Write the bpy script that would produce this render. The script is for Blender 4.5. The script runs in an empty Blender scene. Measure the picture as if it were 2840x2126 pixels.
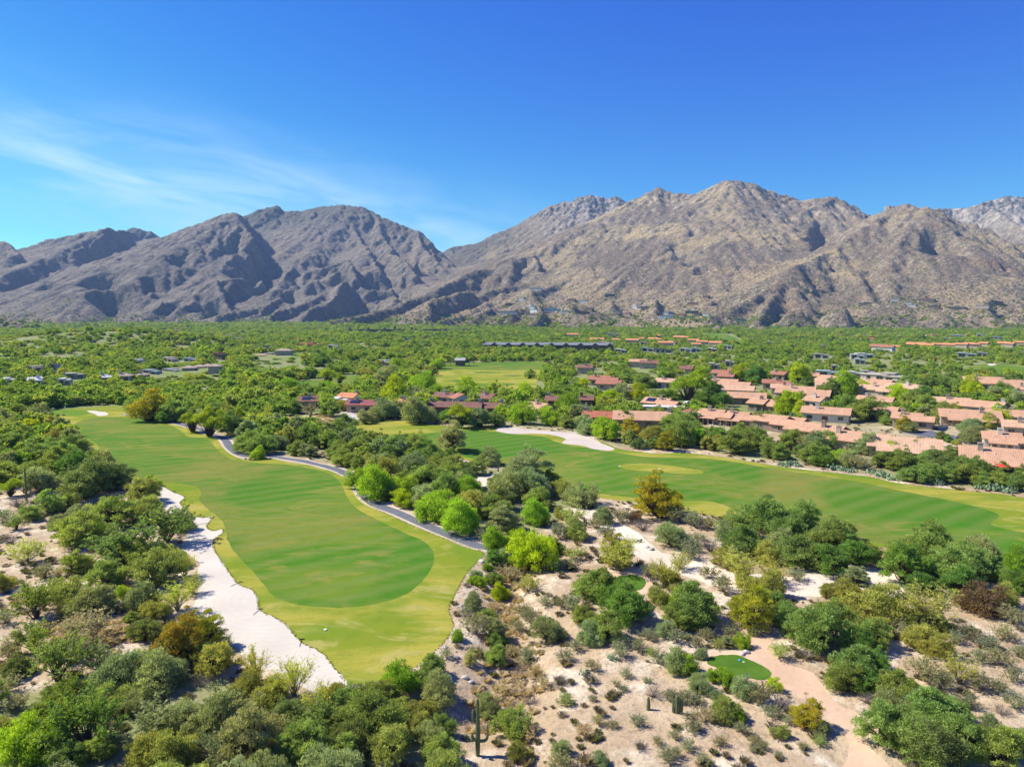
import bpy, math, random
import numpy as np
from mathutils import Vector, Matrix
from mathutils.geometry import delaunay_2d_cdt, tessellate_polygon

# ------------------------------------------------------------------ camera, sky, sun, exposure
scene = bpy.context.scene
COL = scene.collection
FS = 1980.0                      # focal length in source pixels (photograph 2840 x 2126)
CAM_H = 38.0
PITCH = math.atan((1063 - 873) / FS)
cam_d = bpy.data.cameras.new('camera')
cam = bpy.data.objects.new('camera', cam_d)
COL.objects.link(cam)
cam.location = (0, 0, CAM_H)
cam.rotation_euler = (math.radians(90) - PITCH, 0, 0)
cam_d.sensor_width = 36.0
cam_d.lens = FS / 2840 * 36.0
cam_d.clip_start = 0.5
cam_d.clip_end = 40000
scene.camera = cam

SUN_EL = math.radians(46)
SUN_AZ = Vector((-0.955, 0.27, 0)).normalized()          # direction towards the sun on the ground plane
sun_dir = Vector((SUN_AZ.x * math.cos(SUN_EL), SUN_AZ.y * math.cos(SUN_EL), math.sin(SUN_EL)))
sd = bpy.data.lights.new('sun', 'SUN')
sd.energy = 4.2
sd.angle = math.radians(0.55)
sd.color = (1.0, 0.95, 0.87)
sun = bpy.data.objects.new('sun', sd)
COL.objects.link(sun)
sun.rotation_euler = sun_dir.to_track_quat('Z', 'Y').to_euler()

world = bpy.data.worlds.new('World')
scene.world = world
world.use_nodes = True
wn, wl = world.node_tree.nodes, world.node_tree.links
wn.clear()
def wnode(t, **k):
    n = wn.new(t)
    for a, v in k.items(): setattr(n, a, v)
    return n
w_out = wnode('ShaderNodeOutputWorld')
w_bg = wnode('ShaderNodeBackground')
w_bg.inputs['Strength'].default_value = 0.12
sky = wnode('ShaderNodeTexSky')
sky.sky_type = 'NISHITA'
sky.sun_disc = False
sky.sun_elevation = SUN_EL
sky.sun_rotation = math.atan2(SUN_AZ.x, SUN_AZ.y)
sky.altitude = 900
sky.air_density = 1.0
sky.dust_density = 0.35
sky.ozone_density = 3.0
# the photograph's deep, saturated blue: one power curve per channel on the sky's own light
w_sp = wnode('ShaderNodeSeparateColor'); w_cb = wnode('ShaderNodeCombineColor')
wl.new(sky.outputs[0], w_sp.inputs[0])
for ch, (gam, gain) in enumerate(((2.5, .60), (1.80, .82), (.6, .59))):
    m1 = wnode('ShaderNodeMath', operation='MULTIPLY'); m1.inputs[1].default_value = 0.12
    m2 = wnode('ShaderNodeMath', operation='POWER'); m2.inputs[1].default_value = gam
    m3 = wnode('ShaderNodeMath', operation='MULTIPLY'); m3.inputs[1].default_value = gain / 0.12
    wl.new(w_sp.outputs[ch], m1.inputs[0]); wl.new(m1.outputs[0], m2.inputs[0]); wl.new(m2.outputs[0], m3.inputs[0])
    wl.new(m3.outputs[0], w_cb.inputs[ch])
# thin cirrus veils, laid out by direction in the sky
w_tc = wnode('ShaderNodeTexCoord')
w_sep = wnode('ShaderNodeSeparateXYZ')
wl.new(w_tc.outputs['Generated'], w_sep.inputs[0])
def wmath(op, a, b=None, c=None, clamp=False):
    n = wnode('ShaderNodeMath', operation=op); n.use_clamp = clamp
    for i, v in enumerate((a, b, c)):
        if v is None: continue
        if isinstance(v, (int, float)): n.inputs[i].default_value = v
        else: wl.new(v, n.inputs[i])
    return n.outputs[0]
dx, dy, dz = w_sep.outputs[0], w_sep.outputs[1], w_sep.outputs[2]
az = wmath('ARCTAN2', dx, dy)
el = wmath('ARCSINE', dz)
w_rot = wnode('ShaderNodeCombineXYZ')
u = wmath('ADD', wmath('MULTIPLY', az, 0.985), wmath('MULTIPLY', el, -0.17))
v = wmath('ADD', wmath('MULTIPLY', az, 0.17), wmath('MULTIPLY', el, 0.985))
wl.new(wmath('MULTIPLY', u, 4.0), w_rot.inputs[0])
wl.new(wmath('MULTIPLY', v, 20.0), w_rot.inputs[1])
w_n1 = wnode('ShaderNodeTexNoise'); w_n1.inputs['Scale'].default_value = 1.0
w_n1.inputs['Detail'].default_value = 9; w_n1.inputs['Roughness'].default_value = 0.62; w_n1.inputs['Distortion'].default_value = 0.45
wl.new(w_rot.outputs[0], w_n1.inputs['Vector'])
w_r1 = wnode('ShaderNodeMapRange'); w_r1.inputs['From Min'].default_value = 0.43; w_r1.inputs['From Max'].default_value = 0.80
wl.new(w_n1.outputs[0], w_r1.inputs['Value'])
# the veil band: a slanting line that drops from the left towards the saddle of the mountains
band_c = wmath('ADD', wmath('MULTIPLY', az, -0.19), 0.074)
band_d = wmath('DIVIDE', wmath('SUBTRACT', el, band_c), 0.062)
band = wmath('POWER', 2.718, wmath('MULTIPLY', wmath('MULTIPLY', band_d, band_d), -1.0))
azf = wmath('DIVIDE', wmath('ADD', az, 0.30), 0.38)
azm = wmath('POWER', 2.718, wmath('MULTIPLY', wmath('MULTIPLY', azf, azf), -1.0))
cm = wmath('MULTIPLY', wmath('MULTIPLY', band, azm), wmath('MULTIPLY', w_r1.outputs[0], 0.9), clamp=True)
cm2 = wmath('ADD', cm, wmath('MULTIPLY', wmath('MULTIPLY', band, azm), 0.17), clamp=True)
w_mix = wnode('ShaderNodeMix', data_type='RGBA')
wl.new(cm2, w_mix.inputs['Factor'])
wl.new(w_cb.outputs[0], w_mix.inputs[6])
w_mix.inputs[7].default_value = (4.3, 5.3, 6.1, 1)
wl.new(w_mix.outputs[2], w_bg.inputs['Color'])
wl.new(w_bg.outputs[0], w_out.inputs[0])

scene.view_settings.view_transform = 'Standard'
scene.view_settings.look = 'None'
scene.view_settings.exposure = 0.96
scene.view_settings.gamma = 1.0
scene.cycles.max_bounces = 7
scene.cycles.diffuse_bounces = 4
scene.cycles.glossy_bounces = 1
scene.cycles.transmission_bounces = 4
scene.cycles.transparent_max_bounces = 6
scene.cycles.volume_bounces = 0
scene.cycles.use_denoising = True

# ------------------------------------------------------------------ helpers
rng = np.random.default_rng(7)
random.seed(7)
COS, SIN = math.cos(PITCH), math.sin(PITCH)
CROPS = {'O': (0, 0, .7789), 'M1': (0, 480, 2.208), 'M2': (900, 480, 2.208), 'M3': (1840, 480, 2.208),
         'V1': (0, 860, 3.067), 'V2': (700, 860, 3.067), 'V3': (1400, 860, 3.067), 'V4': (2120, 860, 3.067),
         'F1': (0, 1300, 2.005), 'F2': (920, 1300, 2.005), 'F3': (1840, 1300, 2.005)}
def px(c, x, y):
    x0, y0, s = CROPS[c]
    return x0 + x / s, y0 + y / s
def ray(u, v):
    a, b = (u - 1420) / FS, (1063 - v) / FS
    return a, COS + b * SIN, -SIN + b * COS
def gp(c, x, y, z=0.0):
    """a point of the photograph (crop c) taken to the ground plane of height z"""
    u, v = px(c, x, y)
    a, b, d = ray(u, v)
    t = (z - CAM_H) / d
    return a * t, b * t
def at_depth(c, x, y, Y):
    u, v = px(c, x, y)
    a, b, d = ray(u, v)
    t = Y / b
    return a * t, Y, CAM_H + d * t
def to_src(X, Y, Z):
    """numpy: world -> source pixels"""
    dz = Z - CAM_H
    fwd = Y * COS - dz * SIN
    up = Y * SIN + dz * COS
    return 1420 + X / fwd * FS, 1063 - up / fwd * FS

def smooth(e0, e1, x):
    t = np.clip((x - e0) / (e1 - e0), 0, 1)
    return t * t * (3 - 2 * t)
_P = rng.permutation(1024)
_G = np.stack([np.cos(np.arange(64) * math.tau / 64), np.sin(np.arange(64) * math.tau / 64)], 1)
def perlin(x, y, seed=0):
    xi, yi = np.floor(x).astype(np.int64), np.floor(y).astype(np.int64)
    xf, yf = x - xi, y - yi
    def g(ix, iy, fx, fy):
        h = _P[(_P[(ix + seed * 37) & 1023] + iy) & 1023] & 63
        v = _G[h]
        return v[..., 0] * fx + v[..., 1] * fy
    uu = xf * xf * xf * (xf * (xf * 6 - 15) + 10); vv = yf * yf * yf * (yf * (yf * 6 - 15) + 10)
    a = g(xi, yi, xf, yf); b = g(xi + 1, yi, xf - 1, yf)
    c = g(xi, yi + 1, xf, yf - 1); d = g(xi + 1, yi + 1, xf - 1, yf - 1)
    return (a + uu * (b - a)) * (1 - vv) + (c + uu * (d - c)) * vv
def fbm(x, y, octv=5, seed=0, gain=0.5, ridged=False):
    s, a, f, tot = 0.0, 1.0, 1.0, 0.0
    for i in range(octv):
        n = perlin(x * f + i * 17.3, y * f - i * 9.1, seed + i)
        if ridged: n = 1 - 2.6 * np.abs(n) - 0.5
        s = s + a * n; tot += a; a *= gain; f *= 2.03
    return s / tot

def new_mesh(name, verts, faces, nper=None, smooth_shade=False):
    """faces: (n,k) int array or list of lists"""
    me = bpy.data.meshes.new(name)
    verts = np.asarray(verts, dtype=np.float32)
    if isinstance(faces, np.ndarray):
        n, k = faces.shape
        me.vertices.add(len(verts)); me.vertices.foreach_set('co', verts.ravel())
        me.loops.add(n * k); me.loops.foreach_set('vertex_index', faces.astype(np.int32).ravel())
        me.polygons.add(n); me.polygons.foreach_set('loop_start', np.arange(0, n * k, k, dtype=np.int32))
        me.update(calc_edges=True)
    else:
        me.from_pydata([tuple(map(float, v)) for v in verts], [], faces)
        me.update()
    me.polygons.foreach_set('use_smooth', np.full(len(me.polygons), smooth_shade))
    return me
def link(name, me, mat=None, parent=None, loc=None):
    o = bpy.data.objects.new(name, me)
    COL.objects.link(o)
    if mat is not None and me is not None:
        for m in (mat if isinstance(mat, (list, tuple)) else [mat]): me.materials.append(m)
    if parent is not None: o.parent = parent
    if loc is not None: o.location = loc
    return o
def tag(o, label=None, cat=None, group=None, kind=None):
    if label: o['label'] = label
    if cat: o['category'] = cat
    if group: o['group'] = group
    if kind: o['kind'] = kind
    return o
def empty(name, loc, rz=0.0):
    o = bpy.data.objects.new(name, None)
    COL.objects.link(o); o.location = loc; o.rotation_euler = (0, 0, rz)
    o.empty_display_size = 0.5
    return o

# ------------------------------------------------------------------ material helpers
class NT:
    def __init__(self, name):
        self.m = bpy.data.materials.new(name); self.m.use_nodes = True
        self.n, self.l = self.m.node_tree.nodes, self.m.node_tree.links
        self.b = self.n['Principled BSDF']
        self.b.inputs['Roughness'].default_value = 0.9
        self.b.inputs['Specular IOR Level'].default_value = 0.15
        self._pos = None
    def new(self, t, **k):
        n = self.n.new(t)
        for a, v in k.items(): setattr(n, a, v)
        return n
    def put(self, sock, v):
        if v is None: return
        if isinstance(v, (int, float)): sock.default_value = v
        elif isinstance(v, tuple): sock.default_value = v if len(v) == 4 or sock.type == 'VECTOR' else (*v, 1)
        else: self.l.new(v, sock)
    def pos(self):
        if self._pos is None:
            self._pos = self.new('ShaderNodeNewGeometry')
        return self._pos.outputs['Position']
    def objco(self):
        return self.new('ShaderNodeTexCoord').outputs['Object']
    def normal(self):
        self.pos(); return self._pos.outputs['True Normal']
    def vscale(self, vec, s, rot=0.0):
        n = self.new('ShaderNodeMapping'); self.l.new(vec, n.inputs[0]); n.inputs['Scale'].default_value = s
        n.inputs['Rotation'].default_value = (0, 0, rot)
        return n.outputs[0]
    def noise(self, scale, detail=4, rough=0.55, vec=None, dist=0.0, col=False):
        n = self.new('ShaderNodeTexNoise')
        n.inputs['Scale'].default_value = scale; n.inputs['Detail'].default_value = detail
        n.inputs['Roughness'].default_value = rough; n.inputs['Distortion'].default_value = dist
        self.l.new(vec if vec is not None else self.pos(), n.inputs['Vector'])
        return n.outputs['Color' if col else 'Fac']
    def voro(self, scale, feature='F1', vec=None, out='Distance', rnd=1.0):
        n = self.new('ShaderNodeTexVoronoi', feature=feature)
        n.inputs['Scale'].default_value = scale; n.inputs['Randomness'].default_value = rnd
        self.l.new(vec if vec is not None else self.pos(), n.inputs['Vector'])
        return n.outputs[out]
    def math(self, op, a, b=None, clamp=False):
        n = self.new('ShaderNodeMath', operation=op); n.use_clamp = clamp
        self.put(n.inputs[0], a); self.put(n.inputs[1], b)
        return n.outputs[0]
    def rng(self, v, a, b, c=0.0, d=1.0, interp='LINEAR'):
        n = self.new('ShaderNodeMapRange', interpolation_type=interp)
        self.put(n.inputs['Value'], v)
        n.inputs['From Min'].default_value = a; n.inputs['From Max'].default_value = b
        n.inputs['To Min'].default_value = c; n.inputs['To Max'].default_value = d
        return n.outputs[0]
    def mix(self, f, a, b, mode='MIX'):
        n = self.new('ShaderNodeMix', data_type='RGBA', blend_type=mode)
        self.put(n.inputs['Factor'], f); self.put(n.inputs[6], a); self.put(n.inputs[7], b)
        return n.outputs[2]
    def attr(self, name, out='Fac', typ='GEOMETRY'):
        n = self.new('ShaderNodeAttribute', attribute_type=typ); n.attribute_name = name
        return n.outputs[out]
    def bump(self, h, strength=0.5, dist=0.1, nrm=None):
        n = self.new('ShaderNodeBump'); n.inputs['Strength'].default_value = strength; n.inputs['Distance'].default_value = dist
        self.l.new(h, n.inputs['Height'])
        if nrm is not None: self.l.new(nrm, n.inputs['Normal'])
        self.l.new(n.outputs[0], self.b.inputs['Normal'])
        return n.outputs[0]
    def base(self, c, rough=None):
        self.put(self.b.inputs['Base Color'], c)
        if rough is not None: self.put(self.b.inputs['Roughness'], rough)
        return self.m
def paint(name, col, var=0.12, scale=0.6, rough=0.8, bump=0.0, spec=0.2, bs=8.0):
    """a plain surface with some wear: base colour broken up by noise in object space"""
    t = NT(name)
    oc = t.objco()
    n = t.noise(scale, 5, 0.6, vec=oc)
    c = t.mix(t.rng(n, 0.3, 0.75), tuple(x * (1 - var) for x in col), tuple(min(1, x * (1 + var)) for x in col))
    t.b.inputs['Specular IOR Level'].default_value = spec
    if bump: t.bump(t.noise(bs, 3, 0.6, vec=oc), bump, 0.05)
    return t.base(c, rough)
# ------------------------------------------------------------------ mountains
# ridge lines read off the photograph: (crop, side slope left, side slope right, [(x, y, distance), ...])
RIDGES = [
 # ---- left range, skyline
 ('O', .55, .55, [(-260, 520, 5200), (-80, 500, 4300), (0, 520, 4000), (14, 522, 3900), (40, 545, 3700)]),
 ('O', .45, .9, [(40, 548, 4400), (70, 535, 4300), (110, 515, 4200), (150, 508, 4200), (190, 500, 4200), (232, 493, 4200), (262, 497, 4250), (290, 503, 4400)]),
 ('O', .8, 1.1, [(270, 500, 5600), (282, 492, 5600), (301, 490, 5600), (315, 497, 5600), (327, 496, 5600), (347, 511, 5600), (375, 525, 5600)]),
 ('O', .5, .7, [(300, 520, 4300), (345, 512, 4200), (370, 505, 4100), (430, 481, 4000), (470, 468, 3900), (508, 458, 3850), (522, 463, 3850), (545, 490, 3900)]),
 ('O', .5, .6, [(535, 470, 5000), (560, 453, 4900), (600, 445, 4900), (617, 456, 4900), (650, 455, 4850), (680, 448, 4800), (720, 444, 4700), (745, 441, 4650), (775, 447, 4600), (800, 452, 4600), (830, 470, 4550), (880, 490, 4500), (905, 497, 4450), (915, 508, 4400), (940, 525, 4300), (965, 556, 4200), (985, 577, 4100), (1000, 590, 4000)]),
 # spurs of the left range (crest lines, sunlit on their left, steep and dark on their right)
 ('M1', .5, 1.5, [(1440, 238, 3850), (1500, 300, 3750), (1555, 400, 3600), (1520, 500, 3450), (1465, 600, 3300), (1350, 650, 3150), (1250, 700, 3000), (1140, 790, 2850)]),
 ('M1', .5, 1.0, [(1340, 270, 3900), (1240, 390, 3700), (1180, 480, 3550), (1060, 560, 3400), (980, 640, 3300), (840, 740, 3150)]),
 ('M1', .45, 1.3, [(660, 340, 4200), (560, 420, 4000), (450, 520, 3800), (300, 600, 3600), (120, 700, 3400), (-80, 760, 3300)]),
 ('M1', .5, 1.5, [(420, 385, 4200), (330, 450, 4000), (200, 520, 3900), (60, 590, 3800), (-100, 660, 3700)]),
 ('M1', .45, 1.3, [(830, 520, 3750), (700, 500, 3700), (580, 560, 3500), (440, 640, 3350), (260, 720, 3150), (120, 800, 2950), (0, 860, 2800)]),
 ('M1', .55, 1.4, [(1000, 410, 4050), (900, 440, 3900), (760, 500, 3750)]),
 ('M1', .45, 1.4, [(1020, 480, 3700), (960, 580, 3500), (860, 660, 3300), (760, 760, 3100), (620, 860, 2800)]),
 ('M1', .5, 1.8, [(1600, 575, 3300), (1480, 630, 3150), (1320, 660, 3050), (1220, 730, 2950), (1000, 790, 2800), (820, 860, 2700)]),
 ('M1', .5, 2.0, [(1330, 640, 3050), (1370, 720, 2950), (1420, 800, 2800)]),
 ('M1', .5, 1.6, [(1810, 560, 3500), (1720, 640, 3350), (1760, 720, 3200), (1650, 790, 3000), (1500, 840, 2800)]),
 ('M1', .5, 1.4, [(2110, 530, 3600), (2000, 570, 3500), (1880, 600, 3400), (1760, 640, 3300)]),
 ('M1', .5, 1.8, [(1960, 640, 3250), (2000, 720, 3100), (1860, 790, 2950), (1700, 840, 2800)]),
 ('M1', .45, .9, [(2060, 240, 4650), (2090, 330, 4400), (2110, 450, 4100), (2060, 560, 3700)]),
 ('M1', .45, .8, [(1700, 280, 4600), (1720, 400, 4300), (1740, 520, 3900)]),
 ('M1', .45, .8, [(1920, 230, 4600), (1930, 350, 4300), (1900, 480, 3950), (1850, 560, 3650)]),
 ('M2', .5, 1.2, [(120, 195, 4650), (180, 330, 4300), (240, 430, 4000), (290, 480, 3700), (330, 560, 3500), (430, 660, 3250), (460, 760, 3000)]),
 ('M2', .5, 1.2, [(330, 270, 4550), (350, 380, 4200), (430, 470, 3900), (540, 580, 3600), (640, 680, 3350)]),
 ('M2', .5, 1.0, [(570, 350, 4450), (600, 450, 4150), (690, 540, 3900), (800, 620, 3700)]),
 ('M2', .6, 1.6, [(150, 520, 3500), (190, 600, 3350), (100, 680, 3150), (60, 760, 3000), (-80, 830, 2850)]),
 ('M2', .6, 1.6, [(560, 540, 3700), (460, 640, 3450), (400, 700, 3150), (440, 760, 3000), (350, 830, 2850)]),
 # ---- right side, far peak behind the saddle
 ('O', .6, .6, [(968, 556, 5600), (975, 533, 5600), (1010, 527, 5600), (1060, 520, 5500), (1100, 508, 5500), (1120, 500, 5400), (1150, 476, 5300), (1180, 453, 5200), (1192, 441, 5200), (1240, 432, 5200), (1252, 424, 5200), (1275, 421, 5200), (1300, 427, 5200), (1330, 425, 5200), (1352, 437, 5200), (1400, 460, 5200)]),
 ('M2', .7, 1.0, [(770, 460, 5500), (860, 560, 4800), (900, 600, 4400)]),
 ('M2', .7, 1.1, [(1100, 400, 5400), (1130, 470, 5000), (1000, 560, 4600)]),
 ('M2', .6, .9, [(1540, 150, 5200), (1500, 260, 4900), (1330, 360, 4700), (1200, 480, 4500)]),
 # main right massif skyline
 ('O', .5, .6, [(1352, 445, 4100), (1390, 426, 4000), (1420, 407, 3950), (1437, 410, 3950), (1455, 418, 3900), (1500, 418, 3850), (1535, 412, 3800), (1547, 396, 3800), (1575, 387, 3800), (1600, 392, 3800), (1627, 396, 3800), (1650, 409, 3800), (1672, 416, 3800), (1700, 422, 3800), (1740, 428, 3750), (1780, 425, 3700), (1820, 430, 3650), (1842, 443, 3650), (1862, 456, 3650), (1882, 467, 3700), (1905, 475, 3750)]),
 ('M2', .5, .7, [(2060, 95, 3950), (1960, 170, 3800), (1850, 240, 3700), (1740, 300, 3650), (1620, 335, 3550), (1500, 370, 3450), (1400, 420, 3300), (1280, 500, 3150), (1160, 525, 3050), (1030, 580, 3000), (930, 585, 2950), (840, 630, 2850), (700, 700, 2700), (560, 760, 2550), (380, 820, 2400), (200, 870, 2250), (0, 905, 2150)]),
 ('M2', .5, 1.6, [(1300, 510, 3100), (1340, 580, 2950), (1330, 640, 2850), (1160, 690, 2700), (1000, 700, 2600), (840, 720, 2500), (700, 760, 2350)]),
 ('M2', .5, .9, [(1620, 340, 3500), (1700, 430, 3300), (1780, 500, 3150), (1640, 590, 2950), (1500, 640, 2800), (1330, 700, 2650), (1200, 750, 2500), (1060, 800, 2350), (960, 840, 2200), (870, 920, 2000)]),
 ('M2', .5, 1.7, [(1640, 580, 2950), (1680, 650, 2800), (1720, 700, 2700)]),
 ('M2', .5, .9, [(1120, 720, 2550), (1000, 790, 2350), (860, 850, 2200), (700, 900, 2050)]),
 ('M3', .45, .8, [(280, 120, 3800), (260, 250, 3500), (180, 360, 3250), (40, 440, 3050), (-60, 520, 2900), (-200, 600, 2700), (-300, 680, 2550)]),
 ('M3', .5, 1.8, [(40, 440, 3000), (90, 500, 2900), (150, 570, 2800), (240, 580, 2700), (300, 650, 2600), (380, 720, 2500)]),
 ('M3', .5, .8, [(1060, 145, 3650), (960, 180, 3550), (870, 225, 3450), (700, 300, 3300), (560, 350, 3150), (470, 375, 3050), (300, 440, 2950), (180, 480, 2850)]),
 ('M3', .5, .9, [(560, 130, 3750), (500, 220, 3500), (420, 300, 3300), (340, 380, 3100)]),
 ('M3', .5, .9, [(870, 225, 3450), (780, 360, 3150), (640, 470, 2950), (520, 580, 2750), (460, 680, 2550), (400, 780, 2400)]),
 ('M3', .5, 1.3, [(1000, 250, 3450), (900, 330, 3250), (860, 430, 3050), (760, 520, 2900), (640, 620, 2700)]),
 # the rounded hump on the right and its spurs
 ('M3', .5, .6, [(1280, 262, 3000), (1370, 235, 2900), (1450, 205, 2800), (1530, 198, 2750), (1600, 205, 2700), (1700, 225, 2700), (1760, 280, 2700), (1850, 305, 2650), (2000, 350, 2600), (2080, 400, 2550), (2230, 425, 2500), (2400, 470, 2500), (2700, 480, 2500)]),
 ('M3', .5, .8, [(1480, 205, 2800), (1300, 290, 2700), (1130, 390, 2600), (1050, 455, 2500), (900, 520, 2400), (800, 560, 2300), (680, 680, 2150), (540, 760, 2050), (400, 830, 1950), (310, 870, 1900)]),
 ('M3', .5, 1.7, [(1050, 460, 2500), (1120, 560, 2350), (1220, 620, 2200), (1270, 700, 2100), (1320, 770, 2000)]),
 ('M3', .5, .8, [(1540, 200, 2750), (1520, 320, 2550), (1450, 430, 2400), (1400, 540, 2250), (1380, 640, 2150), (1450, 760, 2000), (1500, 850, 1850)]),
 ('M3', .5, 1.0, [(1700, 230, 2700), (1700, 330, 2550), (1660, 430, 2400), (1700, 520, 2300), (1690, 640, 2150), (1760, 740, 2000)]),
 ('M3', .5, .9, [(1900, 320, 2650), (1920, 430, 2450), (1950, 540, 2300), (2020, 570, 2250), (2110, 610, 2150), (2000, 700, 2000), (1960, 800, 1850)]),
 ('M3', .5, 1.5, [(800, 690, 2150), (870, 740, 2050)]),
 ('M3', .6, 1.4, [(700, 700, 2150), (640, 800, 1950), (600, 880, 1800), (560, 940, 1720)]),
 ('M3', .8, 1.8, [(730, 900, 1800), (780, 840, 1800), (850, 820, 1800), (905, 880, 1780)]),
 ('M3', .8, 1.8, [(1040, 870, 1820), (1080, 805, 1830), (1130, 810, 1830), (1150, 860, 1830)]),
 ('M3', .6, 1.0, [(1180, 800, 2000), (1350, 850, 1850), (1550, 870, 1800), (1800, 860, 1800), (2000, 840, 1820), (2300, 850, 1850)]),
 ('M3', .7, 2.0, [(300, 930, 1720), (350, 905, 1700), (385, 950, 1680)]),
 ('M3', .7, 1.6, [(540, 950, 1680), (620, 915, 1680), (680, 960, 1650)]),
 ('M3', .9, 1.6, [(915, 985, 1620), (945, 965, 1620), (965, 985, 1620)]),
 # foothills with villas
 ('M2', .5, .8, [(1060, 880, 2050), (1160, 830, 2100), (1300, 800, 2150), (1480, 780, 2150), (1620, 800, 2100), (1700, 830, 2050)]),
 ('M2', .5, .9, [(1250, 700, 2500), (1300, 770, 2250), (1340, 850, 2000), (1250, 920, 1850), (1130, 970, 1720)]),
 ('M2', .5, 1.8, [(1500, 770, 2150), (1560, 840, 2000), (1640, 850, 1950), (1680, 890, 1850), (1660, 960, 1750)]),
 ('M2', .6, .9, [(1750, 760, 2300), (1800, 850, 2050), (1900, 870, 1950), (2000, 930, 1800)]),
 ('M2', .7, 2.0, [(1950, 960, 1720), (2010, 925, 1710), (2050, 970, 1690)]),
 ('M3', .5, .9, [(-60, 760, 2300), (-40, 850, 2050), (60, 870, 1950), (200, 880, 1850), (300, 930, 1720)]),
 ('M3', .5, .9, [(240, 780, 2350), (300, 850, 2100), (340, 880, 1950)]),
 # far right back ridge
 ('O', .7, .9, [(1952, 462, 5200), (2000, 460, 5200), (2040, 448, 5200), (2060, 451, 5200), (2090, 446, 5100), (2122, 437, 5000), (2150, 431, 5000), (2182, 423, 5000), (2212, 424, 5000), (2300, 418, 5000), (2450, 430, 5000)]),
 ('M3', .8, 1.2, [(2000, 170, 5050), (2060, 240, 4700), (2160, 300, 4300), (2300, 340, 4000)]),
 # low dark hill at the left margin
 ('M1', .35, .25, [(-700, 760, 1750), (-300, 800, 1750), (-100, 835, 1750), (20, 868, 1750), (110, 895, 1750), (220, 925, 1750)]),
]
def ridge_field(X, Y, warp=True):
    H = np.full(X.shape, -400.0)
    Hb = np.full(X.shape, -400.0)
    for crop, sl, sr, pts in RIDGES:
        p = np.array([at_depth(crop, *q) for q in pts])
        lo, hi = p.min(0), p.max(0)
        reach = max(100.0, hi[2] * 2.6)
        iy = (Y[:, 0] > lo[1] - reach) & (Y[:, 0] < hi[1] + reach)
        ix = (X[0] > lo[0] - reach) & (X[0] < hi[0] + reach)
        if not iy.any() or not ix.any(): continue
        sy, sx = np.where(iy)[0], np.where(ix)[0]
        sub = np.s_[sy[0]:sy[-1] + 1, sx[0]:sx[-1] + 1]
        x, y = X[sub], Y[sub]
        best = np.full(x.shape, -400.0)
        for a, b in zip(p[:-1], p[1:]):
            ab = b[:2] - a[:2]; L2 = max(ab @ ab, 1.0)
            t = np.clip(((x - a[0]) * ab[0] + (y - a[1]) * ab[1]) / L2, 0, 1)
            qx, qy = a[0] + t * ab[0], a[1] + t * ab[1]
            ddx, ddy = x - qx, y - qy
            d = np.sqrt(ddx * ddx + ddy * ddy)
            side = ddx / (d + 1.0)
            # the steeper side is away from the sun
            s = sl + (max(sr * 1.35, 1.15) - sl) * smooth(-0.15, 0.6, side)
            fall = s * d
            knee = 150.0                      # steep near the crest, easing towards the foot
            fall = np.where(fall > knee, knee + (fall - knee) * 0.8, fall)
            h = a[2] + t * (b[2] - a[2]) - fall
            best = np.maximum(best, h)
        H[sub] = np.maximum(H[sub], best)
    return H

def erode(H, cell, n=60000, steps=70, batch=6000, seed=3, k=0.22):
    """rain drops run down the height field and cut gullies"""
    r = np.random.default_rng(seed)
    ny, nx = H.shape
    for _ in range(n // batch):
        px_ = r.uniform(2, nx - 4, batch); py_ = r.uniform(2, ny - 4, batch)
        keep = H[py_.astype(int), px_.astype(int)] > 20
        px_, py_ = px_[keep], py_[keep]
        vx = np.zeros_like(px_); vy = np.zeros_like(px_); sed = np.zeros_like(px_); w = np.ones_like(px_); sp = np.zeros_like(px_)
        for s in range(steps):
            ix, iy = px_.astype(int), py_.astype(int)
            fx, fy = px_ - ix, py_ - iy
            h00, h10, h01, h11 = H[iy, ix], H[iy, ix + 1], H[iy + 1, ix], H[iy + 1, ix + 1]
            gx = (h10 - h00) * (1 - fy) + (h11 - h01) * fy
            gy = (h01 - h00) * (1 - fx) + (h11 - h10) * fx
            vx = vx * 0.35 - gx * 0.65; vy = vy * 0.35 - gy * 0.65
            L = np.sqrt(vx * vx + vy * vy) + 1e-6
            nxp = np.clip(px_ + vx / L, 1, nx - 3); nyp = np.clip(py_ + vy / L, 1, ny - 3)
            h0 = h00 * (1 - fx) * (1 - fy) + h10 * fx * (1 - fy) + h01 * (1 - fx) * fy + h11 * fx * fy
            jx, jy = nxp.astype(int), nyp.astype(int)
            gx2, gy2 = nxp - jx, nyp - jy
            h1 = H[jy, jx] * (1 - gx2) * (1 - gy2) + H[jy, jx + 1] * gx2 * (1 - gy2) + H[jy + 1, jx] * (1 - gx2) * gy2 + H[jy + 1, jx + 1] * gx2 * gy2
            dh = h0 - h1
            sp = np.minimum(sp * 0.8 + np.maximum(dh, 0) * 0.5, 12)
            cap = np.maximum(dh, 0.0) * sp * w * 0.35
            dep = np.where((sed > cap) | (dh < 0), np.where(dh < 0, np.minimum(sed, -dh), (sed - cap) * 0.2), -np.minimum((cap - sed) * k, np.maximum(dh, 0) * 0.5))
            sed = sed - dep
            for ax, ay, ww in ((ix, iy, (1 - fx) * (1 - fy)), (ix + 1, iy, fx * (1 - fy)), (ix, iy + 1, (1 - fx) * fy), (ix + 1, iy + 1, fx * fy)):
                np.add.at(H, (ay, ax), dep * ww)
            px_, py_ = nxp, nyp; w = w * 0.985
    return H

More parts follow.
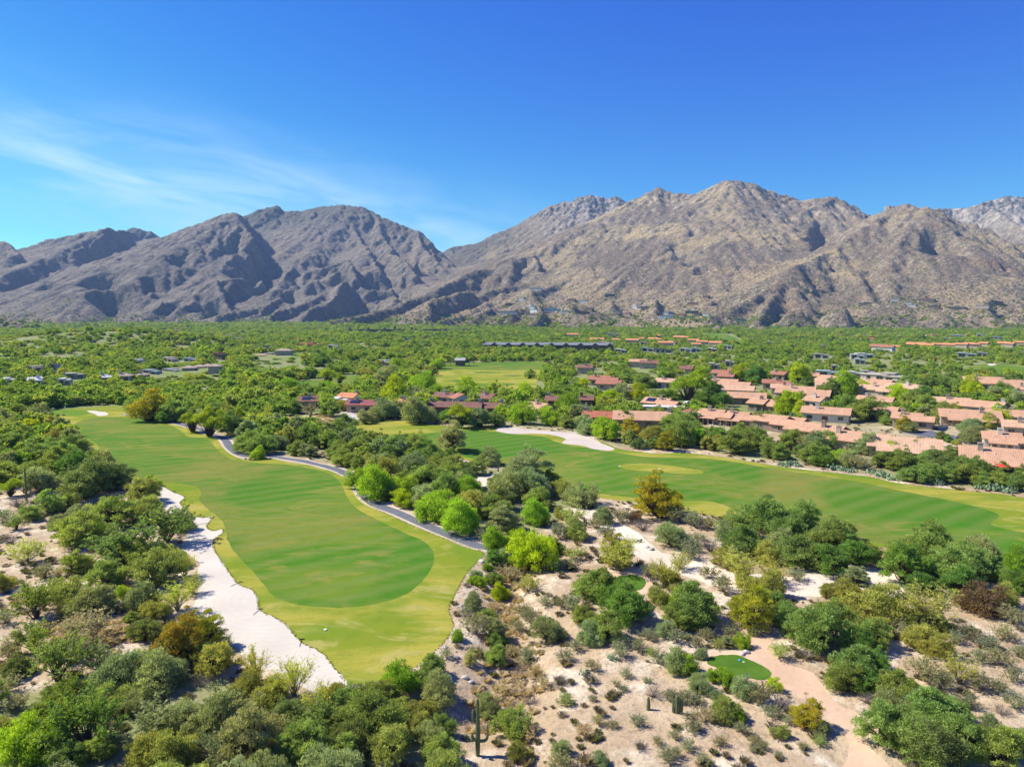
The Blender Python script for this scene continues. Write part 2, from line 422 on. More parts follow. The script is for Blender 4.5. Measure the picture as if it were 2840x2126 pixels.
def build_mountain_field():
    cell = 14.0
    xs = np.arange(-5000, 5001, cell); ys = np.arange(1380, 6400, cell)
    X, Y = np.meshgrid(xs, ys)
    wx = fbm(X / 420, Y / 420, 4, 11) * 60 + fbm(X / 110, Y / 110, 3, 41) * 26
    wy = fbm(X / 420 + 50, Y / 420, 4, 23) * 60 + fbm(X / 110, Y / 110 + 9, 3, 47) * 26
    H = ridge_field(X, Y)
    Hw = ridge_field(X + wx, Y + wy) if True else H
    # near a crest keep the traced line, away from it follow the warped field
    k = smooth(0, 70, H - Hw)
    H = Hw + (H - Hw) * 0.55
    amp = smooth(0, 260, H)
    H = H + fbm(X / 260, Y / 260, 5, 4, 0.5, True) * 14 * amp + fbm(X / 90, Y / 90, 4, 9, 0.5, True) * 7 * smooth(-10, 90, H)
    H = H + fbm(X / 45, Y / 45, 3, 19, .6, True) * 16 * smooth(150, 420, H) * (.4 + .6 * smooth(-.2, .3, fbm(X / 500, Y / 500, 2, 29)))
    H = np.maximum(H, -12)
    H = erode(H, cell)
    return xs, ys, H
def upsample(xs, ys, H, f=2):
    ny, nx = H.shape
    xi = np.linspace(0, nx - 1, (nx - 1) * f + 1); yi = np.linspace(0, ny - 1, (ny - 1) * f + 1)
    def cub(A, idx, axis):
        i = np.floor(idx).astype(int); t = idx - i; n = A.shape[axis]
        g = lambda k: np.take(A, np.clip(i + k, 0, n - 1), axis)
        sh = [1, 1]; sh[axis] = -1; t = t.reshape(sh)
        p0, p1, p2, p3 = g(-1), g(0), g(1), g(2)
        return p1 + 0.5 * t * (p2 - p0 + t * (2 * p0 - 5 * p1 + 4 * p2 - p3 + t * (3 * (p1 - p2) + p3 - p0)))
    H2 = cub(cub(H, yi, 0), xi, 1)
    return np.interp(xi, np.arange(nx), xs), np.interp(yi, np.arange(ny), ys), H2

MX, MY, MH = build_mountain_field()
# steep rock faces turned away from the sun, where the photograph shows broad dark flanks: (crop, width, [(x, y), ...] along their upper edge)
FACES = """M1 170 1525 325 1560 400 1520 500 1470 600;M1 210 600 540 580 620 620 700;M1 210 230 540 150 600 110 660;M1 190 660 350 600 420 560 470;M1 170 1240 690 1260 790;M1 100 1740 640 1745 730;M1 120 1480 570 1460 620;M1 110 1720 575 1760 630
M1 130 2020 560 2040 650;M1 100 1880 640 1900 700;M1 120 1960 490 1980 540;M1 100 880 560 900 640;M1 90 1100 440 1060 500;M1 100 300 640 260 690;M1 70 1480 840 1560 830;M1 90 1420 390 1400 440
M2 120 20 550 60 620;M2 200 230 520 260 620 300 700;M2 90 370 400 420 470;M2 200 150 690 160 770 90 810;M2 60 640 600 690 650;M2 90 480 560 560 640;M2 70 1270 500 1320 570;M2 60 1215 560 1235 610;M2 110 800 670 780 700;M2 140 860 720 900 790
M2 60 1090 430 1120 480;M2 80 2100 440 2130 520;M2 60 1640 590 1650 640;M2 80 430 290 520 350;M2 80 560 380 640 440;M2 60 1450 300 1520 330;M2 50 1680 310 1730 350;M2 60 1640 840 1650 900
M3 70 40 440 70 510 120 560;M3 70 200 570 180 610;M3 60 380 700 390 720;M3 90 250 780 300 800;M3 80 1200 610 1240 680 1285 770;M3 150 900 320 880 400 900 460;M3 60 800 690 850 710;M3 50 1720 240 1745 285;M3 60 2050 570 2090 620
M3 150 1580 380 1560 460;M3 60 860 840 890 880;M3 60 660 930 690 960;M3 40 370 910 385 950;M3 70 1380 650 1430 670;M3 60 560 200 600 250;M3 60 130 330 160 370;M3 60 1000 560 1020 590;M3 50 2030 370 2060 390"""
def carve(H):
    X, Y = np.meshgrid(MX, MY)
    n = np.array([.74, -.67])
    tt = np.arange(1400, 6000, 6.0)
    cell = MX[1] - MX[0]
    def look(xx, yy):
        return H[np.clip(((yy - MY[0]) / cell).astype(int), 0, len(MY) - 1), np.clip(((xx - MX[0]) / cell).astype(int), 0, len(MX) - 1)]
    H2 = H.copy()
    for item in FACES.replace('\n', ';').split(';'):
        q = item.split(); c, w = q[0], float(q[1]); xy = list(map(float, q[2:]))
        P = []
        for x, y in zip(xy[::2], xy[1::2]):
            a, b, d = ray(*px(c, x, y)); hit = np.where(CAM_H + d * tt < look(a * tt, b * tt))[0]
            if len(hit): P.append((a * tt[hit[0]], b * tt[hit[0]]))
        if len(P) < 2: continue
        P = np.array(P); wm = w / 2.208 / FS * P[:, 1].mean()
        P = P - n * wm * .12
        m = (np.abs(X - P[:, 0].mean()) < wm * 4 + np.ptp(P[:, 0])) & (np.abs(Y - P[:, 1].mean()) < wm * 4 + np.ptp(P[:, 1]))
        x, y = X[m], Y[m]; best = np.zeros(x.shape)
        for p0, p1 in zip(P[:-1], P[1:]):
            ab = p1 - p0; t = np.clip(((x - p0[0]) * ab[0] + (y - p0[1]) * ab[1]) / (ab @ ab + 1e-9), 0, 1)
            qx, qy = x - p0[0] - t * ab[0], y - p0[1] - t * ab[1]
            u = qx * n[0] + qy * n[1]; e = np.hypot(qx - u * n[0], qy - u * n[1])
            f = smooth(0, .62, u / wm) * (1 - smooth(.7, 2.1, u / wm)) * np.exp(-(e / (.42 * wm)) ** 2)
            best = np.maximum(best, f)
        H2[m] = np.minimum(H2[m], H[m] - best * min(wm * .75, 110) * (1 + .35 * fbm(x / 60, y / 60, 3, 177)))
    return H2
MH = carve(MH)
MXf, MYf, MHf = upsample(MX, MY, MH, 2)
_X, _Y = np.meshgrid(MXf, MYf)
_gy, _gx = np.gradient(MHf, MYf[1] - MYf[0], MXf[1] - MXf[0])
_sl = np.sqrt(_gx ** 2 + _gy ** 2)
_cl = smooth(0.45, 0.95, _sl)                      # rocky on steep ground
_rough = fbm(_X / 44, _Y / 44, 5, 61, 0.6, True)
_back = smooth(4400, 4900, _Y) * smooth(0, 500, _X)
_rough = _rough * (1 + 1.3 * _back)
_strat = np.sin(MHf / 9.0 + fbm(_X / 160, _Y / 160, 3, 71) * 9) * 2.2
MHf = MHf + (_rough * (3 + 15 * _cl) + _strat * _cl) * smooth(-5, 30, MHf)
# the ground level ahead of the foot: sink the sheet below the valley floor
MHf = MHf - 1.5
def mountain_z(x, y):
    i = np.clip((np.asarray(x) - MXf[0]) / (MXf[1] - MXf[0]), 0, len(MXf) - 2); j = np.clip((np.asarray(y) - MYf[0]) / (MYf[1] - MYf[0]), 0, len(MYf) - 2)
    a, b = i.astype(int), j.astype(int); s, t = i - a, j - b
    return (MHf[b, a] * (1 - s) + MHf[b, a + 1] * s) * (1 - t) + (MHf[b + 1, a] * (1 - s) + MHf[b + 1, a + 1] * s) * t
def mountain_mat():
    t = NT('mountain_rock')
    pos = t.pos()
    sep = t.new('ShaderNodeSeparateXYZ'); t.l.new(pos, sep.inputs[0])
    nz = t.new('ShaderNodeSeparateXYZ'); t.l.new(t.normal(), nz.inputs[0])
    flat = t.rng(nz.outputs[2], 0.66, 0.93)
    big = t.noise(0.0022, 6, 0.6)
    med = t.noise(0.016, 6, 0.65)
    # soil and dry grass against grey rock
    soil = t.mix(t.rng(med, 0.35, 0.65), (.36, .275, .185), (.50, .395, .27))
    grass = t.mix(t.rng(t.noise(0.05, 4), 0.35, 0.65), (.56, .44, .24), (.64, .51, .30))
    soil = t.mix(t.math('MULTIPLY', t.rng(big, 0.44, 0.56), t.rng(sep.outputs[2], 60, 330)), soil, grass)
    dusky = t.mix(t.rng(t.noise(0.0035, 5, .6), 0.44, 0.54), soil, (.24, .19, .155))
    rock = t.mix(t.rng(t.noise(0.03, 7, 0.7, dist=1.0), 0.35, 0.68), (.15, .125, .11), (.46, .39, .32))
    rock = t.mix(t.rng(t.noise(0.0035, 4), 0.56, 0.68, 0, .6), rock, (.34, .20, .14))
    crag = t.math('MULTIPLY', t.rng(t.noise(0.012, 6, .7, vec=t.vscale(pos, (1, 1, .35)), dist=.6), .48, .60), t.rng(sep.outputs[2], 200, 520))
    rock = t.mix(crag, rock, (.56, .48, .41))
    c = t.mix(flat, rock, dusky)
    # boulders and outcrops scattered over the slopes
    vb = t.voro(0.055, vec=t.vscale(pos, (1, 1, 1.6)))
    c = t.mix(t.math('MULTIPLY', t.rng(vb, 0.20, 0.36, 1, 0), t.rng(t.noise(0.012, 4), 0.42, 0.56)), c, (.50, .44, .36))
    # desert scrub: dark dots, denser low down
    vs = t.voro(0.11)
    dens = t.rng(t.noise(0.006, 4), 0.3, 0.7, 0.27, 0.50)
    scrub = t.math('LESS_THAN', vs, dens)
    low = t.rng(sep.outputs[2], 40, 420, 0.95, 0.55)
    c = t.mix(t.math('MULTIPLY', t.math('MULTIPLY', scrub, low), t.rng(flat, 0, 1, .6, 1)), c, (.065, .072, .035))
    vs2 = t.voro(0.27)
    c = t.mix(t.math('MULTIPLY', t.math('LESS_THAN', vs2, 0.33), 0.65), c, (.10, .10, .055))
    c = t.mix(t.math('MULTIPLY', t.math('LESS_THAN', t.voro(0.20, vec=t.vscale(pos, (1.1, .9, 1.3), .7)), 0.24), 0.6), c, (.58, .52, .44))
    # the range across the canyon is of a darker, greyer rock
    west = t.math('MULTIPLY', t.rng(t.math('ADD', sep.outputs[0], t.math('MULTIPLY', sep.outputs[1], .12)), 500, -350), t.rng(sep.outputs[1], 2300, 2800))
    c = t.mix(t.math('MULTIPLY', west, .7), c, t.mix(t.rng(med, .35, .65), (.115, .115, .125), (.29, .27, .255)))
    h = t.math('ADD', t.math('MULTIPLY', t.noise(0.09, 6, 0.7), 1.0), t.math('MULTIPLY', t.voro(0.05, 'F1'), 0.5))
    t.bump(h, 0.9, 10.0)
    back = t.rng(sep.outputs[1], 4250, 4700)
    c = t.mix(t.math('MULTIPLY', t.math('MULTIPLY', back, t.rng(sep.outputs[0], 300, -200)), .6), c, (.085, .095, .075))
    c = t.mix(t.math('MULTIPLY', t.math('MULTIPLY', back, t.rng(sep.outputs[0], 100, 500)), .75), c, t.mix(t.rng(t.noise(.014, 6, .7, vec=t.vscale(pos, (1.2, 1.2, .3)), dist=.5), .44, .58), (.14, .135, .13), (.60, .55, .50)))
    c = t.mix(1.0, c, (.82, .77, .635), 'MULTIPLY')
    return t.base(c, 0.95)
MAT_MOUNT = mountain_mat()
def build_mountains():
    ny, nx = MHf.shape
    idx = np.arange(ny * nx).reshape(ny, nx)
    q = np.stack([idx[:-1, :-1], idx[:-1, 1:], idx[1:, 1:], idx[1:, :-1]], -1).reshape(-1, 4)
    zz = MHf
    zmax = np.maximum.reduce([zz[:-1, :-1], zz[:-1, 1:], zz[1:, 1:], zz[1:, :-1]]).ravel()
    xc = np.abs(_X[:-1, :-1]).ravel(); yc = _Y[:-1, :-1].ravel()
    q = q[(zmax > -2.5) & (xc < yc * 0.86 + 350)]
    used = np.zeros(ny * nx, bool); used[q.ravel()] = True
    remap = np.cumsum(used) - 1
    co = np.stack([_X.ravel(), _Y.ravel(), zz.ravel()], 1)[used]
    o = link('mountains', new_mesh('mountains', co, remap[q], smooth_shade=True), MAT_MOUNT)
    tag(o, kind='structure')
build_mountains()
# ------------------------------------------------------------------ ground: one triangulated sheet, cut along the outlines of turf, sand, paths
def catmull(pts, closed=True, step=4):
    P = [np.array(p, float) for p in pts]; n = len(P); out = []
    rng_i = range(n if closed else n - 1)
    for i in rng_i:
        if closed: p0, p1, p2, p3 = P[i - 1], P[i], P[(i + 1) % n], P[(i + 2) % n]
        else: p0, p1, p2, p3 = P[max(i - 1, 0)], P[i], P[i + 1], P[min(i + 2, n - 1)]
        for k in range(step):
            t = k / step
            out.append(0.5 * (2 * p1 + (p2 - p0) * t + (2 * p0 - 5 * p1 + 4 * p2 - p3) * t * t + (3 * p1 - p0 - 3 * p2 + p3) * t ** 3))
    if not closed: out.append(P[-1])
    return np.array(out)
def D(pts): return [gp('O', *p) for p in pts]                 # overview coordinates
def G(c, pts): return [gp(c, *p) for p in pts]
def ellipse(c, x, y, rx, ry, n=20, rot=0.0):
    o = []
    for k in range(n):
        a = math.tau * k / n
        ex, ey = rx * math.cos(a), ry * math.sin(a)
        o.append(gp(c, x + ex * math.cos(rot) - ey * math.sin(rot), y + ex * math.sin(rot) + ey * math.cos(rot)))
    return o
def strip(line, hw, step=4):
    L = catmull(line, False, step); hw = np.asarray(hw if hasattr(hw, '__len__') else [hw] * 2)
    t = np.gradient(L, axis=0); t /= np.linalg.norm(t, axis=1, keepdims=True) + 1e-9
    nrm = np.stack([-t[:, 1], t[:, 0]], 1)
    w = np.interp(np.linspace(0, 1, len(L)), np.linspace(0, 1, len(hw)), hw)[:, None]
    return np.concatenate([L + nrm * w, (L - nrm * w)[::-1]])

turfA = D([(40, 893), (100, 886), (150, 882), (200, 879), (240, 876), (266, 879), (277, 888), (285, 898), (317, 903), (345, 907), (381, 914), (400, 924), (427, 929), (452, 941), (477, 950), (484, 961), (490, 974), (508, 987), (533, 995), (560, 992), (583, 991), (621, 998), (672, 1006), (723, 1019), (762, 1032), (773, 1048), (780, 1066), (800, 1090), (853, 1117), (899, 1139), (950, 1160), (996, 1178), (1035, 1190), (1045, 1198), (1040, 1207), (1024, 1222), (1004, 1246), (989, 1273), (971, 1308), (974, 1331), (980, 1352), (965, 1378), (934, 1409), (899, 1438), (853, 1459), (800, 1472), (768, 1479), (752, 1476), (738, 1459), (719, 1436), (706, 1418), (684, 1401), (653, 1386), (637, 1370), (620, 1349), (594, 1331), (571, 1321), (558, 1308), (556, 1288), (544, 1271), (519, 1261), (501, 1242), (486, 1222), (474, 1203), (461, 1181), (463, 1164), (481, 1149), (478, 1140), (460, 1144), (447, 1135), (452, 1125), (462, 1113), (436, 1115), (413, 1110), (401, 1099), (389, 1084), (399, 1072), (373, 1061), (350, 1049), (311, 1037), (276, 1031), (244, 1014), (222, 995), (206, 976), (190, 962), (174, 949), (160, 931), (138, 920), (108, 914), (90, 905), (50, 902)])
fairA = D([(406, 944), (440, 947), (455, 955), (467, 970), (483, 984), (508, 995), (545, 1000), (583, 1003), (621, 1005), (660, 1010), (700, 1018), (726, 1031), (739, 1048), (752, 1075), (770, 1096), (814, 1121), (872, 1150), (915, 1170), (936, 1194), (933, 1225), (908, 1260), (872, 1286), (814, 1303), (755, 1311), (700, 1310), (655, 1306), (614, 1296), (583, 1277), (559, 1246), (536, 1222), (507, 1191), (492, 1166), (487, 1140), (476, 1118), (450, 1098), (431, 1079), (434, 1062), (420, 1050), (385, 1044), (345, 1040), (300, 1032), (268, 1022), (238, 1003), (219, 978), (206, 957), (182, 944), (160, 928), (163, 914), (200, 903), (254, 900), (312, 903), (360, 916), (390, 930)])
rangeD = D([(898, 804), (925, 802), (950, 796), (962, 788), (1018, 785), (1070, 784), (1124, 784), (1180, 786), (1197, 790), (1185, 795), (1170, 800), (1160, 818), (1160, 835), (1172, 846), (1190, 858), (1150, 861), (1100, 859), (1060, 856), (1010, 852), (975, 850), (948, 843), (930, 829), (915, 815)])
turfC = D([(755, 930), (760, 918), (785, 911), (825, 908), (888, 910), (926, 917), (977, 922), (1053, 922), (1086, 926), (1130, 930), (1192, 932), (1256, 940), (1300, 955), (1340, 970), (1383, 976), (1421, 980), (1472, 978), (1522, 983), (1573, 989), (1651, 1003), (1702, 1011), (1804, 1022), (1880, 1031), (1943, 1045), (2058, 1056), (2159, 1064), (2212, 1072), (2310, 1083), (2480, 1110), (2480, 1420), (2330, 1330), (2240, 1285), (2171, 1250), (2100, 1232), (2000, 1200), (1923, 1183), (1872, 1178), (1700, 1152), (1600, 1126), (1561, 1123), (1511, 1112), (1400, 1092), (1300, 1077), (1240, 1064), (1180, 1042), (1110, 1012), (1040, 1000), (950, 976), (870, 955), (799, 946)])
fairC = D([(870, 950), (883, 943), (926, 936), (990, 931), (1060, 932), (1116, 939), (1170, 944), (1222, 962), (1268, 967), (1311, 974), (1360, 982), (1408, 988), (1522, 990), (1600, 1000), (1651, 1010), (1753, 1026), (1854, 1041), (1931, 1058), (2032, 1076), (2113, 1094), (2158, 1111), (2140, 1129), (2171, 1140), (2230, 1150), (2310, 1165), (2480, 1200), (2480, 1400), (2330, 1310), (2171, 1238), (2080, 1215), (1980, 1188), (1861, 1166), (1700, 1140), (1610, 1118), (1585, 1106), (1565, 1094), (1530, 1086), (1490, 1086), (1450, 1085), (1323, 1071), (1260, 1058), (1190, 1034), (1110, 1006), (1040, 994), (950, 970)])
islandC = G('V3', [(970, 1330), (1030, 1318), (1120, 1313), (1300, 1320), (1420, 1332), (1540, 1350), (1660, 1370), (1692, 1386), (1660, 1401), (1540, 1404), (1400, 1394), (1250, 1380), (1100, 1368), (1010, 1352)])
bunkerC = D([(1071, 929), (1090, 922), (1123, 926), (1160, 929), (1200, 933), (1256, 936), (1281, 944), (1296, 956), (1327, 969), (1311, 973), (1280, 969), (1260, 963), (1230, 960), (1214, 957), (1222, 949), (1205, 943), (1180, 939), (1154, 937), (1116, 938), (1086, 935)])
bunkerA = D([(750, 1500), (762, 1480), (752, 1476), (738, 1459), (719, 1436), (706, 1418), (684, 1401), (653, 1386), (637, 1370), (620, 1349), (594, 1331), (571, 1321), (558, 1308), (556, 1288), (544, 1271), (519, 1261), (501, 1242), (486, 1222), (474, 1203), (461, 1181), (463, 1164), (481, 1149), (478, 1140), (460, 1144), (447, 1135), (452, 1125), (462, 1113), (436, 1115), (413, 1110), (401, 1099), (389, 1084), (399, 1072), (373, 1061), (350, 1049), (311, 1037), (276, 1031), (266, 1034), (290, 1042), (335, 1056), (340, 1080), (368, 1105), (394, 1122), (405, 1150), (392, 1180), (410, 1200), (430, 1215), (425, 1250), (428, 1275), (418, 1300), (410, 1330), (470, 1370), (520, 1400), (540, 1430), (600, 1450), (660, 1490), (720, 1512)])
islandA = D([(445, 1137), (452, 1124), (463, 1112), (475, 1120), (484, 1134), (478, 1141), (460, 1145)])
greenA = ellipse('V1', 590, 872, 175, 28)
potbunker = G('V1', [(740, 853), (790, 850), (840, 858), (900, 866), (916, 888), (880, 896), (835, 898), (812, 884), (770, 868)])
teeA = G('F3', [(243, 1080), (252, 1052), (290, 1038), (350, 1036), (430, 1050), (510, 1076), (575, 1108), (597, 1140), (585, 1165), (545, 1176), (460, 1168), (370, 1150), (290, 1118), (255, 1100)])
teeB = ellipse('F2', 1650, 640, 98, 42)
apronA = G('F3', [(215, 1080), (240, 1035), (300, 1015), (380, 1012), (440, 1022), (450, 975), (475, 940), (530, 925), (590, 940), (600, 985), (625, 1040), (720, 1085), (830, 1135), (875, 1200), (960, 1290), (1060, 1345), (1105, 1400), (1125, 1500), (1175, 1590), (1240, 1640), (1300, 1700), (1350, 1790), (960, 1790), (960, 1690), (1010, 1620), (1035, 1540), (975, 1450), (900, 1380), (800, 1300), (745, 1262), (665, 1215), (610, 1200), (540, 1205), (430, 1185), (300, 1150), (235, 1115)])
apronB = G('F2', [(1560, 580), (1620, 560), (1700, 570), (1760, 610), (1775, 660), (1740, 700), (1650, 700), (1560, 680), (1530, 640)])
washpath = [G('F2', [(1290, 262), (1380, 245), (1470, 262), (1490, 300), (1560, 325), (1640, 370), (1700, 440), (1790, 500), (1900, 520), (2010, 570)]) + G('F3', [(250, 590), (420, 650), (600, 640), (760, 660), (900, 650), (1060, 610), (1190, 560)])]
washC = G('F3', [(1190, 560), (1230, 640), (1290, 740), (1290, 760)])
whitepatch = G('V2', [(1830, 1440), (1880, 1420), (2000, 1400), (2050, 1380), (2060, 1395), (2000, 1440), (1990, 1490), (1930, 1500), (1860, 1480)])
pathline = D([(262, 895), (283, 896), (330, 905), (370, 912), (398, 918), (432, 926), (449, 937), (475, 944), (488, 954), (496, 967), (516, 982), (545, 988), (576, 986), (621, 992), (672, 1000), (723, 1012), (761, 1028), (775, 1042), (783, 1062), (799, 1080), (826, 1094), (864, 1109), (911, 1131), (969, 1156), (1027, 1179), (1066, 1187), (1110, 1192)])
concrete = D([(745, 930), (752, 915), (762, 905), (767, 900), (755, 896), (748, 892), (757, 887)])
street = G('V4', [(1290, 1025), (1400, 1050), (1560, 1075), (1720, 1100), (1850, 1118), (2000, 1118)])
street2 = D([(150, 782), (165, 776), (178, 772), (190, 771)])
fairE = D([(545, 805), (575, 800), (609, 800), (660, 797), (723, 795), (700, 803), (687, 808), (640, 806), (600, 812), (571, 816)])
fairF = D([(576, 858), (590, 846), (609, 836), (647, 823), (698, 816), (748, 811), (781, 808), (805, 811), (790, 822), (774, 829), (755, 842), (730, 850), (687, 850), (634, 855), (600, 862)])
fairG = D([(629, 779), (650, 770), (672, 764), (720, 766), (774, 771), (730, 776), (690, 781), (650, 785)])
fairH = D([(764, 746), (800, 747), (845, 750), (850, 755), (825, 760), (790, 756), (770, 751)])
fairI = D([(109, 850), (118, 840), (130, 834), (150, 833), (157, 838), (145, 848), (125, 855)])
fairJ = D([(-80, 774), (0, 773), (25, 778), (20, 784), (0, 787), (-80, 790)])
fairK = D([(1517, 722), (1545, 722), (1573, 726), (1612, 737), (1586, 744), (1548, 736), (1525, 728)])
fairL = D([(2085, 795), (2103, 790), (2159, 788), (2212, 794), (2330, 806), (2330, 818), (2212, 810), (2134, 804), (2100, 800)])
bunkL = G('V4', [(1895, 468), (1925, 462), (1970, 466), (1968, 474), (1925, 478)])
openV = D([(600, 900), (650, 898), (720, 893), (765, 885), (775, 905), (760, 930), (700, 925), (640, 935), (600, 930)])
rangeGreens = [ellipse('V2', 1785, 600, 90, 11), ellipse('V2', 1865, 637, 130, 14), ellipse('V2', 1980, 524, 100, 9), ellipse('V3', -20, 630, 100, 14), ellipse('M2', 1150, 1235, 60, 8)]
rangeTop = D([(962, 789), (1018, 785), (1124, 784), (1197, 789), (1180, 797), (1120, 799), (1040, 798), (990, 797), (950, 800)])

REG = []            # (outline, region), later entries win
def reg(name, pts, sm=3):
    P = np.array(pts, float)
    if sm > 1:
        P = catmull(pts, True, 8)
        if P[:, 1].min() < 330:          # a mower and a rake never leave a ruled edge
            a = .16 if name in ('fairway', 'rough', 'tee') else .24
            P = P + np.stack([fbm(P[:, 0] / 2.1, P[:, 1] / 2.1, 3, 150), fbm(P[:, 0] / 2.1 + 7, P[:, 1] / 2.1, 3, 151)], 1) * a * 2.2
    REG.append((P, name))
reg('path_wash', strip(washpath[0], [3.2, 2.2, 2.0, 2.6, 3.0, 3.5, 3.0]), 1)
reg('path_wash', strip(washC, 2.2), 1)
reg('path_wash', whitepatch); reg('path_dirt', apronA); reg('path_dirt', apronB)
reg('rough', turfA); reg('rough', turfC); reg('sand', bunkerA); reg('rough', islandA); reg('fairway', fairA)
reg('fairway', fairC); reg('rough', islandC); reg('sand_grey', bunkerC); reg('green', greenA); reg('sand', potbunker)
reg('tee', teeA); reg('tee', teeB)
reg('shoulder', strip(pathline, 1.85), 1); reg('cart_path', strip(pathline, 1.15), 1)
reg('concrete', strip(concrete, 2.4), 1); reg('street', strip(street, 5.5), 1); reg('street', strip(street2, 4.5), 1)
reg('rough', rangeD)
for e in rangeGreens: reg('fairway', e, 2)
reg('fairway', rangeTop)
for f in (fairE, fairF, fairG, fairH, fairI, fairJ, fairK, fairL): reg('fairway', f)
reg('sand', bunkL)

def pip(poly, x, y):
    inside = np.zeros(x.shape, bool); n = len(poly)
    lo, hi = poly.min(0), poly.max(0)
    m = (x >= lo[0]) & (x <= hi[0]) & (y >= lo[1]) & (y <= hi[1])
    if not m.any(): return inside
    xm, ym = x[m], y[m]; r = np.zeros(xm.shape, bool)
    for i in range(n):
        ax, ay = poly[i]; bx, by = poly[i - 1]
        if ay == by: continue
        c = (ay > ym) != (by > ym)
        r ^= c & (xm < (bx - ax) * (ym - ay) / (by - ay) + ax)
    inside[m] = r
    return inside
HILLS = [(gp('V1', 1250, 300, 4), 130, 55, 13), (gp('V1', 700, 300, 3), 160, 60, 8), (gp('V1', 60, 330, 3), 150, 70, 9), (gp('V2', 300, 420, 2), 140, 60, 6),
         (gp('V1', 1650, 520, 1), 70, 30, 3.5)]
washline = catmull(G('F2', [(1100, 470), (1010, 560), (960, 650), (950, 760), (990, 880), (1020, 1000), (1000, 1120), (960, 1230), (880, 1330)]), False, 4)
tA, tC = catmull(turfA, True, 3), catmull(turfC, True, 3)
def seg_dist(L, x, y):
    d = np.full(np.shape(x), 1e9)
    for a, b in zip(L[:-1], L[1:]):
        ab = b - a; t = np.clip(((x - a[0]) * ab[0] + (y - a[1]) * ab[1]) / (ab @ ab + 1e-9), 0, 1)
        d = np.minimum(d, np.hypot(x - a[0] - t * ab[0], y - a[1] - t * ab[1]))
    return d
def gz(x, y):
    """height of the ground"""
    x = np.asarray(x, float); y = np.asarray(y, float)
    z = fbm(x / 85, y / 85, 3, 90) * 1.1 * smooth(40, 120, np.hypot(x, y))
    far = smooth(230, 600, y)
    z = z + fbm(x / 240, y / 240, 3, 91) * 9 * far
    for (c, sx, sy, h) in HILLS:
        z = z + h * np.exp(-((x - c[0]) / sx) ** 2 - ((y - c[1]) / sy) ** 2)
    return z
_dm = {}
def gz_fine(x, y):
    """the same with the desert's small relief and the bank below the turf"""
    z = gz(x, y)
    near = (y < 330)
    if near.any():
        xx, yy = x[near], y[near]
        dA = np.where(pip(tA, xx, yy), 0, seg_dist(np.vstack([tA, tA[:1]]), xx, yy))
        dC = np.where(pip(tC, xx, yy), 0, seg_dist(np.vstack([tC, tC[:1]]), xx, yy))
        dd = np.minimum(dA, dC)
        rel = smooth(0.6, 6, dd)
        dz = rel * (fbm(xx / 9, yy / 9, 4, 93) * 1.0 + fbm(xx / 2.2, yy / 2.2, 3, 94) * 0.22)
        w = seg_dist(washline, xx, yy)
        dz = dz - 1.7 * np.exp(-(w / 4.5) ** 2) * rel
        z = z.copy(); z[near] += dz
    return z
def on_ground(c, x, y, up=0.0):
    X, Y = gp(c, x, y, up)
    for _ in range(4):
        z = float(gz_fine(np.array([X]), np.array([Y]))[0])
        X, Y = gp(c, x, y, z + up)
    return X, Y, z

def turf_mat(kind):
    t = NT(kind + '_grass')
    p = t.pos()
    fine = t.noise(2.2, 4, 0.7)
    blot = t.noise(0.03, 6, 0.62, vec=t.vscale(p, (0.55, 1.5, 1)), dist=1.4)
    swirl = t.noise(0.085, 5, 0.6, vec=t.vscale(p, (0.6, 1.5, 1), 0.5), dist=2.6)
    t.b.inputs['Specular IOR Level'].default_value = 0.03
    if kind == 'fairway':
        c = t.mix(t.rng(blot, 0.44, 0.56), (.072, .195, .018), (.165, .225, .034))
        c = t.mix(t.rng(swirl, 0.50, 0.60, 0, .70), c, (.33, .25, .09))
        c = t.mix(t.rng(t.noise(0.021, 4, .5), 0.50, 0.60, 0, .55), c, (.32, .215, .09))
        c = t.mix(t.rng(t.noise(0.026, 3, .5, dist=.8), 0.40, 0.50, .85, 0), c, (.055, .185, .016))
        w = t.new('ShaderNodeTexWave', wave_type='BANDS', bands_direction='X'); w.inputs['Scale'].default_value = 0.062
        w.inputs['Distortion'].default_value = 1.3; w.inputs['Detail'].default_value = 2; w.inputs['Detail Scale'].default_value = .4
        t.l.new(t.vscale(p, (1, 1, 1), 0.95), w.inputs['Vector'])
        c = t.mix(t.math('MULTIPLY', w.outputs['Fac'], 0.42), c, (.22, .24, .10))
    elif kind == 'rough':
        c = t.mix(t.rng(blot, 0.44, 0.56), (.21, .27, .026), (.40, .36, .075))
        c = t.mix(t.rng(swirl, 0.54, 0.66, 0, .7), c, (.46, .40, .16))
        c = t.mix(t.rng(t.noise(0.05, 4, .6), 0.32, 0.46, .85, 0), c, (.130, .245, .022))
    elif kind == 'tee': c = t.mix(t.rng(swirl, 0.4, 0.6), (.055, .155, .016), (.085, .19, .024))
    else:
        c = t.mix(t.rng(swirl, 0.35, 0.65), (.10, .22, .02), (.16, .28, .03))
    c = t.mix(t.rng(fine, 0.35, 0.7, 0, .28), c, (.22, .25, .09))
    c = t.mix(t.rng(t.noise(0.55, 4, .7), 0.5, 0.75, 0, .25), c, (.05, .10, .018))
    c = t.mix(1.0, c, (.74, .86, .50) if kind == 'fairway' else (.88, .86, .62), 'MULTIPLY')
    t.bump(t.noise(3.0, 3, .7), 0.35, 0.12)
    return t.base(c, 1.0)
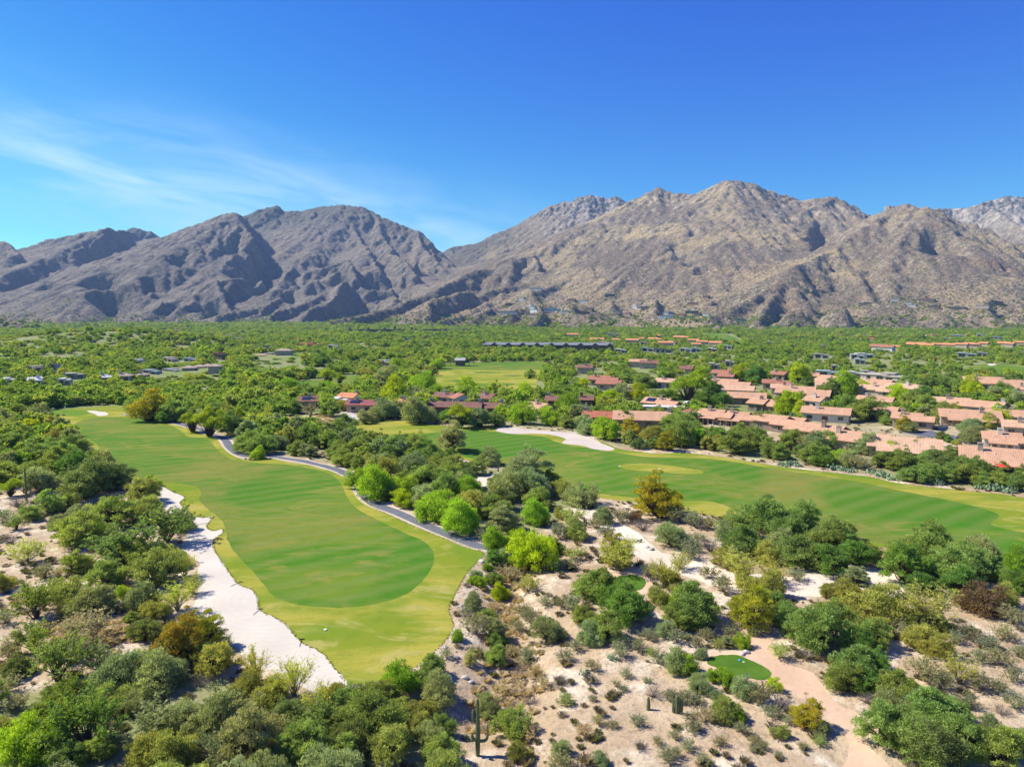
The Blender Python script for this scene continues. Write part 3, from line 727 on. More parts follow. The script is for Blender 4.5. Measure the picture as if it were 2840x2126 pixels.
def desert_mat():
    t = NT('desert_ground')
    big = t.noise(0.028, 5, 0.6); med = t.noise(0.16, 6, 0.65, dist=.6); fine = t.noise(1.3, 5, 0.7)
    c = t.mix(t.rng(big, 0.38, 0.62), (.57, .45, .30), (.44, .325, .20))
    c = t.mix(t.rng(med, 0.51, 0.62, 0, .95), c, (.74, .645, .49))
    c = t.mix(t.rng(med, 0.30, 0.44, .8, 0), c, (.38, .26, .14))
    c = t.mix(t.rng(t.noise(0.35, 5, .65), 0.52, 0.7, 0, .7), c, (.36, .275, .17))
    c = t.mix(t.rng(fine, 0.50, 0.74, 0, .75), c, (.22, .175, .125))
    # gravel and small stones
    v = t.voro(2.3); vc = t.voro(2.3, out='Color')
    c = t.mix(t.math('MULTIPLY', t.math('LESS_THAN', v, 0.19), .8), c, t.mix(t.rng(vc, 0, 1), (.52, .47, .41), (.30, .22, .17)))
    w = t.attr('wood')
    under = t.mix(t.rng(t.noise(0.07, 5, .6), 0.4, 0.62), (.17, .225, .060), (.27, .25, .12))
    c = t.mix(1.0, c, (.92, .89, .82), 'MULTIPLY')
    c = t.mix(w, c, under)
    t.bump(t.math('ADD', t.math('MULTIPLY', med, 1.0), t.math('MULTIPLY', fine, 0.6)), 0.8, 0.5)
    return t.base(c, 1.0)
def sand_mat(name, a, b, rake=True, grit=(.3, .24, .18)):
    t = NT(name); p = t.pos()
    c = t.mix(t.rng(t.noise(0.12, 5, .6), 0.35, 0.65), a, b)
    c = t.mix(t.rng(t.noise(1.1, 5, .7), 0.5, 0.75, 0, .3), c, grit)
    if rake:
        w = t.new('ShaderNodeTexWave', wave_type='RINGS', rings_direction='Z'); w.inputs['Scale'].default_value = 0.28
        w.inputs['Distortion'].default_value = 3.5; w.inputs['Detail'].default_value = 2; w.inputs['Detail Scale'].default_value = .35
        n = t.new('ShaderNodeMapping'); t.l.new(p, n.inputs[0]); n.inputs['Location'].default_value = (30, -95, 0)
        t.l.new(n.outputs[0], w.inputs['Vector'])
        c = t.mix(t.rng(w.outputs['Fac'], 0.0, 0.3, .16, 0), c, tuple(x * .80 for x in a))
        t.bump(w.outputs['Fac'], 0.12, 0.05)
    else:
        t.bump(t.noise(0.9, 4, .6), 0.5, 0.2)
    return t.base(c, 1.0)
def asphalt_mat(name, a, b, joints=0):
    t = NT(name)
    c = t.mix(t.rng(t.noise(0.5, 5, .6), 0.35, 0.65), a, b)
    c = t.mix(t.rng(t.noise(6, 3, .6), 0.5, 0.7, 0, .3), c, tuple(x * 1.5 for x in b))
    return t.base(c, 0.9)
MATS = {'ground': desert_mat(), 'rough': turf_mat('rough'), 'fairway': turf_mat('fairway'), 'green': turf_mat('green'), 'tee': turf_mat('tee'),
        'sand': sand_mat('bunker_sand', (.53, .475, .37), (.60, .54, .43), grit=(.50, .43, .33)), 'sand_grey': sand_mat('pale_gravel_sand', (.50, .42, .34), (.57, .49, .40), False),
        'path_dirt': sand_mat('dirt_track', (.54, .35, .21), (.60, .43, .28), False, (.36, .25, .16)), 'path_wash': sand_mat('sandy_track', (.64, .52, .38), (.70, .60, .46), False, (.36, .29, .2)),
        'shoulder': sand_mat('gravel_edge', (.46, .37, .27), (.52, .43, .32), False), 'cart_path': asphalt_mat('cart_path_asphalt', (.105, .112, .125), (.145, .152, .165)),
        'concrete': asphalt_mat('concrete', (.43, .38, .32), (.50, .45, .38)), 'street': asphalt_mat('street_asphalt', (.10, .105, .115), (.13, .135, .15))}
REGNAME = {'ground': 'ground', 'rough': 'lawn_rough', 'fairway': 'lawn_fairway', 'green': 'lawn_green', 'tee': 'lawn_tee', 'sand': 'sand_bunkers', 'sand_grey': 'sand_shore',
           'path_dirt': 'path_dirt', 'path_wash': 'path_sandy', 'shoulder': 'path_shoulder', 'cart_path': 'path_asphalt', 'concrete': 'path_concrete', 'street': 'road'}
def build_ground():
    pts = []
    r = 26.0; ang = np.radians(np.arange(-66, 66.1, 0.62)); k = 0
    while r < 9500:
        a = ang + (k % 2) * math.radians(0.31)
        pts.append(np.stack([np.sin(a) * r, np.cos(a) * r - 45], 1)); r *= 1.0215 if r < 2500 else 1.09; k += 1
    P = np.concatenate(pts)
    corners = np.array([(-12000, -400), (12000, -400), (12000, 12000), (-12000, 12000)], float)
    V = [P, corners]; E = []; n0 = len(P) + 4
    for poly, nm in REG:
        n = len(poly); V.append(poly)
        E += [(n0 + i, n0 + (i + 1) % n) for i in range(n)]; n0 += n
    E += [(len(P) + i, len(P) + (i + 1) % 4) for i in range(4)]
    V = np.concatenate(V)
    # keep free points a little away from the outlines, so no slivers form: CDT copes with the rest
    vout, _, fout, _, _, _ = delaunay_2d_cdt([Vector(v) for v in V.tolist()], E, [], 0, 1e-4)
    vo = np.array([tuple(v) for v in vout]); F = np.array([tuple(f) for f in fout if len(f) == 3])
    z = gz_fine(vo[:, 0], vo[:, 1])
    c = vo[F].mean(1)
    lab = np.array(['ground'] * len(F), dtype=object)
    for poly, nm in REG:
        lab[pip(poly, c[:, 0], c[:, 1])] = nm
    co = np.column_stack([vo, z])
    a = co[F]; flip = np.cross(a[:, 1, :2] - a[:, 0, :2], a[:, 2, :2] - a[:, 0, :2]) < 0
    F[flip] = F[flip][:, ::-1]
    for nm in REGNAME:
        f = F[lab == nm]
        if not len(f): continue
        used = np.zeros(len(co), bool); used[f.ravel()] = True; remap = np.cumsum(used) - 1
        me = new_mesh(REGNAME[nm], co[used], remap[f], smooth_shade=True)
        if nm == 'ground':
            at = me.attributes.new('wood', 'FLOAT', 'POINT')
            at.data.foreach_set('value', wood_cover(co[used][:, 0], co[used][:, 1]).astype(np.float32))
        tag(link(REGNAME[nm], me, MATS[nm]), kind='structure')
# where trees grow densely: everywhere beyond the near desert, and in the belts between the holes
BELTS = [catmull(D(b), True, 2) for b in (
    [(590, 905), (660, 935), (745, 935), (800, 952), (860, 962), (950, 985), (1040, 1008), (1110, 1020), (1180, 1050), (1240, 1072), (1290, 1090), (1270, 1110), (1200, 1130), (1120, 1165), (1060, 1172), (1000, 1150), (940, 1125), (870, 1095), (820, 1075), (800, 1050), (790, 1025), (740, 1005), (670, 990), (600, 982), (560, 975), (530, 960), (540, 930)],
    [(770, 905), (800, 895), (900, 895), (1090, 905), (1200, 905), (1330, 925), (1480, 925), (1560, 950), (1640, 960), (1760, 985), (1900, 985), (2000, 1000), (2100, 1010), (2212, 1035), (2400, 1060), (2400, 1090), (2200, 1062), (2060, 1048), (1940, 1036), (1800, 1012), (1650, 995), (1570, 980), (1480, 970), (1380, 968), (1320, 962), (1290, 940), (1250, 928), (1100, 918), (1040, 916), (930, 912), (880, 904)],
    [(-200, 895), (40, 905), (110, 918), (150, 940), (170, 965), (205, 1000), (240, 1022), (262, 1040), (240, 1060), (170, 1050), (120, 1030), (60, 1040), (-200, 1090)],
    [(-150, 1500), (100, 1490), (250, 1440), (330, 1400), (420, 1430), (520, 1480), (620, 1520), (740, 1545), (860, 1490), (960, 1500), (985, 1560), (960, 1680), (900, 1790), (-150, 1790)],
    [(100, 878), (130, 868), (260, 866), (300, 885), (390, 905), (450, 910), (520, 935), (500, 960), (470, 930), (430, 915), (400, 912), (330, 898), (285, 885), (240, 872), (160, 876)],
    )]
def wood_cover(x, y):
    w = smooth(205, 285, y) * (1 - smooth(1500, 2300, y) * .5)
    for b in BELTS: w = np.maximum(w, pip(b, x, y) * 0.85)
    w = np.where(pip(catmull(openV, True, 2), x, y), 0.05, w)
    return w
build_ground()
# ------------------------------------------------------------------ houses
def roof_mat(name, col, period=.33):
    t = NT(name); oc = t.objco()
    n = t.noise(.35, 5, .65, vec=oc)
    c = t.mix(t.rng(n, .32, .68), tuple(x * .82 for x in col), tuple(min(1, x * 1.15) for x in col))
    v = t.voro(2.6, vec=oc, out='Color')
    c = t.mix(.22, c, t.mix(t.rng(v, .2, .8), tuple(x * .62 for x in col), tuple(min(1, x * 1.3) for x in col)))
    w = t.new('ShaderNodeTexWave', wave_type='BANDS', bands_direction='X'); w.inputs['Scale'].default_value = .9
    t.l.new(oc, w.inputs['Vector'])
    t.bump(w.outputs['Fac'], .5, .06)
    return t.base(c, .85)
ROOFS = {k: roof_mat('clay_tiles_' + k, c) for k, c in {
 'pink': (.51, .295, .175), 'salmon': (.56, .35, .215), 'rust': (.37, .16, .095), 'red': (.42, .14, .075), 'brown': (.235, .115, .082), 'orange': (.60, .255, .115),
 'maroon': (.30, .10, .088), 'tan': (.42, .32, .24)}.items()}
FLATR = {k: paint('flat_roof_' + k, c, .12, .4, .9) for k, c in {'white': (.62, .60, .55), 'grey': (.38, .37, .34), 'dark': (.08, .075, .07), 'blue': (.36, .41, .40), 'tan': (.46, .40, .31)}.items()}
WALLS = {k: paint('stucco_' + k, c, .10, .5, .92, .25) for k, c in {
 'tan': (.42, .335, .25), 'buff': (.53, .43, .33), 'cream': (.62, .56, .46), 'brown': (.19, .135, .10), 'white': (.62, .62, .60), 'grey': (.42, .40, .36), 'blue': (.36, .42, .42),
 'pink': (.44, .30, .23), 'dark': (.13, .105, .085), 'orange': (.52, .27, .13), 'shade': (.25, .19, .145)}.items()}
GLASS = NT('window_glass'); GLASS.b.inputs['Metallic'].default_value = 0; GLASS.b.inputs['Specular IOR Level'].default_value = .9
GLASS = GLASS.base((.022, .028, .032), .12)
FRAME = paint('window_frame', (.50, .47, .42), .05); DOORM = paint('door_wood', (.14, .08, .05), .2); SOLAR = paint('solar_panel', (.012, .018, .035), .1, 1, .25, 0, .8)
CONC = paint('pale_concrete', (.50, .45, .38), .1, 1.0, .9); METAL_D = paint('dark_metal', (.04, .045, .05), .1, 2, .5)
def boxv(x0, x1, y0, y1, z0, z1):
    V = np.array([(x, y, z) for z in (z0, z1) for x, y in ((x0, y0), (x1, y0), (x1, y1), (x0, y1))], float)
    F = np.array([(3, 2, 1, 0), (4, 5, 6, 7), (0, 1, 5, 4), (1, 2, 6, 5), (2, 3, 7, 6), (3, 0, 4, 7)])
    return V, F
class MB:
    def __init__(self): self.V = []; self.F = []; self.n = 0
    def add(self, V, F):
        self.V += [tuple(v) for v in V]; self.F += [tuple(int(i) + self.n for i in f) for f in F]; self.n += len(V); return self
    def box(self, *a): return self.add(*boxv(*a))
    def build(self, name, mat, parent=None):
        me = new_mesh(name, self.V, self.F); me.validate()
        return link(name, me, mat, parent)
def gable_body(mb, cx, cy, w, d, h, rise):
    x0, x1, y0, y1 = cx - w / 2, cx + w / 2, cy - d / 2, cy + d / 2
    V = [(x0, y0, -1.5), (x1, y0, -1.5), (x1, y1, -1.5), (x0, y1, -1.5), (x0, y0, h), (x1, y0, h), (x1, y1, h), (x0, y1, h), (x0, cy, h + rise), (x1, cy, h + rise)]
    mb.add(V, [(0, 1, 5, 4), (2, 3, 7, 6), (1, 2, 6, 9, 5), (3, 0, 4, 8, 7), (4, 5, 9, 8), (6, 7, 8, 9)])
def gable_roof(mb, cx, cy, w, d, h, rise, ov=.7, th=.22, hip=0.0, lift=.03):
    x0, x1 = cx - w / 2 - ov, cx + w / 2 + ov; sl = rise / (d / 2); yo = d / 2 + ov; ze = h - sl * ov + lift; zr = h + rise + lift
    hx = hip * (d / 2 + ov)
    lo = [(x0, cy - yo, ze), (x1, cy - yo, ze), (x1, cy + yo, ze), (x0, cy + yo, ze), (x0 + hx, cy, zr), (x1 - hx, cy, zr)]
    V = lo + [(x, y, z + th) for x, y, z in lo]
    F = [(6, 7, 11, 10), (8, 9, 10, 11), (7, 8, 11), (9, 6, 10)] if hip else [(6, 7, 11, 10), (8, 9, 10, 11)]
    F += [(0, 1, 7, 6), (2, 3, 9, 8)]
    if hip: F += [(1, 2, 8, 7), (3, 0, 6, 9), (0, 4, 5, 1), (2, 5, 4, 3), (1, 5, 2), (3, 4, 0)]
    else: F += [(1, 5, 11, 7), (5, 2, 8, 11), (3, 4, 10, 9), (4, 0, 6, 10), (0, 4, 5, 1), (2, 5, 4, 3)]
    mb.add(V, F)
HOUSES = []
HOUSE_XY = []
def window(parent, x, y, z, w, h, face, frame=True):
    """face: '-y' '+x' '-x'"""
    n = .06
    def bx(a, b, c, d_, o0, o1):
        if face == '-y': return (a, b, y - o1, y - o0, c, d_)
        if face == '+x': return (x + o0, x + o1, a, b, c, d_)
        return (x - o1, x - o0, a, b, c, d_)
    u = x if face == '-y' else y
    fr = MB()
    for (a, b, c, d_) in ((u - w / 2 - n, u + w / 2 + n, z - n, z), (u - w / 2 - n, u + w / 2 + n, z + h, z + h + n), (u - w / 2 - n, u - w / 2, z, z + h), (u + w / 2, u + w / 2 + n, z, z + h), (u - .03, u + .03, z, z + h)):
        fr.box(*bx(a, b, c, d_, 0.002, .09))
    wn_ = fr.build('window', FRAME, parent)
    MB().box(*bx(u - w / 2, u + w / 2, z, z + h, .004, .03)).build('pane', GLASS, wn_)
def chimney(parent, x, y, z0, z1, mat, s=.6):
    c = MB().box(x - s, x + s, y - s * .6, y + s * .6, z0, z1); c.box(x - s - .12, x + s + .12, y - s * .6 - .12, y + s * .6 + .12, z1 + .002, z1 + .22)
    ch = c.build('chimney', mat, parent)
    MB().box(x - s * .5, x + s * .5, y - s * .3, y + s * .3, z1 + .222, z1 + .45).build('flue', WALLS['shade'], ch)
def house(crop, x, y, wz, typ, roofk, wallk, rot=None, d=None, lod=1, label=None, opts='', zup=4.0, base=None, depthscale=1.0):
    s = CROPS[crop][2]
    if base is not None: X, Y, Z = base
    else: X, Y, Z = on_ground(crop, x, y, zup if typ != 'f' else 3.4)
    dist = math.hypot(X, Y)
    w = max(5.5, wz / s * Y / FS) * (1.10 if crop in ('V3', 'V4') and Y < 600 and typ != 'f' else 1)
    az = math.atan2(X, Y)
    if rot is None: rot = -az - math.radians(12 + 8 * math.sin(X))
    else: rot = math.radians(rot)
    if d is None: d = min(15, max(8.0, w * .62))
    d *= depthscale
    near = Y < 420
    r = random.Random(int(X * 7 + Y * 3))
    if typ == 'f' and base is None and Y > 430: rot = math.radians(-26 - 10 * math.sin(X))
    hname = 'house' if 'B' not in opts else 'building'
    root = empty(hname, (X, Y, Z), rot)
    h = (3.1 if typ != 'f' else 3.4) * (1.3 if Y > 450 else 1)
    wall, roof = MB(), MB()
    rf = None
    if typ in 'gh':
        hip = 1.0 if typ == 'h' else 0.0
        rise = d / 2 * .36
        w1 = w * (.70 if 'L' in opts else 1)
        cx = -w / 2 + w1 / 2 if 'L' in opts else 0
        gable_body(wall, cx, 0, w1, d, h, rise * .985)if not hip else wall.box(cx - w1 / 2, cx + w1 / 2, -d / 2, d / 2, -1.5, h)
        gable_roof(roof, cx, 0, w1, d, h, rise, hip=hip)
        if 'L' in opts:        # a lower wing set forward
            w2, d2 = w * .46, d * .8
            gable_body(wall, w / 2 - w2 / 2, -d * .28, w2, d2, h - .35, d2 / 2 * .34)
            gable_roof(roof, w / 2 - w2 / 2, -d * .28, w2, d2, h - .35, d2 / 2 * .36, lift=.05)
        if 'G' in opts:        # garage wing at the back
            gable_body(wall, w * .18, d * .62, w * .5, d * .6, h - .2, d * .1)
            gable_roof(roof, w * .18, d * .62, w * .5, d * .6, h - .2, d * .11, lift=.04)
        wo = wall.build('wall', WALLS[wallk], root)
        rf = roof.build('roof', ROOFS.get(roofk) or FLATR[roofk], root)
        if 'C' in opts or near and r.random() < .7:
            cxx = r.uniform(-.3, .3) * w1 + cx; cyy = -d * .18
            if 'E' in opts: cxx, cyy = cx + w1 / 2 - .4, 0
            if 'W' in opts: cxx, cyy = cx - w1 / 2 + .9, 0
            chimney(rf, cxx, cyy, h + rise * .4, h + rise + 1.25, WALLS[wallk] if 'K' not in opts else WALLS['grey'])
        if near:
            nv = 3
            for k in range(nv):
                vx, vy = r.uniform(-.4, .4) * w1 + cx, -r.uniform(.15, .4) * d
                zz = h + rise * (1 - abs(vy) / (d / 2)); MB().box(vx - .14, vx + .14, vy - .14, vy + .14, zz, zz + .5).build('vent', WALLS['white'], rf)
        if 'S' in opts:
            q = MB(); sl = rise / (d / 2); x0 = cx - w1 * (.38 if 'K' not in opts else .42); x1 = x0 + w1 * .36; y0, y1 = -d * .42, -d * .12
            z0, z1 = h + rise + sl * y0 + .36, h + rise + sl * y1 + .36
            V = [(x0, y0, z0), (x1, y0, z0), (x1, y1, z1), (x0, y1, z1)]; V += [(a, b, c + .1) for a, b, c in V]
            q.add(V, [(3, 2, 1, 0), (4, 5, 6, 7), (0, 1, 5, 4), (1, 2, 6, 5), (2, 3, 7, 6), (3, 0, 4, 7)]).build('solar_panel', SOLAR, rf)
        fy = -d / 2
        if near:
            nwin = max(2, int(w1 / 4.5))
            for k in range(nwin):
                xx = cx - w1 / 2 + (k + .5) * w1 / nwin
                if 'L' in opts and xx > w / 2 - w * .46 - .8: continue
                if k == nwin // 2:
                    dr = MB().box(xx - .95, xx + .95, fy - .06, fy - .003, 0, 2.2).build('door', GLASS if r.random() < .6 else DOORM, root)
                    MB().box(xx + .7, xx + .76, fy - .12, fy - .062, 1, 1.2).build('handle', METAL_D, dr)
                else: window(root, xx, fy, 1.0, 1.7, 1.25, '-y')
            for sx, fc in ((cx + w1 / 2, '+x'), (cx - w1 / 2, '-x')):
                if 'L' in opts and fc == '+x': continue
                window(root, sx, -d * .2, 1.0, 1.3, 1.2, fc)
            if 'L' in opts: window(root, w / 2 - w * .23, -d * .28 - d * .4, .9, 2.0, 1.3, '-y'); window(root, w / 2, -d * .35, 1.0, 1.3, 1.2, '+x')
            if 'P' in opts:      # covered patio with posts
                for k in range(4): MB().box(cx - w1 * .32 + k * w1 * .21 - .2, cx - w1 * .32 + k * w1 * .21 + .2, fy - 3.0, fy - 2.6, -1, h - .7).build('patio_post', WALLS[wallk], root)
                V = [(cx - w1 * .40, fy - 3.5, h - .9), (cx + w1 * .40, fy - 3.5, h - .9), (cx + w1 * .40, fy - .72, h - .18), (cx - w1 * .40, fy - .72, h - .18)]
                V = V + [(a, b, c + .2) for a, b, c in V]
                MB().add(V, [(3, 2, 1, 0), (4, 5, 6, 7), (0, 1, 5, 4), (1, 2, 6, 5), (2, 3, 7, 6), (3, 0, 4, 7)]).build('patio_roof', ROOFS.get(roofk) or FLATR[roofk], root)
    else:
        d = min(d, 14)
        blocks = [(-w * .22, 0, w * .56, d, h), (w * .24, -d * .12, w * .50, d * .8, h * .82)]
        if w > 22: blocks.append((0, d * .25, w * .3, d * .6, h * 1.25))
        if 'T' in opts: blocks.append((-w * .1, d * .1, w * .45, d * .7, h * 1.85))
        for (bx_, by_, bw, bd, bh) in blocks:
            wall.box(bx_ - bw / 2, bx_ + bw / 2, by_ - bd / 2, by_ + bd / 2, -2.5 if Y < 1300 else -6, bh)
            roof.box(bx_ - bw / 2 + .3, bx_ + bw / 2 - .3, by_ - bd / 2 + .3, by_ + bd / 2 - .3, bh + .002, bh + .12)
            # eave slab, a little proud
            roof.box(bx_ - bw / 2 - .5, bx_ + bw / 2 + .5, by_ - bd / 2 - .5, by_ - bd / 2 - .003, bh - .35, bh + .1)
        wo = wall.build('wall', WALLS[wallk], root)
        rf = roof.build('roof', FLATR.get(roofk) or ROOFS[roofk], root)
        for (bx_, by_, bw, bd, bh) in blocks[:2]:
            nw = max(1, int(bw / 5))
            for k in range(nw):
                xx = bx_ - bw / 2 + (k + .5) * bw / nw
                if Y < 900: window(root, xx, by_ - bd / 2, .7, bw / nw * .55, bh - 1.6, '-y')
                else: MB().box(xx - bw / nw * .2, xx + bw / nw * .2, by_ - bd / 2 - .05, by_ - bd / 2 - .003, 1.0, bh - 1.1).build('window', GLASS, root)
    HOUSES.append(dict(root=root, X=X, Y=Y, w=w, typ=typ, roof=roofk, wall=wallk, label=label, opts=opts, wz=wz / s))
    if Y < 1300: HOUSE_XY.append((X, Y, w * .45)); HOUSE_XY.append((X * .965, Y * .965, w * .42))
    if Y < 500 and wz / s > 25: HOUSE_XY.append((X * .93, Y * .93, w * .36))
    return root
HL = """V3|1810 860 260 g pink tan LCP -35|pink tiled house with two gables above a walled cactus garden
V3|2010 880 290 g pink tan LP -35|pink tiled gabled house with open patio doors beside the cactus garden
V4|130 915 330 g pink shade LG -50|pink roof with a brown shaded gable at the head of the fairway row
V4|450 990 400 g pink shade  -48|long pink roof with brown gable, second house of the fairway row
V4|790 1065 460 g pink tan CG -46|pink roofed house with a square cream chimney amid the front slope
V4|1190 1115 480 g salmon tan P -28|wide plain salmon roof next to the asphalt street
V4|2030 1215 560 g pink tan PC -30|pink roofed house with red parasols on its patio at the frame edge
V4|2080 1060 330 g pink cream PL -30|pink hipped roof house with cream posts behind the parasol house
V4|1740 875 390 g pink tan P -26|broad pink roof with a dark covered porch, across the street
V4|1830 790 330 g pink grey CEK -50|pink roof with a tall grey chimney at its gable
V4|2110 870 330 g pink cream C -28|pink roof with a pale cream gable at the frame edge
V4|2160 955 200 g salmon tan C -30|small salmon roof above the yellow trees at the frame edge
V4|1270 890 270 g pink tan LC -34|pink two level roof with a dark garage beside the street
V4|950 830 300 g pink cream C -40|pink roof with arched pale gable behind the big dark tree
V4|530 845 330 g pink cream C -30|pink roof with a cream gable wall and shaded porch
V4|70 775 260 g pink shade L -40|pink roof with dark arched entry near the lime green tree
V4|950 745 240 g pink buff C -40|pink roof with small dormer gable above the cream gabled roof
V4|440 745 130 g pink cream  -50|small pink roof with one cream gable end
V4|340 680 380 g pink buff LCG -30|sprawling pink roof with two chimneys in the upper village
V4|990 655 250 g salmon buff LC -45|pale pink valley roof between two taller gables
V4|930 605 270 g pink cream C -50|pink roof with pale gable just under the flat long building
V4|610 575 240 g pink cream C -55|pink roof with tall cream gable at the top of the village
V4|650 615 360 g salmon buff  -20|long low pink roof under the tall cream gable
V4|1190 640 240 g salmon cream  -50|pink roof with pale gable beside the clump of grey trees
V4|1930 600 370 g pink buff LC -25|pink and tan house standing apart on the outer slope
V4|2170 650 120 g pink buff C -30|pink roof with chimney half hidden at the outer slope
V4|2190 700 90 g salmon tan  -30|sliver of a salmon roof below the outer slope house
V4|130 528 110 g rust tan C -45|small rust roofed house with a pointed gable
V4|100 600 190 g rust tan LC -20|rust red roof cluster below the pointed gable
V4|150 640 150 g salmon tan  -20|salmon roof under the rust red cluster
V4|1580 755 250 g salmon tan C -30|salmon roof with garage behind the trees
V4|390 540 120 g pink tan C -30|pink roof peeping over the bright round tree
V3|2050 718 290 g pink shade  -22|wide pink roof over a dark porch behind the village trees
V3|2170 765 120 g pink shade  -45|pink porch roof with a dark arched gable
V3|1980 655 240 g salmon buff G -25|salmon roof stacked behind the wide pink porch roof
V3|1900 615 350 g pink buff LC -30|long pink ridge running down the village lane
V3|1780 595 140 g pink buff C -40|short pink roof at the top of the lane ridge
V3|1640 558 130 g salmon cream C -45|pale salmon roof with white chimney near the tall shrubs
V3|1375 590 140 g salmon buff C -30|salmon roof with a big square chimney amid the trees
V3|850 570 220 g rust tan LC -20|rust pink roof cluster with bright skylight strips
V3|890 605 180 g rust tan G -20|lower rust pink roof of the skylight cluster
V3|1065 665 140 g salmon tan C -35|small salmon roof below the skylight cluster
V3|675 735 125 g brown brown  -5|plain brown roof alone in the green trees
V3|320 805 280 g pink tan L -48|tan pink house with two sloping roofs above the bunker shore
V3|420 740 100 g brown brown CWK -10|brown tiled house with a dark chimney behind the green trees
V3|820 875 260 g red brown CWK -14|bright red roofed house with a grey chimney
V3|1170 890 420 g pink shade CEK -12|wide pink roof beside the bright red roof
V3|1350 765 280 g pink tan LS -38|tan two storey house with solar panels and a garage
V3|1575 852 155 h rust tan  -20|little square pavilion with a red hip roof
V3|1140 435 130 g pink tan  -20|pink roof at the far side of the woods, paired with a brown one
V3|1230 445 130 g brown tan C -20|brown roof at the far side of the woods, paired with a pink one
V3|1550 483 90 g brown tan  -25|small brown roof past the village woods
V3|1985 500 140 g rust tan LC -20|rust red roof at the top edge of the village
V3|1850 518 130 g rust buff  -30|low rust roof next to the top edge house
V3|1890 545 110 g rust tan  -30|short rust roof under the top edge house
V3|1780 460 90 f tan buff  |flat tan house in the woods past the village
V3|1915 440 80 f tan buff  |smaller flat tan house in the woods past the village
V3|690 485 110 g brown tan C -20|brown roof half hidden left of the village woods
V2|505 745 190 g brown buff CS 8|tan gabled house with a brown roof and rooftop deck by the dry clearing
V2|830 715 150 g orange cream CEK -20|cream gabled house with an orange roof and tall chimney
V2|740 745 150 f white buff  0|low white flat roofed house between the brown and orange roofs
V2|950 775 250 g maroon tan CKS -10|maroon tiled house with a dark solar array
V2|1320 770 110 g orange brown CWK -8|small orange roofed house beside the lime tree
V2|1630 790 260 g brown brown CWK -3|brown tiled house with a chimney, first of the brown row
V2|1855 795 175 g brown brown CEK -3|brown tiled house in the middle of the brown row
V2|2035 800 195 g brown brown CEK -3|brown tiled house at the far end of the brown row
V2|1640 712 160 g brown cream C -25|brown roofed house with white walls behind the brown row
V2|2010 722 130 g brown tan C -35|brown hip gable behind the brown row
V2|1775 722 90 g rust white  -60|white gable with a rust roof behind the brown row"""
for line in HL.split('\n'):
    c, a, lb = line.split('|'); q = a.split(' ')
    x, y, w = map(float, q[:3]); rot = q[-1]
    opts = q[6] if len(q) > 6 and not q[6].lstrip('-').isdigit() else ''
    house(c, x, y, w, q[3], q[4], q[5], float(rot) if rot.lstrip('-').isdigit() else None, opts=opts, label=lb)
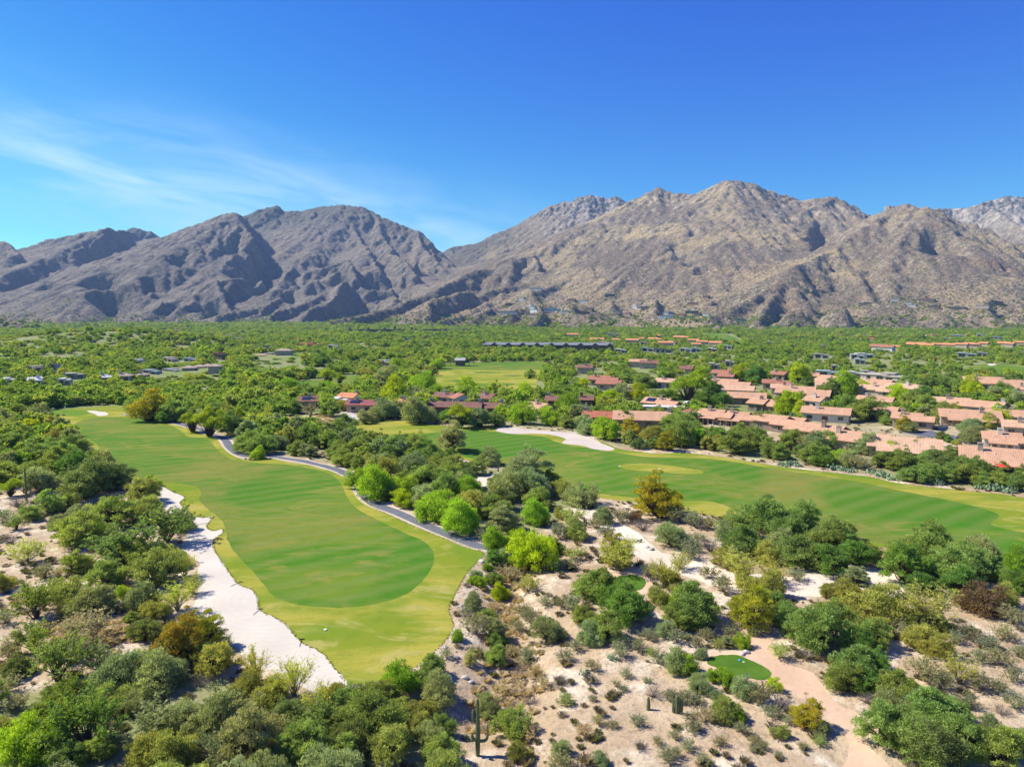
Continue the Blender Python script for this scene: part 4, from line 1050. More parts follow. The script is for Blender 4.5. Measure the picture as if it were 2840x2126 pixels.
# far houses: crop|x y width type roof wall; ... (words are made from colour and neighbourhood)
FAR = """V1|230 305 110 f white grey;335 300 95 f dark blue;70 292 150 f white grey;555 275 100 f grey tan T;660 285 90 f blue grey;750 245 250 f grey brown;930 242 180 f tan brown;840 288 70 f grey dark;950 297 80 f grey brown;1140 225 130 f dark dark;1280 200 90 f tan cream;
1850 243 140 f grey blue;1780 193 110 f white blue;2030 240 110 f tan orange;1950 215 80 f tan buff;890 212 100 f grey brown;150 245 150 g orange pink;320 225 90 g salmon pink;740 187 80 g orange pink;850 175 60 g orange pink;710 108 40 f tan cream;1000 98 50 f white white;500 105 60 f blue white;1150 90 40 f white blue;1600 78 60 g orange tan;
1440 100 70 f white grey;900 130 70 f white cream;620 150 60 f grey grey;170 158 60 g orange tan;1300 505 150 f blue grey;1480 497 170 f grey grey;1610 488 100 h tan tan;1700 478 90 h tan shade;1770 470 70 h tan tan;1830 460 90 h tan tan;1060 540 110 h tan buff;900 552 90 h white grey;1215 532 80 h tan tan;1190 425 90 f white grey;1460 412 150 f tan buff;
1630 415 110 f blue white;1880 372 110 f brown brown;640 532 150 f tan grey;300 575 60 g white white;330 487 110 f tan brown;490 470 60 f dark grey;560 578 90 f white buff;80 575 120 f white tan;1520 130 110 f dark brown;1440 160 90 f dark dark;1580 150 90 f dark dark;1490 175 90 g brown brown;1760 125 110 f tan pink;1900 120 90 f blue grey;2060 120 120 f blue grey;2060 190 90 f dark grey;1700 100 90 f blue white;
V2|120 322 200 f dark blue;270 342 130 h tan tan;140 385 230 f tan pink;90 395 100 f orange orange;490 290 215 f orange brown;700 302 110 f tan cream;100 178 120 f dark grey;330 172 110 f dark grey;220 95 90 f blue white;100 110 60 f orange tan;580 118 70 f tan buff;1155 435 60 f white dark;1310 238 40 f white white;
V3|580 205 100 g orange tan;790 245 120 g orange tan;850 272 110 f tan buff;950 248 80 g orange tan;1090 252 110 g orange tan;1160 237 60 g orange tan;1280 243 110 g orange tan L;1315 215 50 g orange tan;1370 275 120 g orange tan;1420 268 80 f tan cream;1500 228 120 g orange tan L;1610 252 90 g orange tan;1680 266 90 g orange tan;1630 287 70 g orange tan;1795 275 110 g orange tan;1190 275 70 f tan buff;
990 337 100 f white grey;1220 325 110 f blue grey;1360 335 150 f dark grey;1545 330 110 f blue grey;1630 328 90 f blue grey;1770 328 80 f white dark;1900 305 80 f blue grey;920 202 110 f grey grey;2150 0 1 f tan tan;
V4|485 378 120 f tan cream;850 375 150 f white cream;790 383 110 f white cream;810 421 80 f white grey;1010 308 190 g rust white L;1120 308 60 g orange tan;920 240 40 g red tan;1330 290 210 g orange tan L;1480 288 70 g orange tan;1580 292 120 g orange tan;1680 288 90 g orange tan;1760 285 110 g orange tan L;1860 280 80 g orange tan;2060 280 120 g orange tan L;2180 272 90 g orange tan;1720 370 150 f blue grey;1850 365 90 f blue tan;2190 352 60 f tan buff;
670 212 90 f blue white;780 218 60 f white white;860 210 60 f white grey;960 205 70 f white tan;1045 207 60 f grey dark;1190 220 90 f white cream;1270 222 50 f tan buff;1350 228 80 f white tan;1440 215 120 f orange cream;1540 235 90 f blue blue;1650 213 110 f white blue;1840 207 60 f white tan;1980 230 110 f blue blue;1900 200 50 f white dark;1050 545 380 f tan buff;760 520 170 f white tan;550 512 200 f blue white;880 512 110 f tan buff;610 478 60 f tan brown;50 272 50 f white dark;500 300 40 f tan tan"""
for blk in FAR.replace('\n', '').split('V'):
    if not blk: continue
    c, body = blk.split('|'); c = 'V' + c
    for it in body.split(';'):
        if not it.strip(): continue
        q = it.split(); x, y, w = map(float, q[:3])
        if w < 5: continue
        house(c, x, y, w, q[3], q[4], q[5], opts=q[6] if len(q) > 6 else '', depthscale=.8)
# villas on the mountain foot: stand on the slope where the photograph's pixel meets it
def on_mountain(c, x, y):
    u, v = px(c, x, y); a, b, d = ray(u, v)
    t = np.arange(1400, 4200, 3.0)
    z = mountain_z(a * t, b * t)
    hit = np.where(CAM_H + d * t < np.maximum(z, -.5))[0]
    k = hit[0] if len(hit) else 200
    return a * t[k], b * t[k], float(max(z[k], 0))
VILLA = """M2|1300 714 100 f blue blue;1215 776 50 f white blue;1745 753 65 f blue dark;1130 862 140 f grey grey;1265 830 110 f white grey T;1400 845 130 f blue blue T;1515 785 80 f brown brown;1590 792 70 f blue blue;1575 862 120 f brown brown;1630 840 55 f brown brown;1285 880 90 f orange tan;1290 850 80 f grey white;1480 856 60 f grey blue;1790 856 60 f grey tan;1850 870 80 f tan pink;1905 828 55 f white white T;1970 830 80 f grey dark;2090 886 90 f white white;2110 862 60 f blue grey;2190 876 60 f orange pink;1130 812 60 f dark dark;
M3|180 805 80 f tan orange;175 857 100 f white dark;110 878 60 f orange pink;215 875 60 f dark dark;265 876 50 f grey white;35 886 70 f white white;20 864 50 f blue grey;470 908 75 f dark blue;945 728 80 f tan dark;965 877 80 f dark dark;1240 808 90 f dark dark;1420 785 60 f grey grey;1510 818 100 f grey grey T;1610 785 130 f orange dark;1660 826 80 f dark dark;1800 834 120 f grey dark;1955 826 90 f tan tan T;2040 800 80 f dark dark;900 722 30 f tan tan;265 762 50 f grey dark;490 935 50 f tan tan"""
for blk in VILLA.replace('\n', '').split('M'):
    if not blk: continue
    c, body = blk.split('|'); c = 'M' + c
    for it in body.split(';'):
        if not it.strip(): continue
        q = it.split(); x, y, w = map(float, q[:3])
        X, Y, Z = on_mountain(c, x, y)
        house(c, x, y, w * .78, q[3], q[4], q[5], opts='V' + (q[6] if len(q) > 6 else ''), base=(X, Y, Z + 2.5), rot=-34 - 14 * math.sin(x))
# the long dark lodge with its row of grey gables
def lodge():
    pts = [on_ground('V2', 1960, 345), on_ground('V3', 915, 362)]
    A, B = np.array(pts[0][:2]), np.array(pts[1][:2]); L = np.linalg.norm(B - A); rot = math.atan2(*(B - A)[::-1])
    root = empty('lodge', (A[0], A[1], gz(A[0], A[1])), rot)
    wl_, rf_ = MB(), MB(); n = 9; seg = L / n; win = []
    gr = paint('lodge_roof_metal', (.20, .205, .21), .1, .3, .7)
    for k in range(n):
        x0 = k * seg; x1 = x0 + seg
        wl_.box(x0, x1 - .05, 0, 16, -2, 8.5)
        # each wing: a long sloped metal roof and a gable facing front
        V = [(x0, -.8, 8.3), (x1, -.8, 8.3), (x1, 8, 11.6), (x0, 8, 11.6), (x0, 16.8, 8.3), (x1, 16.8, 8.3)]
        rf_.add(V, [(0, 1, 2, 3), (3, 2, 5, 4)])
        gx = x0 + seg * .82; gw = seg * .26
        wl_.add([(gx - gw, -3, -2), (gx + gw, -3, -2), (gx + gw, -3, 7.6), (gx, -3, 11.4), (gx - gw, -3, 7.6), (gx - gw, -.003, -2), (gx + gw, -.003, -2), (gx + gw, -.003, 7.6), (gx, -.003, 11.4), (gx - gw, -.003, 7.6)],
                [(0, 1, 2, 3, 4), (1, 6, 7, 2), (5, 0, 4, 9)])
        rf_.add([(gx - gw - .6, -3.6, 7.2), (gx, -3.6, 11.7), (gx, 7.8, 11.75), (gx - gw - .6, .2, 7.25), (gx + gw + .6, -3.6, 7.2), (gx + gw + .6, .2, 7.25)], [(0, 1, 2, 3), (1, 4, 5, 2)])
        for f in (0, 1):
            for j in range(4): win.append((x0 + seg * (.08 + .13 * j), 1.2 + 3.6 * f, seg * .07))
    wl_.build('wall', WALLS['dark'], root); rf = rf_.build('roof', gr, root)
    for (x, z, w) in win: MB().box(x - w / 2, x + w / 2, -.05, -.003, z, z + 1.9).build('window', GLASS, root)
    chimney(rf, seg * .05, 4, 8, 13.5, WALLS['brown'], 1.0)
    root.scale = (1, 1, .72)
    tag(root, 'long dark timber lodge under a row of grey metal gables beyond the driving range', 'building')
    for k in np.linspace(0, 1, 18):
        p = A + (B - A) * k; HOUSE_XY.append((p[0], p[1], 12))
lodge()
def resort():
    X0, Y0, _ = on_ground('M2', 130, 985); X1, Y1, _ = on_ground('M2', 900, 978)
    A, B = np.array([X0, Y0]), np.array([X1, Y1]); L = np.linalg.norm(B - A); rot = math.atan2(*(B - A)[::-1])
    root = empty('resort_building', (A[0], A[1], float(gz(A[0], A[1]))), rot)
    w_, f_ = MB(), MB()
    w_.box(0, L, 0, 16, -5, 7.5)
    for z in (2.6, 6.2): f_.box(0, L, -.9, -.003, z, z + .7)
    n = 48
    for k in range(n + 1): f_.box(L * k / n - .35, L * k / n + .35, -.85, -.004, -5, 8.4)
    for q in (.02, .165, .29, .37, .505): w_.box(L * q, L * q + 5.5, -3.2, -.903, -5, 11.5 + 3 * (q == .37))
    w_.build('wall', WALLS['brown'], root); f_.build('balcony', WALLS['dark'], root)
    MB().box(.3, L - .3, .3, 15.7, 7.502, 7.8).build('roof', FLATR['dark'], root)
    tag(root, 'very long dark brown resort block with balconies and stair towers at the mountain foot', 'building')
    for k in np.linspace(0, 1, 30):
        p = A + (B - A) * k; HOUSE_XY.append((p[0], p[1], 14)); HOUSE_XY.append((p[0] * .98, p[1] * .98, 12))
resort()
def range_shed():
    X, Y, Z = on_ground('V2', 1765, 472); root = empty('range_shelter', (X, Y, Z), -.05)
    w_ = MB().box(-3, 3.5, -2, 4, -1, 4.2); w_.build('wall', WALLS['brown'], root)
    rf = MB(); gable_roof(rf, .25, 1, 6.5, 6, 4.2, 1.4); rf.build('roof', FLATR['grey'], root)
    r2 = MB(); r2.box(-16, -3.01, -1, 3, 2.7, 3.0); r2.box(3.51, 11, -1, 3, 2.7, 3.0); r2.build('canopy', WALLS['dark'], root)
    for x in (-15.5, -11, -7, 7, 10.5): MB().box(x - .15, x + .15, -.9, -.6, -1, 2.7).build('post', WALLS['dark'], root)
    tag(root, 'small brown starter shelter with flat dark canopies at the back of the driving range', 'shelter')
    HOUSE_XY.append((X, Y, 15)); HOUSE_XY.append((X, Y * .96, 15))
range_shed()
print('houses', len(HOUSES))
# ------------------------------------------------------------------ plants
def leaf_mat(name, use_obj=True, cols=None):
    t = NT(name)
    oi = t.new('ShaderNodeObjectInfo')
    tint = t.attr('tint')
    if use_obj: base = oi.outputs['Color']
    else:
        r = t.new('ShaderNodeValToRGB'); r.color_ramp.interpolation = 'LINEAR'
        e = r.color_ramp.elements
        while len(e) < len(cols): e.new(0.5)
        for k, cc in enumerate(cols): e[k].position = k / (len(cols) - 1); e[k].color = (*cc, 1)
        t.l.new(oi.outputs['Random'], r.inputs[0]); base = r.outputs[0]
    hsv = t.new('ShaderNodeHueSaturation')
    t.l.new(base, hsv.inputs['Color'])
    t.l.new(t.rng(tint, 0, 1, 0.62, 1.42), hsv.inputs['Value'])
    t.l.new(t.rng(tint, 0, 1, 0.515, 0.488), hsv.inputs['Hue'])
    col = hsv.outputs[0]
    t.b.inputs['Specular IOR Level'].default_value = 0.12
    t.base(col, 0.75)
    tr = t.new('ShaderNodeBsdfTranslucent'); t.l.new(t.mix(1.0, col, (1.15, 1.1, .55), 'MULTIPLY'), tr.inputs['Color'])
    ms = t.new('ShaderNodeMixShader'); ms.inputs[0].default_value = 0.46
    t.l.new(t.b.outputs[0], ms.inputs[1]); t.l.new(tr.outputs[0], ms.inputs[2])
    t.l.new(ms.outputs[0], t.n['Material Output'].inputs[0])
    return t.m
LEAF = leaf_mat('foliage')
BARK = paint('bark', (.10, .075, .055), .3, 3.0, .95)
BARK_PALE = paint('pale_bark', (.23, .24, .12), .25, 3.0, .9)
TWIG = paint('dry_twigs', (.24, .20, .17), .3, 3.0, .95)

def leaves(centres, radii, n, size, r, up=0.25, rnd=0.75, elong=2.0, shell=0.35, hang=0.0):
    """n small leaf sprays spread through the given clumps; returns verts, faces, tint"""
    w = radii ** 2; idx = r.choice(len(centres), n, p=w / w.sum())
    d = r.normal(size=(n, 3)); d /= np.linalg.norm(d, axis=1, keepdims=True)
    d[:, 2] = np.abs(d[:, 2]) * 0.9 - 0.28 + r.normal(size=n) * .15
    rad = radii[idx] * (shell + (1.25 - shell) * r.random(n) ** 0.75)
    p = centres[idx] + d * rad[:, None] * np.array([1, 1, 0.85])
    p[:, 2] -= hang * r.random(n)
    nr = d + r.normal(size=(n, 3)) * rnd + np.array([0, 0, up]); nr /= np.linalg.norm(nr, axis=1, keepdims=True)
    a = d * .8 + np.array([0, 0, .55]) + r.normal(size=(n, 3)) * .6; a /= np.linalg.norm(a, axis=1, keepdims=True) + 1e-9
    b = np.cross(nr, a); b /= np.linalg.norm(b, axis=1, keepdims=True) + 1e-9
    s = size * (0.6 + 0.8 * r.random(n))[:, None]
    v = np.stack([p - a * s * elong, p + b * s * .62, p + a * s * elong, p - b * s * .62], 1).reshape(-1, 3)
    f = np.arange(4 * n).reshape(n, 4)
    ct = r.random(len(centres))
    tint = np.clip(0.5 + (ct[idx] - .5) * 0.55 + (r.random(n) - .5) * 0.55, 0, 1)
    return v, f, tint
def tube(path, radii, sides=5):
    path = np.array(path, float); n = len(path); V = []; F = []
    up = np.array([0.3, 0.1, 1.0])
    for i in range(n):
        t = path[min(i + 1, n - 1)] - path[max(i - 1, 0)]; t /= np.linalg.norm(t) + 1e-9
        a = np.cross(t, [1, .2, .1]) if abs(t[2]) > .8 else np.cross(t, [0, 0, 1]); a /= np.linalg.norm(a) + 1e-9
        b = np.cross(t, a)
        for k in range(sides):
            q = math.tau * k / sides
            V.append(path[i] + (a * math.cos(q) + b * math.sin(q)) * radii[i])
    for i in range(n - 1):
        for k in range(sides):
            j = (k + 1) % sides
            F.append((i * sides + k, i * sides + j, (i + 1) * sides + j, (i + 1) * sides + k))
    return np.array(V), np.array(F)
def merge(parts):
    V, F, o = [], [], 0
    for v, f in parts:
        V.append(v); F.append(f + o); o += len(v)
    return np.concatenate(V), np.concatenate(F)
def crown_centres(kind, r, n):
    C, R = crown_dome(kind, r, n)
    ph = r.random(6) * 6.28; a = np.arctan2(C[:, 1], C[:, 0])
    f = 1 + .16 * np.sin(2 * a + ph[0]) + .13 * np.sin(3 * a + ph[1]) + .10 * np.sin(5 * a + ph[2])
    C[:, :2] *= f[:, None]; C[:, 2] *= 1 + .16 * np.sin(a + ph[3]) + .12 * np.sin(4 * a + ph[4])
    C += np.array([r.normal() * .04, r.normal() * .04, 0])
    k = r.random(len(C)) < .22                     # sprays that stand out of the dome
    C[k] *= np.array([1.10, 1.10, 1.16]); R[k] *= .6
    return C, R
def crown_dome(kind, r, n):
    """clumps of a crown of width 1 (radius .5) standing on z = 0"""
    C, R = [], []
    for i in range(n):
        a = i * 2.399 + r.normal() * .3; q = math.sqrt((i + .5) / n)
        rr = 0.37 * q * (0.85 + .35 * r.random())
        if kind == 'mesquite':
            z = 0.47 * math.sqrt(max(0, 1 - (rr / .46) ** 2)) * (.62 + .38 * r.random()) + .06; R.append(.065 + .06 * r.random())
        elif kind == 'bush':
            z = 0.42 * math.sqrt(max(0, 1 - (rr / .48) ** 2)) * (.45 + .55 * r.random()) + .03; R.append(.075 + .07 * r.random())
        elif kind == 'tall':
            z = 0.70 * math.sqrt(max(0, 1 - (rr / .45) ** 2)) * (.45 + .55 * r.random()) + .12; R.append(.07 + .055 * r.random())
        elif kind == 'umbrella':
            z = 0.58 * math.sqrt(max(0, 1 - (rr / .60) ** 2)) * (.85 + .2 * r.random()); R.append(.10 + .05 * r.random())
        C.append((rr * math.cos(a) * (1 + .15 * math.sin(3 * a + n)), rr * math.sin(a), z))
    return np.array(C), np.array(R)
def make_proto(name, kind, seed, nclump, nleaf, size, stems=3, bark=None, dense_twigs=0, **kw):
    r = np.random.default_rng(seed)
    C, R = crown_centres(kind, r, nclump)
    low = C.copy(); low[:, 2] *= .55; low[:, :2] *= .85
    if kind in ('mesquite', 'bush', 'tall'):           # inner clumps so the sides hang low
        k = len(C) // 2
        C = np.concatenate([C, low[-k:] * np.array([1.15, 1.15, .8])]); R = np.concatenate([R, R[-k:] * .85])
    v, f, tint = leaves(C, R, nleaf, size, r, **kw)
    me = new_mesh(name + '_crown', v, f)
    at = me.attributes.new('tint', 'FLOAT', 'FACE'); at.data.foreach_set('value', tint.astype(np.float32))
    me.materials.append(LEAF)
    parts = []
    base = [np.array([r.normal() * .015, r.normal() * .015, -.03]) for _ in range(stems)]
    for i, c in enumerate(C[:nclump]):
        b = base[i % stems]
        hub = b + (c - b) * np.array([.35, .35, .3]) + r.normal(size=3) * .02
        mid = b + (c - b) * .68 + r.normal(size=3) * .03 + np.array([0, 0, .03])
        parts.append(tube([b, hub, mid, c], [.016, .011, .006, .002], 5))
        for _ in range(dense_twigs):
            e = c + r.normal(size=3) * R[i] * .8
            parts.append(tube([mid + (c - mid) * r.random(), e], [.003, .001], 3))
    tv, tf = merge(parts)
    tm = new_mesh(name + '_trunk', tv, tf, smooth_shade=True); tm.materials.append(bark or BARK)
    return me, tm
def make_wispy(name, seed, nst, spread, h, twig, nleaf, lsize, bark, curve=.3, rad=.010):
    """a shrub of many thin upright branches: palo verde, ocotillo-like, dead brush"""
    r = np.random.default_rng(seed); parts = []; tips = []
    for i in range(nst):
        a = r.random() * math.tau; q = spread * math.sqrt(r.random())
        b = np.array([r.normal() * .02, r.normal() * .02, -.02]); e = np.array([math.cos(a) * q, math.sin(a) * q, h * (.6 + .4 * r.random()) * math.sqrt(max(.1, 1 - (q / .62) ** 2))])
        m = b + (e - b) * np.array([curve, curve, .5]) + r.normal(size=3) * .02
        parts.append(tube([b, m, e], [rad, rad * .6, rad * .2], 4))
        for _ in range(twig):
            s = .35 + .65 * r.random(); p = (m + (e - m) * (s - .35) / .65)
            g = p + (e - b) * .16 + r.normal(size=3) * .07
            parts.append(tube([p, g], [rad * .3, rad * .1], 3)); tips.append((p + g) / 2); tips.append(g)
    tips = np.array(tips)
    v, f, tint = leaves(tips, np.full(len(tips), .03), nleaf, lsize, r, elong=2.2, rnd=1.2)
    me = new_mesh(name + '_crown', v, f)
    at = me.attributes.new('tint', 'FLOAT', 'FACE'); at.data.foreach_set('value', tint.astype(np.float32)); me.materials.append(LEAF)
    tv, tf = merge(parts); tm = new_mesh(name + '_trunk', tv, tf, smooth_shade=True); tm.materials.append(bark)
    return me, tm
PROTO = {
 'mesq': [make_proto('mesquite', 'mesquite', 10 + i, 70, 12000, .0110, 4, None, 2, rnd=1.2) for i in range(4)],
 'bush': [make_proto('bush', 'bush', 20 + i, 54, 10500, .0114, 4, None, 2, rnd=1.2) for i in range(3)],
 'tall': [make_proto('tall_tree', 'tall', 30 + i, 66, 13500, .0106, 3, None, 2, rnd=1.2) for i in range(2)],
 'umbr': [make_proto('umbrella', 'umbrella', 40 + i, 56, 9000, .0112, 2, None, 2, rnd=1.2) for i in range(2)],
 'wisp': [make_wispy('palo', 50 + i, 34, .46, .95, 14, 5000, .0085, BARK_PALE) for i in range(2)],
 'airy': [make_wispy('airy', 60 + i, 22, .5, .75, 12, 4200, .012, BARK, .3, .013) for i in range(2)],
 'scrub': [make_wispy('scrub', 70 + i, 30, .5, .6, 8, 2600, .014, TWIG, .4, .006) for i in range(3)],
 'dead': [make_wispy('dead', 80 + i, 46, .5, .5, 9, 60, .01, TWIG, .45, .009) for i in range(2)],
 'mid': [make_proto('mid', 'mesquite', 90 + i, 34, 4200, .021, 2, rnd=1.1) for i in range(4)],
 'midt': [make_proto('midt', 'tall', 95 + i, 34, 4200, .021, 2, rnd=1.1) for i in range(2)],
}
# kind: (proto, base colour, height as a share of the width, object name, category, words)
KINDS = {
 'm': ('mesq', (0.318, 0.410, 0.099), .62, 'mesquite_tree', 'tree', 'green mesquite tree'),
 'M': ('mesq', (0.201, 0.335, 0.063), .66, 'mesquite_tree', 'tree', 'dark green mesquite tree'),
 'd': ('mesq', (0.217, 0.281, 0.092), .62, 'mesquite_tree', 'tree', 'dusky dark mesquite tree'),
 'g': ('bush', (0.356, 0.513, 0.043), .75, 'palo_verde_tree', 'tree', 'bright green palo verde tree'),
 'G': ('bush', (0.472, 0.578, 0.025), .80, 'palo_verde_tree', 'tree', 'vivid lime green palo verde tree'),
 't': ('umbr', (0.382, 0.482, 0.041), .75, 'palo_verde_tree', 'tree', 'spreading bright green tree with a bare trunk'),
 'b': ('bush', (0.360, 0.421, 0.189), .72, 'desert_willow', 'tree', 'dusty grey green willowy tree'),
 'B': ('tall', (0.407, 0.437, 0.193), .70, 'desert_willow', 'tree', 'silvery blue green tree'),
 'p': ('wisp', (0.636, 0.642, 0.093), .95, 'palo_verde_tree', 'tree', 'airy yellow green palo verde tree'),
 'P': ('wisp', (0.636, 0.648, 0.139), .85, 'palo_verde_tree', 'tree', 'pale yellow palo verde tree'),
 'a': ('airy', (0.305, 0.406, 0.069), .80, 'mesquite_tree', 'tree', 'open mesquite tree with black bare branches'),
 'y': ('bush', (0.392, 0.416, 0.103), .68, 'creosote_bush', 'shrub', 'olive yellow creosote bush'),
 'Y': ('tall', (0.445, 0.421, 0.038), .75, 'palo_verde_tree', 'tree', 'mustard yellow palo verde tree'),
 'o': ('tall', (.350, .290, .040), .95, 'palo_verde_tree', 'tree', 'orange brown leafed tree'),
 'r': ('bush', (.260, .180, .095), .60, 'desert_shrub', 'shrub', 'rusty brown shrub'),
 's': ('scrub', (.600, .500, .290), .60, 'desert_shrub', 'shrub', 'straw coloured dry shrub'),
 'w': ('scrub', (0.371, 0.373, 0.205), .62, 'desert_shrub', 'shrub', 'grey brown sparse shrub'),
 'l': ('scrub', (0.488, 0.540, 0.173), .60, 'desert_shrub', 'shrub', 'light green wispy shrub'),
 'x': ('dead', (.30, .25, .2), .55, 'desert_shrub', 'shrub', 'leafless grey dead shrub'),
}
